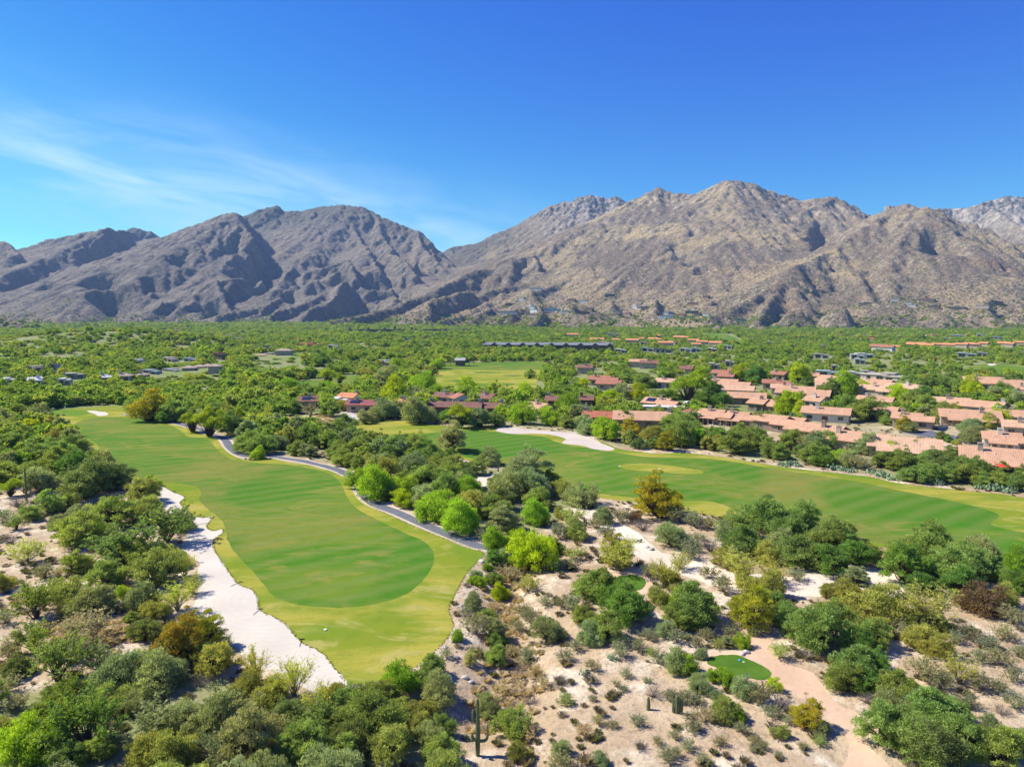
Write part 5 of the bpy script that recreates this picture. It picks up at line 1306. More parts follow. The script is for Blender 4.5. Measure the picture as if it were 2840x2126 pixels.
# plants read off the photograph: crop; x y(foot) width kind
PLANTS = {
'F1': """60 150 120 t,230 120 190 y,500 165 330 d,640 120 230 d,800 190 200 y,860 100 90 g,180 290 140 m,290 250 170 m,370 215 120 m,440 275 110 b,630 330 260 m,320 335 110 b,
95 345 120 m,430 435 290 m,530 400 130 g,590 440 80 g,150 515 200 l,450 595 190 m,820 300 210 y,760 280 120 b,930 420 330 m,1010 350 160 b,700 560 380 m,640 500 200 m,600 665 240 m,
820 540 200 m,870 660 260 y,960 560 200 y,1070 700 120 p,1030 600 130 p,30 680 140 y,200 835 240 a,370 760 210 y,330 690 130 l,500 840 240 b,590 800 150 b,440 820 160 y,700 740 110 g,780 790 210 b,
880 830 160 y,990 790 190 p,730 860 90 m,190 1020 220 a,800 970 180 d,480 960 250 s,560 990 150 s,400 900 130 s,1000 1110 260 o,1060 960 170 Y,1150 1010 200 Y,1190 1160 260 y,1110 1080 160 d,
1430 1190 190 p,1640 1270 240 p,1340 1290 190 y,1540 1290 160 y,1260 1000 90 p,550 1150 230 b,400 1080 170 b,320 1210 340 m,120 1170 180 d,650 1250 280 b,850 1270 280 b,960 1190 200 b,780 1100 150 l,920 1080 140 b,
480 1560 430 a,380 1480 260 a,200 1450 200 m,60 1490 170 y,150 1660 340 g,370 1680 200 m,860 1490 260 b,1000 1460 240 b,1150 1510 270 b,1260 1450 250 b,700 1380 170 b,830 1670 280 y,1000 1670 300 y,
1180 1640 220 b,1400 1650 360 B,1250 1570 170 w,1700 1650 300 m,1780 1530 300 m,1900 1500 250 m,1900 1660 260 m,1850 1310 170 y,1990 1380 180 m,1600 1450 210 d,1480 1360 210 y,1400 1420 150 y,1120 1210 130 x,60 1050 160 w,
30 860 120 w,130 700 90 w,250 600 110 w,330 600 90 s,60 420 100 x,20 300 120 w,110 220 120 x,30 1250 150 w,90 1330 130 w,600 1480 130 w,640 1560 150 w,300 1300 150 m,560 1620 190 m,1560 1600 160 b""",
'F2': """250 1510 340 m,60 1500 250 m,120 1620 250 d,330 1640 280 y,460 1500 200 y,390 1400 160 y,600 1650 230 m,560 1560 180 b,630 1480 150 m,230 1350 220 m,80 1380 200 m,340 1300 150 y,400 1250 210 g,330 1230 110 g,560 1170 160 m,590 1330 220 b,510 1220 130 m,
510 1390 150 y,700 960 75 g,640 1050 80 w,770 1090 100 B,800 910 170 w,870 870 130 m,900 960 150 B,930 1010 140 m,910 1090 150 m,780 790 110 b,740 820 80 w,830 660 80 g,900 650 110 m,780 640 60 g,950 740 120 G,
810 610 70 b,870 570 60 g,900 540 120 M,980 540 120 b,1140 575 280 G,1050 470 170 G,930 450 150 g,1230 560 110 b,1240 480 120 M,1090 680 140 l,1110 860 120 w,1060 820 100 w,1190 760 90 w,1280 770 80 w,1030 900 100 w,
1600 570 240 P,1580 560 180 Y,1350 510 130 l,1310 560 90 w,1210 970 190 b,1430 740 210 m,1340 800 140 w,1500 720 220 m,1590 800 240 M,1660 870 290 M,1510 960 240 m,1450 990 150 b,1410 870 140 m,1850 660 180 p,1760 600 100 w,1920 700 110 l,1950 890 220 m,1830 760 150 y,
1810 1080 120 w,1780 1040 60 g,1960 1140 150 g,1850 930 120 b,1760 950 110 w,1300 1310 110 l,1270 1200 110 x,1100 1310 110 x,1050 1140 90 x,1010 1510 240 m,870 1390 160 b,1060 1620 140 y,1100 1500 120 s,1270 1600 120 b,1270 1680 150 w,1500 1660 100 b,1720 1560 100 x,
1450 1290 60 w,1580 1210 60 w,1480 1420 80 w,1560 1440 80 w,1620 1240 60 w,1700 1430 100 w,1810 1530 70 w,1860 1620 110 w,1400 1480 110 s,1130 1170 110 s,1180 1220 100 s,950 1250 90 s,1080 1080 120 w,1290 1070 100 w,1360 1010 90 w,1600 1040 110 w,1700 1000 100 w,1640 1160 80 w,
1450 1120 90 w,1760 1190 60 w,1880 1290 100 w,1790 1270 110 x,1980 1300 100 w,960 600 120 s,1000 620 110 s,900 790 90 s,970 860 80 s,1000 1040 90 s,
290 170 260 g,170 110 160 g,400 215 130 G,390 150 150 g,560 290 250 g,640 300 160 g,740 360 250 g,680 330 150 g,330 180 120 M,860 400 110 w,620 190 220 m,520 130 230 m,790 220 130 w,930 120 140 y,960 350 190 B,1150 310 180 g,1130 220 170 m,1060 120 280 B,1200 110 140 m,
1390 215 190 b,1300 170 140 y,1510 305 130 b,1610 300 120 w,1680 290 90 r,1820 285 260 Y,1780 250 170 Y,1730 340 130 x,1900 440 180 b,1940 300 140 w,1850 370 120 x,1350 300 140 l,1360 400 150 y,1260 380 110 w,1220 440 100 w,1460 330 90 w,1530 390 110 w,1280 280 90 y,1200 230 90 m,1990 460 120 w""",
'F3': """560 350 260 m,440 400 220 m,430 500 240 m,760 340 240 m,680 420 220 m,900 470 270 m,1000 400 160 m,780 560 280 m,920 590 240 M,1060 540 210 M,1140 520 150 m,570 530 170 y,640 450 160 b,1010 480 200 m,360 420 160 b,
1340 640 280 M,1300 540 220 m,1560 650 300 m,1480 520 280 m,1700 610 280 m,1780 510 170 b,1440 700 180 M,1640 700 220 M,1830 620 130 M,1960 570 160 g,1980 700 180 M,1900 640 130 m,50 660 150 y,90 560 120 P,430 630 230 P,350 560 150 y,600 640 170 P,
560 720 200 y,470 690 160 y,180 890 330 m,120 820 200 g,470 900 260 Y,640 840 190 m,560 850 120 y,910 715 110 y,1090 660 140 B,1020 640 110 b,1140 850 310 y,1250 800 160 w,1040 760 180 y,1480 900 280 P,1390 880 160 y,1560 920 140 y,1790 830 270 r,1700 780 160 r,1940 860 160 w,1870 770 160 y,
860 1030 330 m,760 950 260 m,960 900 240 m,700 900 180 m,1150 1000 220 m,1080 1050 200 M,1050 1180 300 m,1000 1250 220 m,1120 1250 220 M,1180 1140 170 M,650 1050 120 l,1180 940 160 y,1420 1000 200 y,1500 1050 170 y,1360 950 140 w,1640 1200 200 P,1450 1180 190 w,1540 1220 150 w,1270 1310 240 m,1370 1250 130 m,1190 1330 130 x,1130 1300 110 x,
1240 1560 330 m,1380 1620 350 m,1500 1500 350 m,1620 1600 300 m,1300 1430 240 b,1600 1420 220 m,1420 1400 220 b,1460 1680 350 d,1860 1650 280 m,1740 1580 200 m,1960 1600 220 m,1840 1480 130 b,610 1235 90 G,650 1340 170 x,800 1460 170 Y,880 1480 110 b,110 1150 170 b,190 1250 140 b,350 1220 130 g,280 1180 80 g,
440 1280 150 b,550 1300 160 w,330 1410 160 y,410 1410 110 g,230 1400 120 s,440 1005 110 g,360 1000 80 B,210 1060 80 b,180 990 90 w,300 1000 90 l,870 1540 90 l,600 1380 110 w,640 1490 100 y,520 1540 80 w,700 1420 80 w,230 1650 100 w,310 1540 90 w,90 1300 80 w,300 1290 90 b,
190 1310 90 w,140 1390 70 w,60 1500 80 w,160 1460 100 w,440 1470 90 w,560 1560 70 w,780 1560 70 w,500 1570 60 w,640 1600 60 w,60 1600 90 w,140 1560 90 w,380 930 110 w,240 950 100 w,80 960 110 w,40 1080 90 w,500 930 70 b,
1700 950 130 w,1800 1000 120 w,1900 950 140 w,1750 1080 120 w,1880 1100 140 w,1980 1050 110 w,1760 1230 150 w,1860 1240 110 w,1700 1330 130 w,1940 1180 120 w,1620 960 100 w,1960 1330 140 w,1880 1370 110 x,1280 880 120 w,1320 740 110 w,740 620 110 w,330 680 130 w,260 610 110 w,140 500 120 w,260 460 130 x,180 420 110 w,100 440 120 w,250 330 110 w,170 320 120 w,40 1260 80 x""",
'V1': """300 985 260 b,60 1075 230 y,180 900 160 m,80 890 160 m,260 1060 190 G,200 1130 200 m,430 1135 170 y,590 1135 190 y,90 1210 260 m,350 1290 260 m,520 1330 260 m,650 1240 260 m,60 1400 200 m,210 1310 210 m,370 1550 260 b,440 1420 170 m,
560 1460 130 m,1280 950 290 Y,1510 950 250 m,1780 1075 260 t,1640 1035 190 t,1150 870 210 m,2000 1060 260 m,2110 1215 290 m,2180 1270 130 g,1900 1030 160 M,30 960 170 m,140 1020 160 d,30 1290 200 m,420 1220 200 m,480 1250 220 m,1390 960 150 M,1650 940 170 m,1830 930 200 m""",
'V2': """100 1225 250 m,20 1230 160 m,180 1015 210 b,350 880 180 m,660 910 200 m,790 860 150 y,40 880 170 m,190 860 140 m,460 1170 280 m,380 1240 180 m,600 1180 240 m,760 1090 260 m,560 1080 180 m,860 1110 170 m,960 970 150 B,1020 950 150 b,1150 930 250 b,1250 900 180 b,1440 965 290 b,
1380 900 200 b,1640 960 160 M,1760 1005 230 t,1930 1000 230 b,2080 990 190 m,500 890 140 w,1190 810 260 G,1390 790 200 w,1410 710 240 g,1590 750 150 g,1860 750 220 G,800 1330 230 m,700 1270 170 m,900 1210 250 m,1050 1210 210 m,1180 1300 200 m,1200 1220 250 m,1400 1210 240 m,1690 1210 290 B,
1500 1330 260 m,1640 1350 200 m,960 1330 180 y,340 710 190 g,430 720 120 g,680 730 190 g,650 640 160 t,740 630 100 t,1000 620 180 y,1120 700 260 B,1230 660 200 m,1430 720 230 g,1160 620 160 m,580 480 160 M,340 560 120 g,1570 500 130 g,1530 560 110 m,1250 530 140 G,880 700 110 b,500 580 90 b,
2010 1330 220 b,1880 1410 200 m,1960 1320 160 m,230 1190 190 b,300 1130 150 b""",
'V3': """160 800 190 G,500 860 200 g,650 700 150 G,1150 770 170 G,1190 820 140 M,560 930 170 m,130 970 260 g,380 980 220 g,520 1010 170 m,700 1060 210 b,880 1110 260 g,1090 1080 190 Y,1120 1180 140 d,1000 1000 220 m,1240 1110 190 y,1380 1200 180 Y,1290 980 240 m,1500 1170 330 m,1560 1070 300 m,1450 1040 260 m,1640 1130 240 m,1780 1180 160 y,
1960 1230 280 m,2080 1200 260 m,1980 1120 220 m,2150 1120 200 m,1480 930 170 y,1600 940 160 g,1840 820 180 M,1700 830 180 M,1560 780 260 t,1760 730 200 M,1620 660 200 G,1400 620 170 m,1180 660 170 m,1040 620 140 m,210 580 110 m,680 900 180 w,760 980 150 b,20 900 160 w,1310 790 130 m,860 830 200 G,720 800 200 m,950 760 200 b,2120 620 220 M,1980 600 190 G""",
'V4': """200 890 260 G,320 910 150 G,450 920 160 y,330 780 130 m,740 900 230 M,860 950 280 m,960 900 170 m,600 940 150 y,1160 940 150 y,1180 1030 140 Y,1240 1040 130 b,1040 980 130 m,1380 870 230 m,1250 840 230 m,1150 800 210 G,1340 780 200 m,1490 950 210 y,1560 800 150 m,1560 1130 90 M,1510 1110 130 d,1630 1150 90 y,1770 1130 190 b,1900 1010 170 y,2020 990 190 G,1740 1040 170 b,
700 720 260 g,760 680 200 M,850 700 150 G,540 760 230 m,300 620 200 G,380 650 120 M,1780 720 180 G,1650 700 180 m,1540 690 200 m,1400 700 200 m,1260 680 200 m,2010 650 150 m,2050 740 200 m,2160 780 150 b,1950 760 150 b,60 1260 240 m,130 1270 190 m,230 1150 210 m,380 1300 240 m,470 1330 200 M,430 1190 220 b,560 1180 200 m,620 1300 180 g,700 1340 200 b,800 1350 190 w,
820 1230 230 b,900 1240 200 b,1010 1350 230 m,1130 1370 260 m,1240 1360 230 m,1240 1470 200 m,1400 1460 240 m,1380 1330 240 m,1540 1330 260 m,1560 1470 230 m,1700 1480 230 m,1700 1340 230 m,1820 1400 230 m,1860 1510 190 m,1980 1520 200 m,2100 1540 210 m,2000 1410 160 m,2180 1430 150 m,2190 1340 90 g,320 1250 170 d,980 1240 160 m,1100 1260 190 g,1300 1260 200 m,0 1000 200 b""",
}
LAND = [('O', 205, 888, 'putting green of the long hole'), ('O', 325, 895, 'pot bunker green'), ('O', 455, 930, 'bend of the cart path'), ('O', 535, 990, 'narrow end of the cart path'), ('O', 680, 1010, 'straight of the cart path'), ('O', 800, 1070, 'sharp bend of the asphalt path'), ('O', 940, 1150, 'lower run of the cart path'), ('O', 1100, 1200, 'end of the cart path'),
 ('O', 1010, 1300, 'rocky bank below the turf'), ('O', 900, 1460, 'rounded tip of the near turf'), ('O', 1030, 1600, 'armed saguaro'), ('O', 1200, 1450, 'white sandy flat'), ('O', 1355, 1260, 'round tee above the wash'), ('O', 1490, 1435, 'oval tee'), ('O', 1750, 1480, 'brown dirt track by the oval tee'), ('O', 1850, 1600, 'lower dirt track'), ('O', 1300, 1130, 'upper sandy track'), ('O', 1500, 1250, 'middle of the sandy track'),
 ('O', 1750, 1270, 'white sandy track crossing'), ('O', 1700, 1130, 'wide fairway edge'), ('O', 2000, 1220, 'lower edge of the wide fairway'), ('O', 2150, 1400, 'scrubby slope at the frame edge'), ('O', 2000, 1350, 'pale scrub slope'), ('O', 1950, 1600, 'corner thicket by the dirt track'), ('O', 340, 1060, 'head of the white waste bunker'), ('O', 430, 1170, 'narrow neck of the waste bunker'), ('O', 430, 1290, 'wide middle of the waste bunker'), ('O', 600, 1440, 'broad foot of the waste bunker'),
 ('O', 720, 1530, 'tip of the waste bunker'), ('O', 60, 1050, 'tall saguaro on the stony slope'), ('O', 100, 1180, 'sandy clearing by the frame edge'), ('O', 60, 1300, 'pale track at the frame edge'), ('O', 180, 1380, 'dry grassy hollow'), ('O', 200, 1600, 'bottom corner thicket'), ('O', 500, 1600, 'bottom thicket below the bunker'), ('O', 800, 1600, 'bottom thicket beside the saguaro'), ('O', 700, 880, 'solar roofed house'), ('O', 760, 905, 'curving concrete drive'),
 ('O', 650, 920, 'dry yellow clearing'), ('O', 1000, 890, 'row of brown tiled houses'), ('O', 870, 920, 'tip of the wide fairway'), ('O', 1180, 940, 'pale sand shore'), ('O', 1340, 960, 'end of the pale sand shore'), ('O', 1000, 1040, 'pair of saguaros in the thicket'), ('O', 890, 990, 'two slim saguaros'), ('O', 1320, 890, 'red roofed house'), ('O', 1500, 960, 'fairway edge below the pink house'), ('O', 1600, 900, 'patio of the pink gabled house'),
 ('O', 1750, 960, 'row of fairway houses'), ('O', 1880, 970, 'wide pink roof'), ('O', 2050, 940, 'village street'), ('O', 2150, 1000, 'house with red parasols'), ('O', 2000, 1040, 'prickly pear edge'), ('O', 1700, 1000, 'bend of the fairway edge'), ('O', 1050, 820, 'driving range'), ('O', 700, 830, 'far fairway'), ('O', 1450, 830, 'middle of the village'), ('O', 1900, 850, 'upper village'), ('O', 2150, 860, 'outer village'), ('O', 1250, 840, 'clustered roofs'),
 ('O', 30, 960, 'margin belt beside the long hole'), ('O', 120, 980, 'long hole and its margin'), ('O', 150, 1060, 'dark thicket above the bunker')]
LANDP = np.array([[px(c, x, y)[0], px(c, x, y)[1]] for c, x, y, _ in LAND])
veg_count = {}
VEG = []
def plant_object(kind, X, Y, Z, width, hratio=1.0, jitter=None, lod=None):
    proto, col, hr, oname, cat, words_ = KINDS[kind]
    pr = lod or proto
    k = veg_count.get(pr, 0); veg_count[pr] = k + 1
    me, tm = PROTO[pr][k % len(PROTO[pr])]
    ht = {'mesq': .60, 'bush': .55, 'tall': .78, 'umbr': .66, 'wisp': .95, 'airy': .75, 'scrub': .6, 'dead': .5, 'mid': .60, 'midt': .78}[pr]
    root = empty(oname, (X, Y, Z - .05), random.uniform(0, math.tau))
    zs = width * hr / ht * hratio * random.uniform(.9, 1.12)
    root.scale = (width * random.uniform(.93, 1.08), width * random.uniform(.93, 1.08), zs)
    c = bpy.data.objects.new('crown', me); COL.objects.link(c); c.parent = root
    j = random.uniform(.84, 1.18); w = random.uniform(-.10, .10)
    c.color = (col[0] * j * (1 + w), col[1] * j, col[2] * j * (1 - w), 1)
    t = bpy.data.objects.new('trunk' if cat == 'tree' else 'stems', tm); COL.objects.link(t); t.parent = root
    su, sv = to_src(np.array(X), np.array(Y), np.array(Z))
    VEG.append((root, kind, float(su), float(sv), width, X, Y, zs * ht))
    return root
def size_word(w, kind):
    big = KINDS[kind][4] == 'tree'
    return ('huge' if w > 10 else 'broad' if w > 7.5 else 'medium' if w > 5 else 'small') if big else ('big' if w > 5 else 'middling' if w > 3 else 'small' if w > 1.8 else 'tiny')
used_xy = []
for crop, txt in PLANTS.items():
    s = CROPS[crop][2]
    for item in txt.replace('\n', '').split(','):
        x, y, w, k = item.split()
        x, y, w = float(x), float(y), float(w)
        # the foot of a crown hangs in front of its stem, so stand the stem half a crown back from the drawn lower edge
        X, Y, Z = on_ground(crop, x, y)
        dist = Y * COS + (CAM_H - Z) * SIN
        wm = w / s * dist / FS * 1.06
        shift = wm * (.22 if KINDS[k][0] in ('mesq', 'bush', 'tall') else .05)
        L = math.hypot(X, Y); X += X / L * shift; Y += Y / L * shift
        Z = float(gz_fine(np.array([X]), np.array([Y]))[0])
        plant_object(k, X, Y, Z, wm, lod='airy' if (crop == 'F1' and k in 'mbd' and random.random() < .22) else None); used_xy.append((X, Y, wm * .5))
# ------------------------------------------------------------------ the rest of the woodland
def blocked(x, y, pad=1.5):
    b = np.zeros(x.shape, bool)
    for poly, nm in REG:
        lo, hi = poly.min(0) - 4, poly.max(0) + 4
        m = (x > lo[0]) & (x < hi[0]) & (y > lo[1]) & (y < hi[1])
        if not m.any(): continue
        xm, ym = x[m], y[m]
        b[m] |= pip(poly, xm, ym) | (seg_dist(np.vstack([poly, poly[:1]]), xm, ym) < pad)
    for hx, hy, hr in HOUSE_XY:
        b |= (x - hx) ** 2 + (y - hy) ** 2 < hr ** 2
    return b
def scatter(xmin, xmax, ymin, ymax, step, seed):
    r = np.random.default_rng(seed)
    gx, gy = np.meshgrid(np.arange(xmin, xmax, step), np.arange(ymin, ymax, step))
    x = gx.ravel() + r.uniform(-.45, .45, gx.size) * step; y = gy.ravel() + r.uniform(-.45, .45, gx.size) * step
    return x, y
def in_view(x, y, m=1.08): return np.abs(x) < (y * .717 * m + 30)
# individual trees in the belts
bx, by = scatter(-320, 320, 95, 330, 5.2, 5)
_nx, _ny = scatter(-60, 20, 34, 95, 4.0, 6)
bx, by = np.concatenate([bx, _nx]), np.concatenate([by, _ny])
keep = in_view(bx, by) & ~blocked(bx, by, 2.2)
wc = wood_cover(bx, by)
keep &= (wc > .5)
keep &= rng.random(len(bx)) < np.where(by > 230, .62, .8)
bx, by = bx[keep], by[keep]
ux = np.array(used_xy)
order = np.argsort(np.hypot(bx, by)); n_ind = {'m': 0}
rest = []
gzv = gz_fine(bx, by)
for i in order:
    x, y = bx[i], by[i]
    if len(ux) and (np.hypot(ux[:, 0] - x, ux[:, 1] - y) < ux[:, 2] * .8 + (1.7 if y > 95 else .4)).any(): continue
    q = rng.random()
    if y < 95:
        k = 'b' if q < .38 else 'm' if q < .48 else 'a' if q < .62 else 'y' if q < .80 else 'B' if q < .88 else 'p'
        plant_object(k, x, y, float(gzv[i]), rng.uniform(3.0, 5.2), 1.0); continue
    k = 'm' if q < .55 else 'd' if q < .63 else 'b' if q < .78 else 'g' if q < .85 else 'y' if q < .93 else 'M'
    cnt = n_ind.get(KINDS[k][3], 0)
    total = sum(1 for v in VEG if v[0].name.split('.')[0] == KINDS[k][3])
    if total >= 299 or y > 262: rest.append((x, y)); continue
    plant_object(k, x, y, float(gzv[i]), rng.uniform(5.2, 8.2), 1.0, lod='mid' if y > 175 else None)
rest = np.array(rest)

# far woodland: one mass of trees nobody could count
FARCOL = [(0.185, 0.287, 0.050), (0.266, 0.354, 0.063), (0.333, 0.450, 0.073), (0.288, 0.412, 0.066), (0.380, 0.440, 0.107), (0.299, 0.431, 0.063), (0.344, 0.479, 0.057), (0.461, 0.479, 0.092), (0.449, 0.576, 0.052)]
LEAF_FAR = leaf_mat('far_foliage', False, FARCOL)
def far_protos():
    P = []
    for i, (kind, ncl, nl, sz) in enumerate((('mesquite', 18, 900, .042), ('mesquite', 16, 900, .042), ('bush', 14, 800, .044), ('tall', 16, 850, .042), ('mesquite', 20, 1000, .04), ('bush', 12, 700, .046))):
        r = np.random.default_rng(200 + i)
        C, R = crown_centres(kind, r, ncl); R = R * 1.15
        low = C * np.array([.95, .95, .5]); C = np.concatenate([C, low[ncl // 2:]]); R = np.concatenate([R, R[ncl // 2:]])
        v, f, t = leaves(C, R, nl, sz, r, rnd=.55)
        tv, tf = tube([(0, 0, -.05), (.01, .0, .3)], [.02, .012], 4)
        me = new_mesh('far_tree', np.concatenate([v, tv]), np.concatenate([f, tf + len(v)]))
        at = me.attributes.new('tint', 'FLOAT', 'FACE'); at.data.foreach_set('value', np.concatenate([t, np.full(len(tf), .1)]).astype(np.float32))
        me.materials.append(LEAF_FAR); P.append(me)
    return P
def instance_mass(name, meshes, pos, scale, rot, idx, kind='stuff'):
    """ONE object: points carrying copies of a few small meshes, made by a geometry-node tree"""
    me = bpy.data.meshes.new(name)
    me.vertices.add(len(pos)); me.vertices.foreach_set('co', np.asarray(pos, np.float32).ravel())
    for nm, typ, dat in (('s', 'FLOAT_VECTOR', scale), ('r', 'FLOAT_VECTOR', rot), ('i', 'INT', idx)):
        at = me.attributes.new(nm, typ, 'POINT')
        at.data.foreach_set('vector' if typ == 'FLOAT_VECTOR' else 'value', np.asarray(dat, np.int32 if typ == 'INT' else np.float32).ravel())
    o = bpy.data.objects.new(name, me); COL.objects.link(o)
    ng = bpy.data.node_groups.new(name + '_nodes', 'GeometryNodeTree')
    ng.interface.new_socket('Geometry', in_out='INPUT', socket_type='NodeSocketGeometry')
    ng.interface.new_socket('Geometry', in_out='OUTPUT', socket_type='NodeSocketGeometry')
    n, l = ng.nodes, ng.links
    gi, go = n.new('NodeGroupInput'), n.new('NodeGroupOutput')
    col = bpy.data.collections.new(name + '_kinds')
    for k, m in enumerate(meshes):
        po = bpy.data.objects.new('%s_kind_%02d' % (name, k), m); col.objects.link(po)
    ci = n.new('GeometryNodeCollectionInfo'); ci.inputs['Collection'].default_value = col
    ci.inputs['Separate Children'].default_value = True; ci.inputs['Reset Children'].default_value = True
    ip = n.new('GeometryNodeInstanceOnPoints'); ip.inputs['Pick Instance'].default_value = True
    l.new(gi.outputs[0], ip.inputs['Points']); l.new(ci.outputs[0], ip.inputs['Instance'])
    def at(nm, typ):
        a = n.new('GeometryNodeInputNamedAttribute'); a.data_type = typ; a.inputs['Name'].default_value = nm; return a.outputs['Attribute']
    l.new(at('i', 'INT'), ip.inputs['Instance Index']); l.new(at('r', 'FLOAT_VECTOR'), ip.inputs['Rotation']); l.new(at('s', 'FLOAT_VECTOR'), ip.inputs['Scale'])
    l.new(ip.outputs[0], go.inputs[0])
    md = o.modifiers.new('scatter', 'NODES'); md.node_group = ng
    tag(o, kind=kind)
    return o
def far_woods():
    X, Y = [], []
    for (y0, y1, st, sd_, p) in ((255, 520, 6.2, 31, .70), (520, 1000, 7.6, 32, .72), (1000, 1900, 10.5, 33, .75), (1900, 3300, 18, 34, .7)):
        x, y = scatter(-y1 * .80 - 60, y1 * .80 + 60, y0, y1, st, sd_)
        k = in_view(x, y, 1.12) & (np.random.default_rng(sd_).random(len(x)) < p)
        x, y = x[k], y[k]
        g = fbm(x / 60, y / 60, 3, 120) > -.23
        x, y = x[g], y[g]
        if y0 > 900: k = mountain_z(x, y) < np.where(y > 1380, 5.0, 99) + fbm(x / 110, y / 110, 3, 7) * 46
        else: k = np.ones(len(x), bool)
        x, y = x[k], y[k]
        k = ~blocked(x, y, 3.0); X.append(x[k]); Y.append(y[k])
    if len(rest): X.append(rest[:, 0]); Y.append(rest[:, 1])
    X, Y = np.concatenate(X), np.concatenate(Y)
    # keep the dry clearing open
    k = ~pip(catmull(openV, True, 2), X, Y); X, Y = X[k], Y[k]
    # leave room in front of the houses so that their roofs show
    r = np.random.default_rng(8); n = len(X)
    vil = pip(catmull(D([(1240, 790), (1560, 765), (2330, 780), (2330, 1060), (1640, 965), (1540, 905), (1240, 860)]), True, 2), X, Y)
    k = ~(vil & (r.random(n) < .5)); X, Y = X[k], Y[k]; n = len(X); vil = vil[k]
    w = r.uniform(5.6, 10.2, n) * np.where(vil, .85, 1) * np.where(Y > 1000, 1.35, 1.0) * np.where(Y > 1900, 1.5, 1)
    h = w * r.uniform(.75, 1.15, n)
    drop = np.zeros(n, bool)
    for H in HOUSES:
        if 'V' in H['opts']: continue
        c = np.abs(X - H['X'] * Y / H['Y']) < H['w'] * .62
        dy = H['Y'] - Y
        h[c & (dy > 0) & (dy < (110 if H['Y'] > 420 else 45))] *= (.48 if H['Y'] > 420 else .62)
        drop |= c & (dy > -8) & (dy < 14 + H['Y'] * .02)
    X, Y, w, h = X[~drop], Y[~drop], w[~drop], h[~drop]; n = len(X)
    Z = gz(X, Y); m = (Y > 1390); Z[m] = np.maximum(Z[m], mountain_z(X[m], Y[m]))
    o = instance_mass('woodland', far_protos(), np.stack([X, Y, Z - .1], 1), np.stack([w, w, h], 1), np.stack([np.zeros(n), np.zeros(n), r.uniform(0, 6.28, n)], 1), r.integers(0, 6, n))
    return n
N_FAR = far_woods()
print('far trees', N_FAR, 'individual', len(VEG))
# low scrub dotted over the valley's edge and up the foot of the mountains
def slope_scrub():
    r = np.random.default_rng(77)
    x = r.uniform(-3000, 3000, 150000); y = r.uniform(1400, 3400, 150000)
    z = mountain_z(x, y)
    k = in_view(x, y) & (z > .5) & (z < 260) & (r.random(len(x)) < np.clip(.9 * np.exp(-z / 38), .03, 1) + .18 * (fbm(x / 160, y / 160, 3, 58) > .12)) & (fbm(x / 90, y / 90, 3, 55) > -.12 + z / 900)
    x, y = x[k], y[k]
    vx, vy = [], []
    for H in HOUSES:                                # gardens round the villas
        if 'V' not in H['opts']: continue
        m = 26; vx.append(H['X'] + r.normal(size=m) * 26); vy.append(H['Y'] + 4 + r.normal(size=m) * 18)
    vx, vy = np.concatenate(vx), np.concatenate(vy)
    far_ = np.ones(len(vx), bool)
    for H in HOUSES:
        if 'V' in H['opts']: far_ &= (np.abs(vx - H['X']) > H['w'] * .5) | (vy > H['Y'] + 5) | (vy < H['Y'] - 16)
    x, y = np.concatenate([x, vx[far_]]), np.concatenate([y, vy[far_]]); z = np.maximum(mountain_z(x, y), gz(x, y)); n = len(x); w = r.uniform(4.0, 9.0, n) * np.where(z < 35, 1.15, .8)
    instance_mass('hillside_scrub', far_protos()[:3], np.stack([x, y, z - .4], 1), np.stack([w, w, w * .8], 1), np.zeros((n, 3)), r.integers(0, 3, n))
slope_scrub()
# ------------------------------------------------------------------ desert floor: tufts and stones (uncountable)
def tuft_mesh(name, seed, n, h, spread, mat, w=.05):
    r = np.random.default_rng(seed)
    a = r.random(n) * math.tau; q = spread * np.sqrt(r.random(n)); hh = h * (.5 + .5 * r.random(n))
    b = np.stack([np.cos(a) * q * .3, np.sin(a) * q * .3, np.zeros(n)], 1); e = np.stack([np.cos(a) * q, np.sin(a) * q, hh], 1)
    s = np.stack([-np.sin(a), np.cos(a), np.zeros(n)], 1) * w
    v = np.stack([b - s * .5, b + s * .5, e + s, e - s], 1).reshape(-1, 3)
    me = new_mesh(name, v, np.arange(4 * n).reshape(n, 4)); me.materials.append(mat)
    at = me.attributes.new('tint', 'FLOAT', 'FACE'); at.data.foreach_set('value', r.random(n).astype(np.float32))
    return me
def stone_mesh(name, seed, mat):
    import bmesh
    r = np.random.default_rng(seed); bm = bmesh.new(); bmesh.ops.create_icosphere(bm, subdivisions=2, radius=1)
    for v in bm.verts:
        p = np.array(v.co); f = 1 + .28 * float(fbm(np.array([p[0] * 1.3 + seed]), np.array([p[1] * 1.3 + p[2]]), 2, seed)[0]) * 2
        v.co = Vector(p * f * np.array([1, .8, .6]))
    me = bpy.data.meshes.new(name); bm.to_mesh(me); bm.free(); me.materials.append(mat); return me
TUFTS = [tuft_mesh('tuft', 1, 130, .8, 1.0, leaf_mat('dry_tufts', False, [(.16, .13, .085), (.24, .19, .11), (.20, .19, .10), (.32, .25, .14), (.13, .15, .06)])),
         tuft_mesh('tuft', 2, 100, .6, 1.1, leaf_mat('grey_tufts', False, [(.19, .165, .13), (.26, .22, .17), (.15, .13, .105)])),
         tuft_mesh('tuft', 3, 150, .7, 1.0, leaf_mat('olive_tufts', False, [(.16, .17, .06), (.22, .21, .08), (.12, .14, .05)])),
         tuft_mesh('tuft', 4, 170, .6, 1.1, leaf_mat('straw_tufts', False, [(.62, .50, .30), (.56, .45, .26), (.66, .57, .38)]))]
ROCKM = paint('stone', (.40, .35, .30), .35, 2.0, .95, .4)
STONES = [stone_mesh('stone', 5 + i, ROCKM) for i in range(3)]
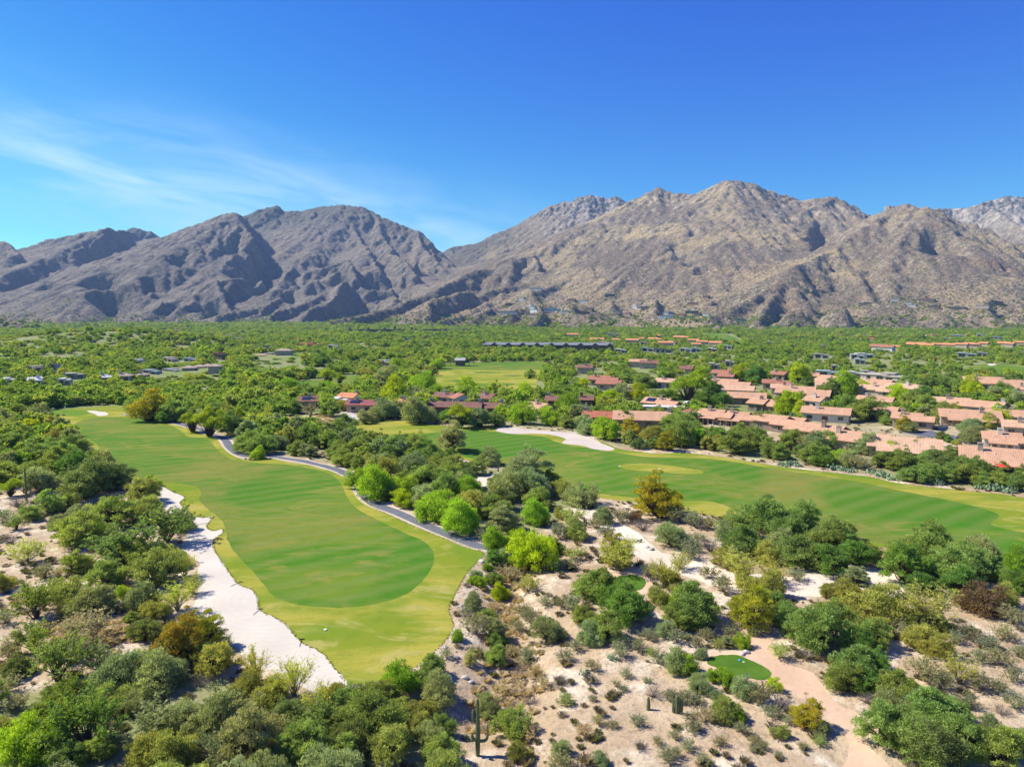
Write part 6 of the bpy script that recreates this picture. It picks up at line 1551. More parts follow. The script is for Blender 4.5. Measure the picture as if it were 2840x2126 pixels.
def floor_scrub():
    r = np.random.default_rng(99)
    n = 60000
    x = r.uniform(-230, 230, n); y = r.uniform(28, 300, n)
    k = in_view(x, y, 1.1) & (r.random(n) < np.where(y < 150, .62, .42))
    x, y = x[k], y[k]
    k = ~blocked(x, y, .35); x, y = x[k], y[k]
    g = fbm(x / 11, y / 11, 3, 33) + .5 * fbm(x / 3, y / 3, 2, 34); k = g > r.normal(size=len(x)) * .12 + .0
    x, y = x[k], y[k]; n = len(x)
    s = r.uniform(.22, .75, n) * (1 + .5 * (r.random(n) < .12))
    ti = r.integers(0, 3, n)
    q = washline[r.integers(0, len(washline), 330)] + r.normal(size=(330, 2)) * np.array([1.5, 1.5]); q = np.concatenate([q, np.array(gp('F1', 500, 900)) + r.normal(size=(160, 2)) * 3.0, np.array(gp('F1', 640, 860)) + r.normal(size=(160, 2)) * 2.2, np.array(gp('V2', 560, 930)) + r.normal(size=(500, 2)) * np.array([17, 6])])
    q = q[~blocked(q[:, 0], q[:, 1], .3)]
    x = np.concatenate([x, q[:, 0]]); y = np.concatenate([y, q[:, 1]]); s = np.concatenate([s, r.uniform(.3, .8, len(q))]); ti = np.concatenate([ti, np.full(len(q), 3)]); n = len(x)
    z = gz_fine(x, y)
    instance_mass('desert_grass', TUFTS, np.stack([x, y, z - .03], 1), np.stack([s, s, s], 1), np.stack([np.zeros(n), np.zeros(n), r.uniform(0, 6, n)], 1), ti)
    # stones, thick on the bank under the turf's rim
    m = 15000; x = r.uniform(-150, 170, m); y = r.uniform(30, 170, m); k = in_view(x, y); x, y = x[k], y[k]
    d = seg_dist(np.vstack([tA, tA[:1]]), x, y); w = seg_dist(washline, x, y)
    den = .10 + 1.0 * np.exp(-((d - 1.6) / 1.6) ** 2) * (x > 0.0) + .9 * np.exp(-(w / 2.5) ** 2)
    k = (r.random(len(x)) < den * (fbm(x / 9, y / 9, 3, 66) > -.15)) & ~blocked(x, y, .2); x, y = x[k], y[k]
    # extra along the rim
    q = []
    T = catmull(turfA, True, 12)
    for p0, p1 in zip(T, np.roll(T, -1, 0)):
        if p0[1] > 135 or p0[0] < gp('O', 730, 1480)[0]: continue
        L = np.hypot(*(p1 - p0)); nn = int(L * 7) + 1
        t = r.random(nn)[:, None]; nrm = np.array([(p1 - p0)[1], -(p1 - p0)[0]]) / (L + 1e-9)
        pp = p0 + (p1 - p0) * t + nrm * r.uniform(-3.6, 3.6, (nn, 1)); q.append(pp)
    q = np.concatenate(q); q = q[~blocked(q[:, 0], q[:, 1], .15)]
    x = np.concatenate([x, q[:, 0]]); y = np.concatenate([y, q[:, 1]]); n = len(x)
    s = r.uniform(.06, .22, n) * np.where(r.random(n) < .08, 2.4, 1)
    instance_mass('gravel', STONES, np.stack([x, y, gz_fine(x, y)], 1), np.stack([s, s * .9, s * .8], 1), np.stack([np.zeros(n), np.zeros(n), r.uniform(0, 6, n)], 1), r.integers(0, 3, n))
    # grass along the lip of the turf: a ragged edge instead of a clean one
    q = []; 
    for T0, dmax in ((tA, 170), (tC, 260)):
        T = catmull(T0, True, 2)
        for p0, p1 in zip(T, np.roll(T, -1, 0)):
            if p0[1] > dmax: continue
            L = np.hypot(*(p1 - p0)); nn = int(L * 9)
            if nn: t = r.random(nn)[:, None]; q.append(p0 + (p1 - p0) * t + r.normal(size=(nn, 2)) * .10)
    q = np.concatenate(q); q = q[in_view(q[:, 0], q[:, 1])]; n = len(q); s = r.uniform(.05, .12, n)
    GT = [tuft_mesh('blade', 9, 40, .55, 1.2, leaf_mat('lip_grass', False, [(.22, .28, .04), (.36, .36, .08), (.16, .22, .03)]), .09)]
    instance_mass('turf_lip_grass', GT, np.stack([q[:, 0], q[:, 1], gz_fine(q[:, 0], q[:, 1])], 1), np.stack([s, s, s], 1), np.stack([np.zeros(n), np.zeros(n), r.uniform(0, 6, n)], 1), np.zeros(n, int))
floor_scrub()
# ------------------------------------------------------------------ saguaros, cacti, boulders, course furniture, cars
def cactus_mat():
    t = NT('saguaro_skin'); oc = t.objco()
    t.bump(t.noise(9, 3, .6, vec=oc), .4, .03)
    return t.base(t.mix(t.rng(t.noise(1.2, 4, .6, vec=oc), .35, .65), (.13, .155, .06), (.20, .21, .10)), .8)
CACT = cactus_mat()
def ribbed(path, rad, ribs=11):
    path = np.array(path, float)
    # resample smoothly
    L = catmull(path, False, 5) if len(path) > 2 else np.array([path[0] + (path[1] - path[0]) * t for t in np.linspace(0, 1, 8)])
    n = len(L); V, F = [], []; sides = ribs * 2
    for i in range(n):
        t = L[min(i + 1, n - 1)] - L[max(i - 1, 0)]; t /= np.linalg.norm(t) + 1e-9
        a = np.cross(t, [0, 1, .05]); a /= np.linalg.norm(a) + 1e-9; b = np.cross(t, a)
        s = i / (n - 1); r = rad * (.78 + .35 * math.sin(math.pi * min(1, s * 1.15 + .1)) ) if n > 2 else rad
        if s > .93: r *= .72
        for k in range(sides):
            q = math.tau * k / sides; rr = r * (1.0 if k % 2 == 0 else .84)
            V.append(L[i] + (a * math.cos(q) + b * math.sin(q)) * rr)
    for i in range(n - 1):
        for k in range(sides):
            j = (k + 1) % sides; F.append((i * sides + k, i * sides + j, (i + 1) * sides + j, (i + 1) * sides + k))
    tip = L[-1] + (L[-1] - L[-2]) / (np.linalg.norm(L[-1] - L[-2]) + 1e-9) * rad * .5; V.append(tip)
    for k in range(sides): F.append(((n - 1) * sides + k, (n - 1) * sides + (k + 1) % sides, len(V) - 1))
    return V, F
ITEMS = []
def saguaro(crop, x, y, hz, arms, label, rad=.26):
    X, Y, Z = on_ground(crop, x, y); s = CROPS[crop][2]
    dist = math.hypot(Y, CAM_H); dep = math.atan2(CAM_H, Y)
    H = 1.0
    _, vb = to_src(np.array(X), np.array(Y), np.array(Z))
    for H in np.arange(.5, 16, .05):
        if vb - to_src(np.array(X), np.array(Y), np.array(Z + H))[1] > hz / s: break
    H = float(H); rad = rad * .82
    root = empty('saguaro', (X, Y, Z - .1))
    MB().add(*ribbed([(0, 0, 0), (.02, 0, H * .5), (0, .02, H)], rad)).build('stem', CACT, root)
    for (z0, ox, oy, up) in arms:                       # leaves the stem at z0, reaches out by ox, oy and turns up
        p = [(math.copysign(rad * .5, ox), 0, H * z0), (ox * .7, oy * .7, H * z0 - .02), (ox, oy, H * z0 + .35), (ox * 1.02, oy * 1.02, H * (z0 + up) + .35)]
        MB().add(*ribbed(p, rad * .68, 9)).build('arm', CACT, root)
    tag(root, label, 'cactus', 'saguaro cacti of the desert scrub')
saguaro('F2', 812, 1592, 315, [(.30, -1.05, .0, .0), (.28, .85, .1, .20), (.34, -.45, -.35, .04), (.62, -.40, .1, .12)], 'tall armed saguaro standing alone beside the bottom thicket', .24)
saguaro('F2', 1760, 1340, 74, [], 'single short columnar saguaro on the white sandy flat', .2)
saguaro('F2', 1922, 1352, 92, [(.02, .42, 0, .72), (.02, -.38, .1, .55)], 'stout saguaro with three close stems near the oval tee flat')
saguaro('F2', 1404, 322, 56, [(.05, .35, 0, .6)], 'twin stemmed saguaro on the slope above the olive palo verde')
saguaro('F2', 1303, 392, 40, [], 'thin saguaro between olive shrubs below the twin stems', .18)
saguaro('F2', 1255, 272, 42, [], 'slim saguaro at the top of the sandy slope', .18)
saguaro('F2', 1209, 232, 36, [], 'little saguaro at the lip of the green belt', .17)
saguaro('F2', 1447, 1182, 38, [], 'small saguaro next to a cholla in the middle of the pale flat', .17)
saguaro('F2', 1723, 1032, 32, [], 'young saguaro among grey brush under the round tee', .15)
saguaro('F2', 1190, 978, 34, [], 'stub of a saguaro on the gravelly slope', .15)
saguaro('F3', 380, 525, 112, [(.30, -.95, 0, .42), (.28, .9, .1, .45), (.36, -.5, -.5, .38), (.34, .5, -.4, .5), (.4, .15, .5, .4)], 'many armed candelabra saguaro beside the big green clump', .22)
saguaro('F3', 74, 1352, 96, [(.02, .38, 0, .5)], 'double saguaro among low scrub under the oval tee')
saguaro('F3', 653, 722, 54, [], 'lone saguaro stub by the sandy track crossing', .2)
saguaro('V1', 228, 1640, 300, [(.22, .85, 0, .35), (.30, -.6, .1, .18), (.25, .5, .5, .22)], 'very tall saguaro with upturned arms on the stony slope', .24)
saguaro('V1', 270, 1445, 60, [], 'bare pole saguaro behind the very tall armed one', .2)
saguaro('V1', 455, 1028, 50, [], 'leaning saguaro at the margin of the long hole', .2)
saguaro('V2', 337, 1012, 76, [], 'saguaro rising out of the dry yellow clearing', .24)
saguaro('V2', 265, 1052, 48, [], 'shorter saguaro at the foot of the dry yellow clearing', .22)
saguaro('V2', 532, 962, 34, [], 'small saguaro in front of the solar roofed house', .2)
saguaro('V2', 400, 1092, 66, [], 'slim saguaro, taller of the pair in the green belt', .2)
saguaro('V2', 428, 1064, 46, [], 'slim saguaro, shorter of the pair in the green belt', .2)
saguaro('V2', 650, 1192, 46, [], 'saguaro tip poking out of the belt beside the cart path', .2)
saguaro('V2', 1126, 1254, 96, [], 'taller saguaro of the two in the central thicket', .26)
saguaro('V2', 1087, 1258, 68, [], 'shorter saguaro of the two in the central thicket', .24)
saguaro('V2', 1355, 1490, 92, [], 'saguaro over the bright green trees by the path bend', .22)
saguaro('V2', 1768, 1575, 128, [(.12, .5, 0, .62), (.15, -.35, .2, .3), (.10, .85, .1, .2)], 'clustered saguaro with four stems over the purple brush', .24)
saguaro('V2', 2090, 1372, 44, [], 'small saguaro by the white sand patch', .2)
saguaro('V3', 1920, 1122, 44, [], 'saguaro below the walled cactus garden', .22)
# prickly pears along the far edge of the wide fairway
PEAR = paint('prickly_pear_pads', (.22, .30, .16), .2, 2.0, .8, 0)
def pear_mesh(seed, n=34):
    r = np.random.default_rng(seed); mb = MB()
    for k in range(n):
        c = np.array([r.normal() * .55, r.normal() * .45, .12 + abs(r.normal()) * .35]); a = r.random() * 3.14; tl = r.normal() * .4
        ux = np.array([math.cos(a), math.sin(a), 0]); uz = np.array([-math.sin(a) * math.sin(tl), math.cos(a) * math.sin(tl), math.cos(tl)]); th = np.cross(ux, uz) * .03
        V, m = [], 8
        for s in (-1, 1):
            for q in range(m): V.append(c + ux * math.cos(math.tau * q / m) * .15 + uz * math.sin(math.tau * q / m) * .20 + th * s)
        mb.add(V, [tuple(range(m - 1, -1, -1)), tuple(range(m, 2 * m))] + [(q, (q + 1) % m, m + (q + 1) % m, m + q) for q in range(m)])
    me = new_mesh('prickly_pear', mb.V, mb.F); me.materials.append(PEAR); return me
PEARS = [pear_mesh(i) for i in range(3)]
pp = [('V4', x, y) for x, y in ((150, 1322), (195, 1326), (235, 1322), (280, 1332), (590, 1360), (640, 1362), (700, 1370), (745, 1374), (940, 1402), (985, 1412), (1030, 1426), (1075, 1440), (1490, 1488), (1840, 1516), (1890, 1522), (1950, 1532), (2000, 1540), (2060, 1548), (2110, 1556))] + [('F2', 1712, 408), ('F2', 1410, 1150), ('F2', 1560, 1062)]
pear_words = ['prickly pear at the %s of the cactus edging under the village trees' % w for w in ('start', 'second clump', 'third clump', 'fourth clump')] + ['prickly pear, %s in the middle edging clump along the fairway' % w for w in ('first', 'second', 'third', 'last')] + ['prickly pear, %s in the long clump below the wide trees' % w for w in ('first', 'second', 'third', 'last')] + ['lone prickly pear in the shade of the wide trees'] + ['prickly pear, %s of the end cluster near the frame edge' % w for w in ('first', 'second', 'third', 'fourth', 'fifth', 'sixth')] + ['dark prickly pear beside boulders on the sandy track', 'prickly pear with yellow pads on the white flat', 'low prickly pear under the round tee slope']
for k, (c, x, y) in enumerate(pp):
    X, Y, Z = on_ground(c, x, y); o = link('prickly_pear', PEARS[k % 3], None, None, (X, Y + .3, Z)); s = random.uniform(1.0, 1.6) * (.55 if c == 'F2' else 1); o.scale = (s * 1.2, s, s); o.rotation_euler = (0, 0, k)
    tag(o, pear_words[k], 'cactus', 'prickly pears')
BOULD = paint('boulder_rock', (.50, .45, .39), .25, 1.2, .95, .6, .1, 3)
bm_ = [stone_mesh('boulder', 40 + i, BOULD) for i in range(4)]
for k, (c, x, y, s, lb) in enumerate([('F2', 740, 1162, .42, 'pale boulder below the terraced bank'), ('F2', 775, 1186, .38, 'cream boulder beside the dry sandy hollow'), ('F2', 1752, 436, .5, 'pale boulder at the bend of the sandy track'), ('F2', 1778, 448, .55, 'larger pale boulder at the bend of the sandy track'),
        ('F1', 268, 556, .6, 'white boulder in the sandy clearing'), ('F1', 330, 560, .7, 'brown boulder beside the white one in the clearing'), ('F1', 640, 1086, .55, 'white boulder in the bottom thicket'), ('F1', 510, 190, .5, 'boulder on the stony slope behind dark mesquite'), ('F1', 600, 175, .45, 'grey boulder above the waste bunker head'),
        ('F2', 835, 515, .6, 'reddish boulder at the corner of the turf'), ('F2', 600, 1062, .45, 'upper boulder of the stepped bank'), ('F2', 570, 1078, .45, 'lower boulder of the stepped bank'), ('F3', 460, 1018, .4, 'white boulder at the head of the oval tee'), ('F3', 440, 1030, .35, 'grey boulder beside the oval tee'),
        ('F3', 1240, 880, .4, 'small pale boulder on the scrub slope'), ('F1', 430, 260, .5, 'boulder among bushes on the stony slope')]):
    X, Y, Z = on_ground(c, x, y); o = link('boulder', bm_[k % 4], None, None, (X, Y, Z + s * .1)); o.scale = (s * 1.1, s, s); o.rotation_euler = (0, 0, k * 1.3); tag(o, lb, 'rock', 'boulders')
# bunker rakes
RK = paint('rake_black', (.03, .03, .03), .1)
rk = [('F1', 985, 232), ('F1', 1132, 305), ('F1', 1176, 392), ('F1', 1312, 640), ('F1', 1428, 795), ('F1', 1672, 967), ('F1', 970, 130)]
rw = ['near the narrow head of the waste bunker', 'beside the reddish grass tongue', 'in the notch below the grass tongue', 'midway down the waste bunker', 'at the widest part of the waste bunker', 'near the foot of the waste bunker', 'uppermost in the waste bunker, in tree shade']
for k, (c, x, y) in enumerate(rk):
    X, Y, Z = on_ground(c, x, y); root = empty('bunker_rake', (X, Y, Z + .02), .2 + .3 * k)
    MB().box(-.9, .9, -.02, .02, .02, .06).build('handle', RK, root)
    MB().box(.9, .98, -.32, .32, .0, .08).build('rake_head', RK, root)
    tag(root, 'black sand rake lying ' + rw[k], 'rake', 'rakes lying in the sand')
def blob(name, c, x, y, r, mat, label, cat, up=.0, group=None):
    import bmesh
    X, Y, Z = on_ground(c, x, y); bm = bmesh.new(); bmesh.ops.create_uvsphere(bm, u_segments=12, v_segments=8, radius=r)
    bmesh.ops.scale(bm, vec=(1, 1, .35), verts=bm.verts); me = bpy.data.meshes.new(name); bm.to_mesh(me); bm.free()
    tag(link(name, me, mat, None, (X, Y, Z + r * .3 + up)), label, cat, group)
WHITE = paint('white_paint', (.8, .8, .78), .03); BLUEP = paint('blue_paint', (.05, .35, .75), .03)
blob('tee_marker', 'F3', 423, 1064, .16, BLUEP, 'blue tee marker at the upper end of the oval tee', 'marker', 0, 'tee markers')
blob('tee_marker', 'F3', 343, 1129, .16, BLUEP, 'blue tee marker on the lower rim of the oval tee', 'marker', 0, 'tee markers')
blob('tee_marker', 'F3', 447, 1074, .15, paint('buff_paint', (.6, .5, .3), .05), 'buff tee marker by the path side of the oval tee', 'marker', 0, 'tee markers')
blob('tee_marker', 'F2', 1622, 626, .16, WHITE, 'white tee marker on the round tee above the wash', 'marker', 0, 'tee markers')
blob('tee_marker', 'F2', 1594, 690, .15, BLUEP, 'pale tee marker in front of the round tee', 'marker', 0, 'tee markers')
blob('yardage_marker', 'F1', 1810, 894, .22, WHITE, 'white yardage marker on the near turf', 'marker')
blob('yardage_marker', 'V3', 1318, 1352, .30, WHITE, 'white yardage marker on the pale grass island', 'marker')
blob('yardage_marker', 'V3', 976, 1327, .25, WHITE, 'white yardage marker at the tip of the grass island', 'marker')
X, Y, Z = on_ground('V1', 548, 868); root = empty('flagstick', (X, Y, Z))
MB().box(-.04, .04, -.04, .04, 0, 2.3).build('pole', WHITE, root); MB().box(.04, .65, -.012, .012, 1.85, 2.3).build('flag', WHITE, root)
tag(root, 'white flagstick on the putting green of the long hole', 'flag')
X, Y, Z = on_ground('V2', 1460, 325); root = empty('flagpole', (X, Y, Z)); MB().box(-.12, .12, -.12, .12, 0, 13).build('pole', WHITE, root); MB().box(.12, 3.2, -.03, .03, 11, 13).build('flag', paint('flag_red', (.5, .1, .1)), root)
tag(root, 'tall flagpole standing in the woods beyond the driving range', 'flag')
X, Y, Z = on_ground('V4', 537, 1130); root = empty('lamp_post', (X, Y, Z)); MB().box(-.07, .07, -.07, .07, 0, 4.6).build('pole', CONC, root); MB().box(-.2, .2, -.2, .2, 4.602, 4.95).build('lamp_head', METAL_D, root)
tag(root, 'pale garden lamp post among the trees below the second fairway house', 'lamp')
# red parasols and walled garden
RED = paint('red_canvas', (.62, .06, .045), .08)
def parasol(x, y, label):
    X, Y, Z = on_ground('V4', x, y, 2.3); root = empty('parasol', (X, Y, Z)); mb = MB(); n = 8; R = 1.9
    V = [(0, 0, 2.95)] + [(math.cos(math.tau * k / n) * R, math.sin(math.tau * k / n) * R, 2.25) for k in range(n)] + [(0, 0, 2.88)] + [(math.cos(math.tau * k / n) * R * .98, math.sin(math.tau * k / n) * R * .98, 2.16) for k in range(n)]
    F = [(0, 1 + k, 1 + (k + 1) % n) for k in range(n)] + [(n + 1, n + 2 + (k + 1) % n, n + 2 + k) for k in range(n)] + [(1 + k, n + 2 + k, n + 2 + (k + 1) % n, 1 + (k + 1) % n) for k in range(n)]
    mb.add(V, F).build('canopy', RED, root); MB().box(-.03, .03, -.03, .03, 0, 2.85).build('pole', METAL_D, root); MB().box(-.3, .3, -.3, .3, 0, .08).build('base', CONC, root)
    tag(root, label, 'parasol', 'red parasols')
parasol(2035, 1322, 'open red parasol, the larger one, on the patio at the frame edge'); parasol(1960, 1308, 'open red parasol partly behind the trees at the frame edge')
def wall_run(c, pts, h, label):
    P = [on_ground(c, *p) for p in pts]; root_p = P[0]; mb = MB()
    for a, b in zip(P[:-1], P[1:]):
        d = np.array(b[:2]) - np.array(a[:2]); L = np.hypot(*d); n = np.array([-d[1], d[0]]) / L * .12
        z = min(a[2], b[2]) - .6
        V = [(a[0] - n[0], a[1] - n[1], z), (b[0] - n[0], b[1] - n[1], z), (b[0] + n[0], b[1] + n[1], z), (a[0] + n[0], a[1] + n[1], z)]
        V = V + [(q[0], q[1], z + h + .6) for q in V]
        mb.add(V, [(3, 2, 1, 0), (4, 5, 6, 7), (0, 1, 5, 4), (1, 2, 6, 5), (2, 3, 7, 6), (3, 0, 4, 7)])
    o = mb.build('garden_wall', WALLS['buff'], None); tag(o, label, 'wall')
wall_run('V3', [(1735, 1000), (1790, 1012), (1850, 1020)], 1.4, 'low buff wall round the cactus garden of the gabled house')
wall_run('V3', [(1900, 1030), (1960, 1045), (2040, 1060), (2110, 1052)], .8, 'long low buff wall below the open patio doors')
wall_run('V4', [(1390, 1006), (1480, 1010), (1560, 1000)], 1.2, 'buff driveway wall beside the village street')
# carport
X, Y, Z = on_ground('V3', 1350, 880); root = empty('carport', (X, Y, Z), -.25); MB().box(-8, 8, -2.5, 3, 2.7, 3.0).build('roof', FLATR['white'], root)
for k, x in enumerate((-7.6, -4, 0, 4, 7.6)): MB().box(x - .15, x + .15, -2.3, -2.0, -.5, 2.7).build('post', WALLS['dark'], root)
tag(root, 'long white carport roof on dark posts below the two storey house', 'carport'); 
# cars
def car(c, x, y, col, rot, label):
    X, Y, Z = on_ground(c, x, y); root = empty('parked_car', (X, Y, Z + .02), rot)
    m = paint('car_paint', col, .03, 1, .3, 0, .6)
    prof = [(-2.2, .35), (-2.25, .8), (-1.6, .95), (-1.0, 1.42), (.7, 1.45), (1.35, .98), (2.15, .85), (2.25, .4)]
    mb = MB(); n = len(prof); V = [(a, -.88, b) for a, b in prof] + [(a, .88, b) for a, b in prof]
    mb.add(V, [tuple(range(n)), tuple(range(2 * n - 1, n - 1, -1))] + [(k, n + k, n + (k + 1) % n, (k + 1) % n) for k in range(n)])
    mb.build('body', m, root)
    gl = MB(); 
    for s in (-1, 1):
        y0, y1 = (s * .885, s * .90) if s > 0 else (s * .90, s * .885)
        V = [(-1.35, y0, .98), (1.15, y0, .98), (.62, y0, 1.38), (-.92, y0, 1.38)]; V += [(a, y1, z) for a, _, z in V]
        gl.add(V, [(3, 2, 1, 0), (4, 5, 6, 7), (0, 1, 5, 4), (1, 2, 6, 5), (2, 3, 7, 6), (3, 0, 4, 7)])
    gl.build('side_windows', GLASS, root)
    for a in (-1.35, 1.4):
        for s in (-.8, .8):
            V, F = [], []; q = 12
            for t in (-.11, .11):
                for k in range(q): V.append((a + .33 * math.cos(math.tau * k / q), s + t, .33 + .33 * math.sin(math.tau * k / q)))
            F = [tuple(range(q - 1, -1, -1)), tuple(range(q, 2 * q))] + [(k, (k + 1) % q, q + (k + 1) % q, q + k) for k in range(q)]
            MB().add(V, F).build('wheel', RK, root)
    tag(root, label, 'car', 'cars parked between the buildings')
car('V4', 1475, 612, (.02, .10, .45), .1, 'bright blue car parked behind the village roofs'); car('V4', 1405, 578, (.7, .68, .62), .1, 'pale car parked beside the flat long building'); car('V4', 1350, 578, (.05, .05, .05), .1, 'black car parked beside the flat long building'); car('V4', 1300, 572, (.6, .6, .6), .1, 'silver car at the corner of the flat long building')
car('V3', 1690, 378, (.7, .7, .7), .2, 'white car, first in the lot near the blue flat roofs'); car('V3', 1715, 383, (.1, .1, .1), .2, 'black car in the lot near the blue flat roofs'); car('V3', 1740, 378, (.5, .52, .55), .2, 'silver car in the lot near the blue flat roofs'); car('V3', 1760, 385, (.3, .05, .04), .2, 'dark red car in the lot near the blue flat roofs')
car('V1', 480, 478, (.03, .03, .035), .3, 'black car parked under the trees near the grey road'); car('V1', 250, 528, (.65, .65, .65), .1, 'white car parked by the pale roofs in the woods'); car('V3', 1560, 800, (.6, .6, .6), .5, 'silver car under the spreading village tree'); car('V4', 1690, 1095, (.35, .30, .24), -.5, 'beige car on the village street')
# the square rock tower on the skyline
def tower():
    p = at_depth('M3', 1382, 240, 4300); q = at_depth('M3', 1455, 240, 4300); top = at_depth('M3', 1420, 198, 4300)
    mb = MB(); n = 6
    for k in range(n):
        x0 = p[0] + (q[0] - p[0]) * k / n; x1 = p[0] + (q[0] - p[0]) * (k + 1) / n
        mb.box(x0, x1 - 4, 4300 + 9 * (k % 2), 4360, -50, top[2] - (0, 10, 4, 14, 2, 18)[k])
    o = mb.build('rock_outcrop', MAT_MOUNT); tag(o, kind='structure')
tower()

# ------------------------------------------------------------------ labels for houses and plants, told apart by look and neighbourhood
FLAND = [('V1', 700, 270, 'the grey flat roofed row on the hillside'), ('V1', 230, 300, 'the pale flat roofs at the margin'), ('V1', 1250, 260, 'the brown bare slope'), ('V1', 1900, 230, 'the blue grey terrace houses'), ('V1', 900, 140, 'the valley mouth'), ('V1', 1500, 150, 'the dark clustered town houses'),
 ('V1', 1600, 490, 'the tan hip roofed row'), ('V1', 1000, 545, 'the small hip roofs in the woods'), ('V1', 1450, 410, 'the buff roofs above the hip roofed row'), ('V1', 300, 560, 'the white peaks in the woods'), ('V1', 500, 120, 'the foot of the far range'), ('V1', 200, 220, 'the orange roofs of the hillside'), ('V1', 700, 480, 'the curve of the grey road'),
 ('V2', 200, 350, 'the terrace above the far fairway'), ('V2', 550, 290, 'the domed knoll'), ('V2', 300, 120, 'the range foot behind the woods'), ('V2', 1200, 430, 'the woods before the driving range'), ('V3', 600, 210, 'the pink rocky foot'), ('V3', 1000, 250, 'the start of the orange roofs'), ('V3', 1300, 240, 'the middle of the orange roofs'), ('V3', 1600, 260, 'the end of the orange roofs'),
 ('V3', 1100, 330, 'the lodge end'), ('V3', 1600, 330, 'the blue grey sheds'), ('V3', 1900, 300, 'the sloping far fairway'), ('V4', 480, 375, 'the cream block in the woods'), ('V4', 830, 380, 'the cream terrace in the woods'), ('V4', 1010, 300, 'the big rust roof'), ('V4', 1400, 285, 'the long orange terrace'), ('V4', 1800, 285, 'the far half of the orange terrace'),
 ('V4', 2150, 275, 'the orange terrace at the frame edge'), ('V4', 750, 215, 'the blue roofed house at the slope foot'), ('V4', 1000, 205, 'the white houses at the slope foot'), ('V4', 1400, 220, 'the orange and cream house at the slope foot'), ('V4', 1900, 215, 'the slope foot near the frame edge'), ('V4', 1780, 370, 'the domed blue roof'), ('V4', 900, 520, 'the flat school like building'),
 ('M2', 1300, 714, 'the highest villa'), ('M2', 1200, 840, 'the villa terraces'), ('M2', 1570, 840, 'the shaded rock gully'), ('M2', 1750, 750, 'the upper rocky shoulder'), ('M2', 1850, 850, 'the saddle of the villas'), ('M2', 2100, 880, 'the green hollow'), ('M3', 180, 800, 'the ochre villa'), ('M3', 200, 870, 'the boulder hollow'), ('M3', 470, 908, 'the rock gate'), ('M3', 950, 725, 'the steep lone ledge'),
 ('M3', 960, 877, 'the pink rock knob'), ('M3', 1250, 805, 'the deep shadow gully'), ('M3', 1550, 800, 'the long dark villa'), ('M3', 1800, 835, 'the flat slope terrace'), ('M3', 2000, 815, 'the slope road')]
FL = [(*px(c, x, y), t) for c, x, y, t in FLAND]
RW = {'pink': 'pink', 'salmon': 'pale salmon', 'rust': 'rust red', 'red': 'red', 'brown': 'brown', 'orange': 'orange', 'maroon': 'maroon', 'tan': 'tan', 'white': 'white', 'grey': 'grey', 'dark': 'dark', 'blue': 'blue grey'}
seen = {}
for H in HOUSES:
    r = H['root']
    if H['label']: r['label'] = H['label']
    else:
        u, v = to_src(np.array(H['X']), np.array(H['Y']), np.array(r.location.z + 3))
        k = sorted(range(len(FL)), key=lambda i: (FL[i][0] - u) ** 2 + 9 * (FL[i][1] - v) ** 2)
        size = 'wide' if H['wz'] > 40 else 'small' if H['wz'] < 24 else 'mid sized'
        rt = {'f': 'flat', 'g': 'pitched', 'h': 'hip'}[H['typ']]
        vil = 'villa' if 'V' in H['opts'] else 'house'
        wallw = H['wall'] if H['wall'] != H['roof'] else 'plain'
        tall = 'two level ' if 'T' in H['opts'] else ''
        cand = ['%s %s%s with a %s %s roof and %s walls near %s' % (size, tall, vil, RW[H['roof']], rt, wallw, FL[k[0]][2])]
        cand += ['%s %s%s, %s %s roof, near %s towards %s' % (size, tall, vil, RW[H['roof']], rt, FL[k[0]][2], FL[j][2].replace('the ', '', 1)) for j in k[1:5]]
        for q in cand:
            if q not in seen and len(q.split()) <= 16: break
        if len(q.split()) > 16: q = ' '.join(cand[0].split()[:16]) if len(cand[0].split()) <= 16 else '%s roofed %s near %s' % (RW[H['roof']], vil, FL[k[0]][2])
        r['label'] = q
    seen[r['label']] = seen.get(r['label'], 0) + 1
    r['category'] = 'villa' if 'V' in H['opts'] else 'house'
    r['group'] = 'villas on the mountain foot' if 'V' in H['opts'] else 'houses of the village by the fairway' if (H['Y'] < 420 and H['X'] > 60) else 'houses scattered through the woods'
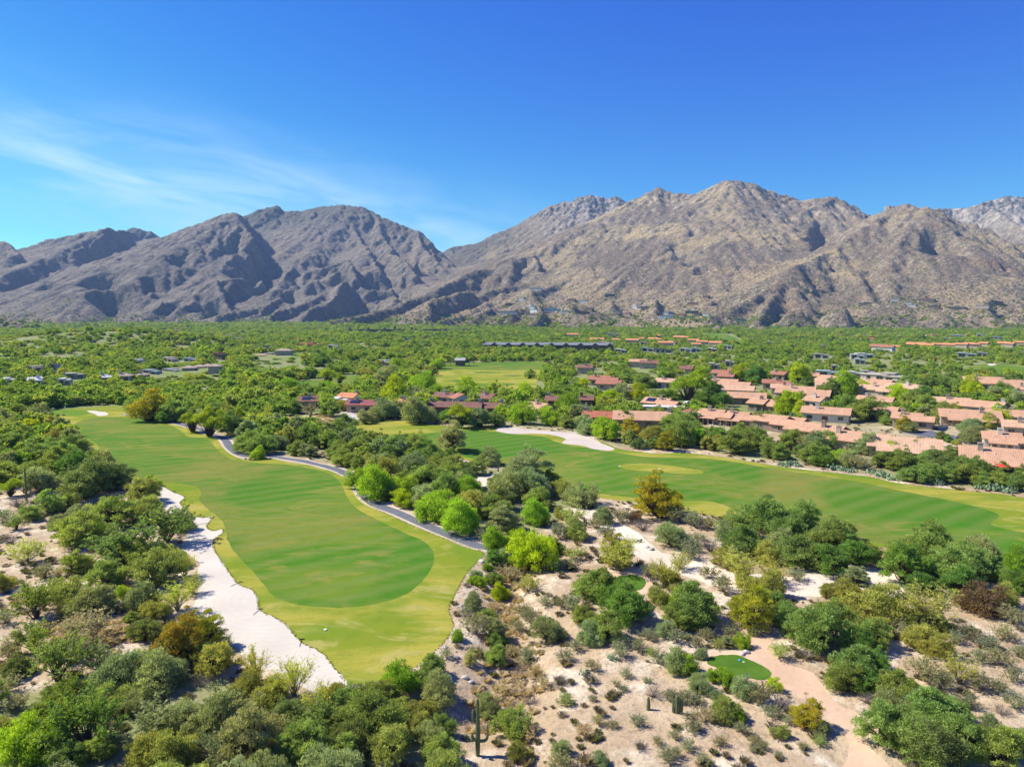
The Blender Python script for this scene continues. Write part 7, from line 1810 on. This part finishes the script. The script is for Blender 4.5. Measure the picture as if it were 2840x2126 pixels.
for root, kind, u, v, w, X, Y, hgt in VEG:
    words_ = KINDS[kind][5]; size = size_word(w, kind)
    dd = np.hypot(LANDP[:, 0] - u, (LANDP[:, 1] - v) * 1.6); k = np.argsort(dd)
    n0 = LAND[k[0]][3]; near = dd[k[0]]
    rel = 'at' if near < 40 else 'near' if near < 110 else 'out from'
    base = '%s %s %s the %s' % (size, words_, rel, n0)
    side = lambda j: LAND[k[j]][3]
    # which side of the landmark it stands on
    du, dv = u - LANDP[k[0]][0], v - LANDP[k[0]][1]
    cands = [base]
    pos = ('uphill of' if dv < -22 else 'downhill of' if dv > 22 else 'level with')
    cands.append('%s %s %s the %s' % (size, words_, pos, n0))
    for j in (1, 2, 3): cands.append('%s %s %s the %s, towards the %s' % (size, words_, rel, n0, side(j)))
    for j in (1, 2, 3, 4, 5): cands.append('%s %s %s the %s, towards the %s' % (size, words_, pos, n0, side(j)))
    for j in (1, 2, 3): cands.append('%s %s between the %s and the %s' % (size, words_, side(j), side(j + 1)))
    pick = None
    for q in cands:
        if q not in seen and len(q.split()) <= 16: pick = q; break
    if pick is None: pick = base if len(base.split()) <= 16 else '%s %s %s' % (words_, rel, n0)
    seen[pick] = seen.get(pick, 0) + 1
    root['label'] = pick; root['category'] = KINDS[kind][4]
    root['group'] = {'tree': 'trees and tall bushes of the desert course', 'shrub': 'desert shrubs'}[KINDS[kind][4]]
# ------------------------------------------------------------------ the air: thin blue haze over the whole valley
def haze():
    me = new_mesh('haze', *[np.array(a) for a in boxv(-9500, 9500, -390, 9400, -45, 1250)])
    m = bpy.data.materials.new('haze'); m.use_nodes = True; n, l = m.node_tree.nodes, m.node_tree.links; n.clear()
    o = n.new('ShaderNodeOutputMaterial'); v = n.new('ShaderNodeVolumePrincipled')
    v.inputs['Color'].default_value = (.44, .66, 1.0, 1); v.inputs['Density'].default_value = 0.00005; v.inputs['Anisotropy'].default_value = 0.0
    l.new(v.outputs[0], o.inputs['Volume'])
    tag(link('haze', me, m), kind='stuff')
haze()
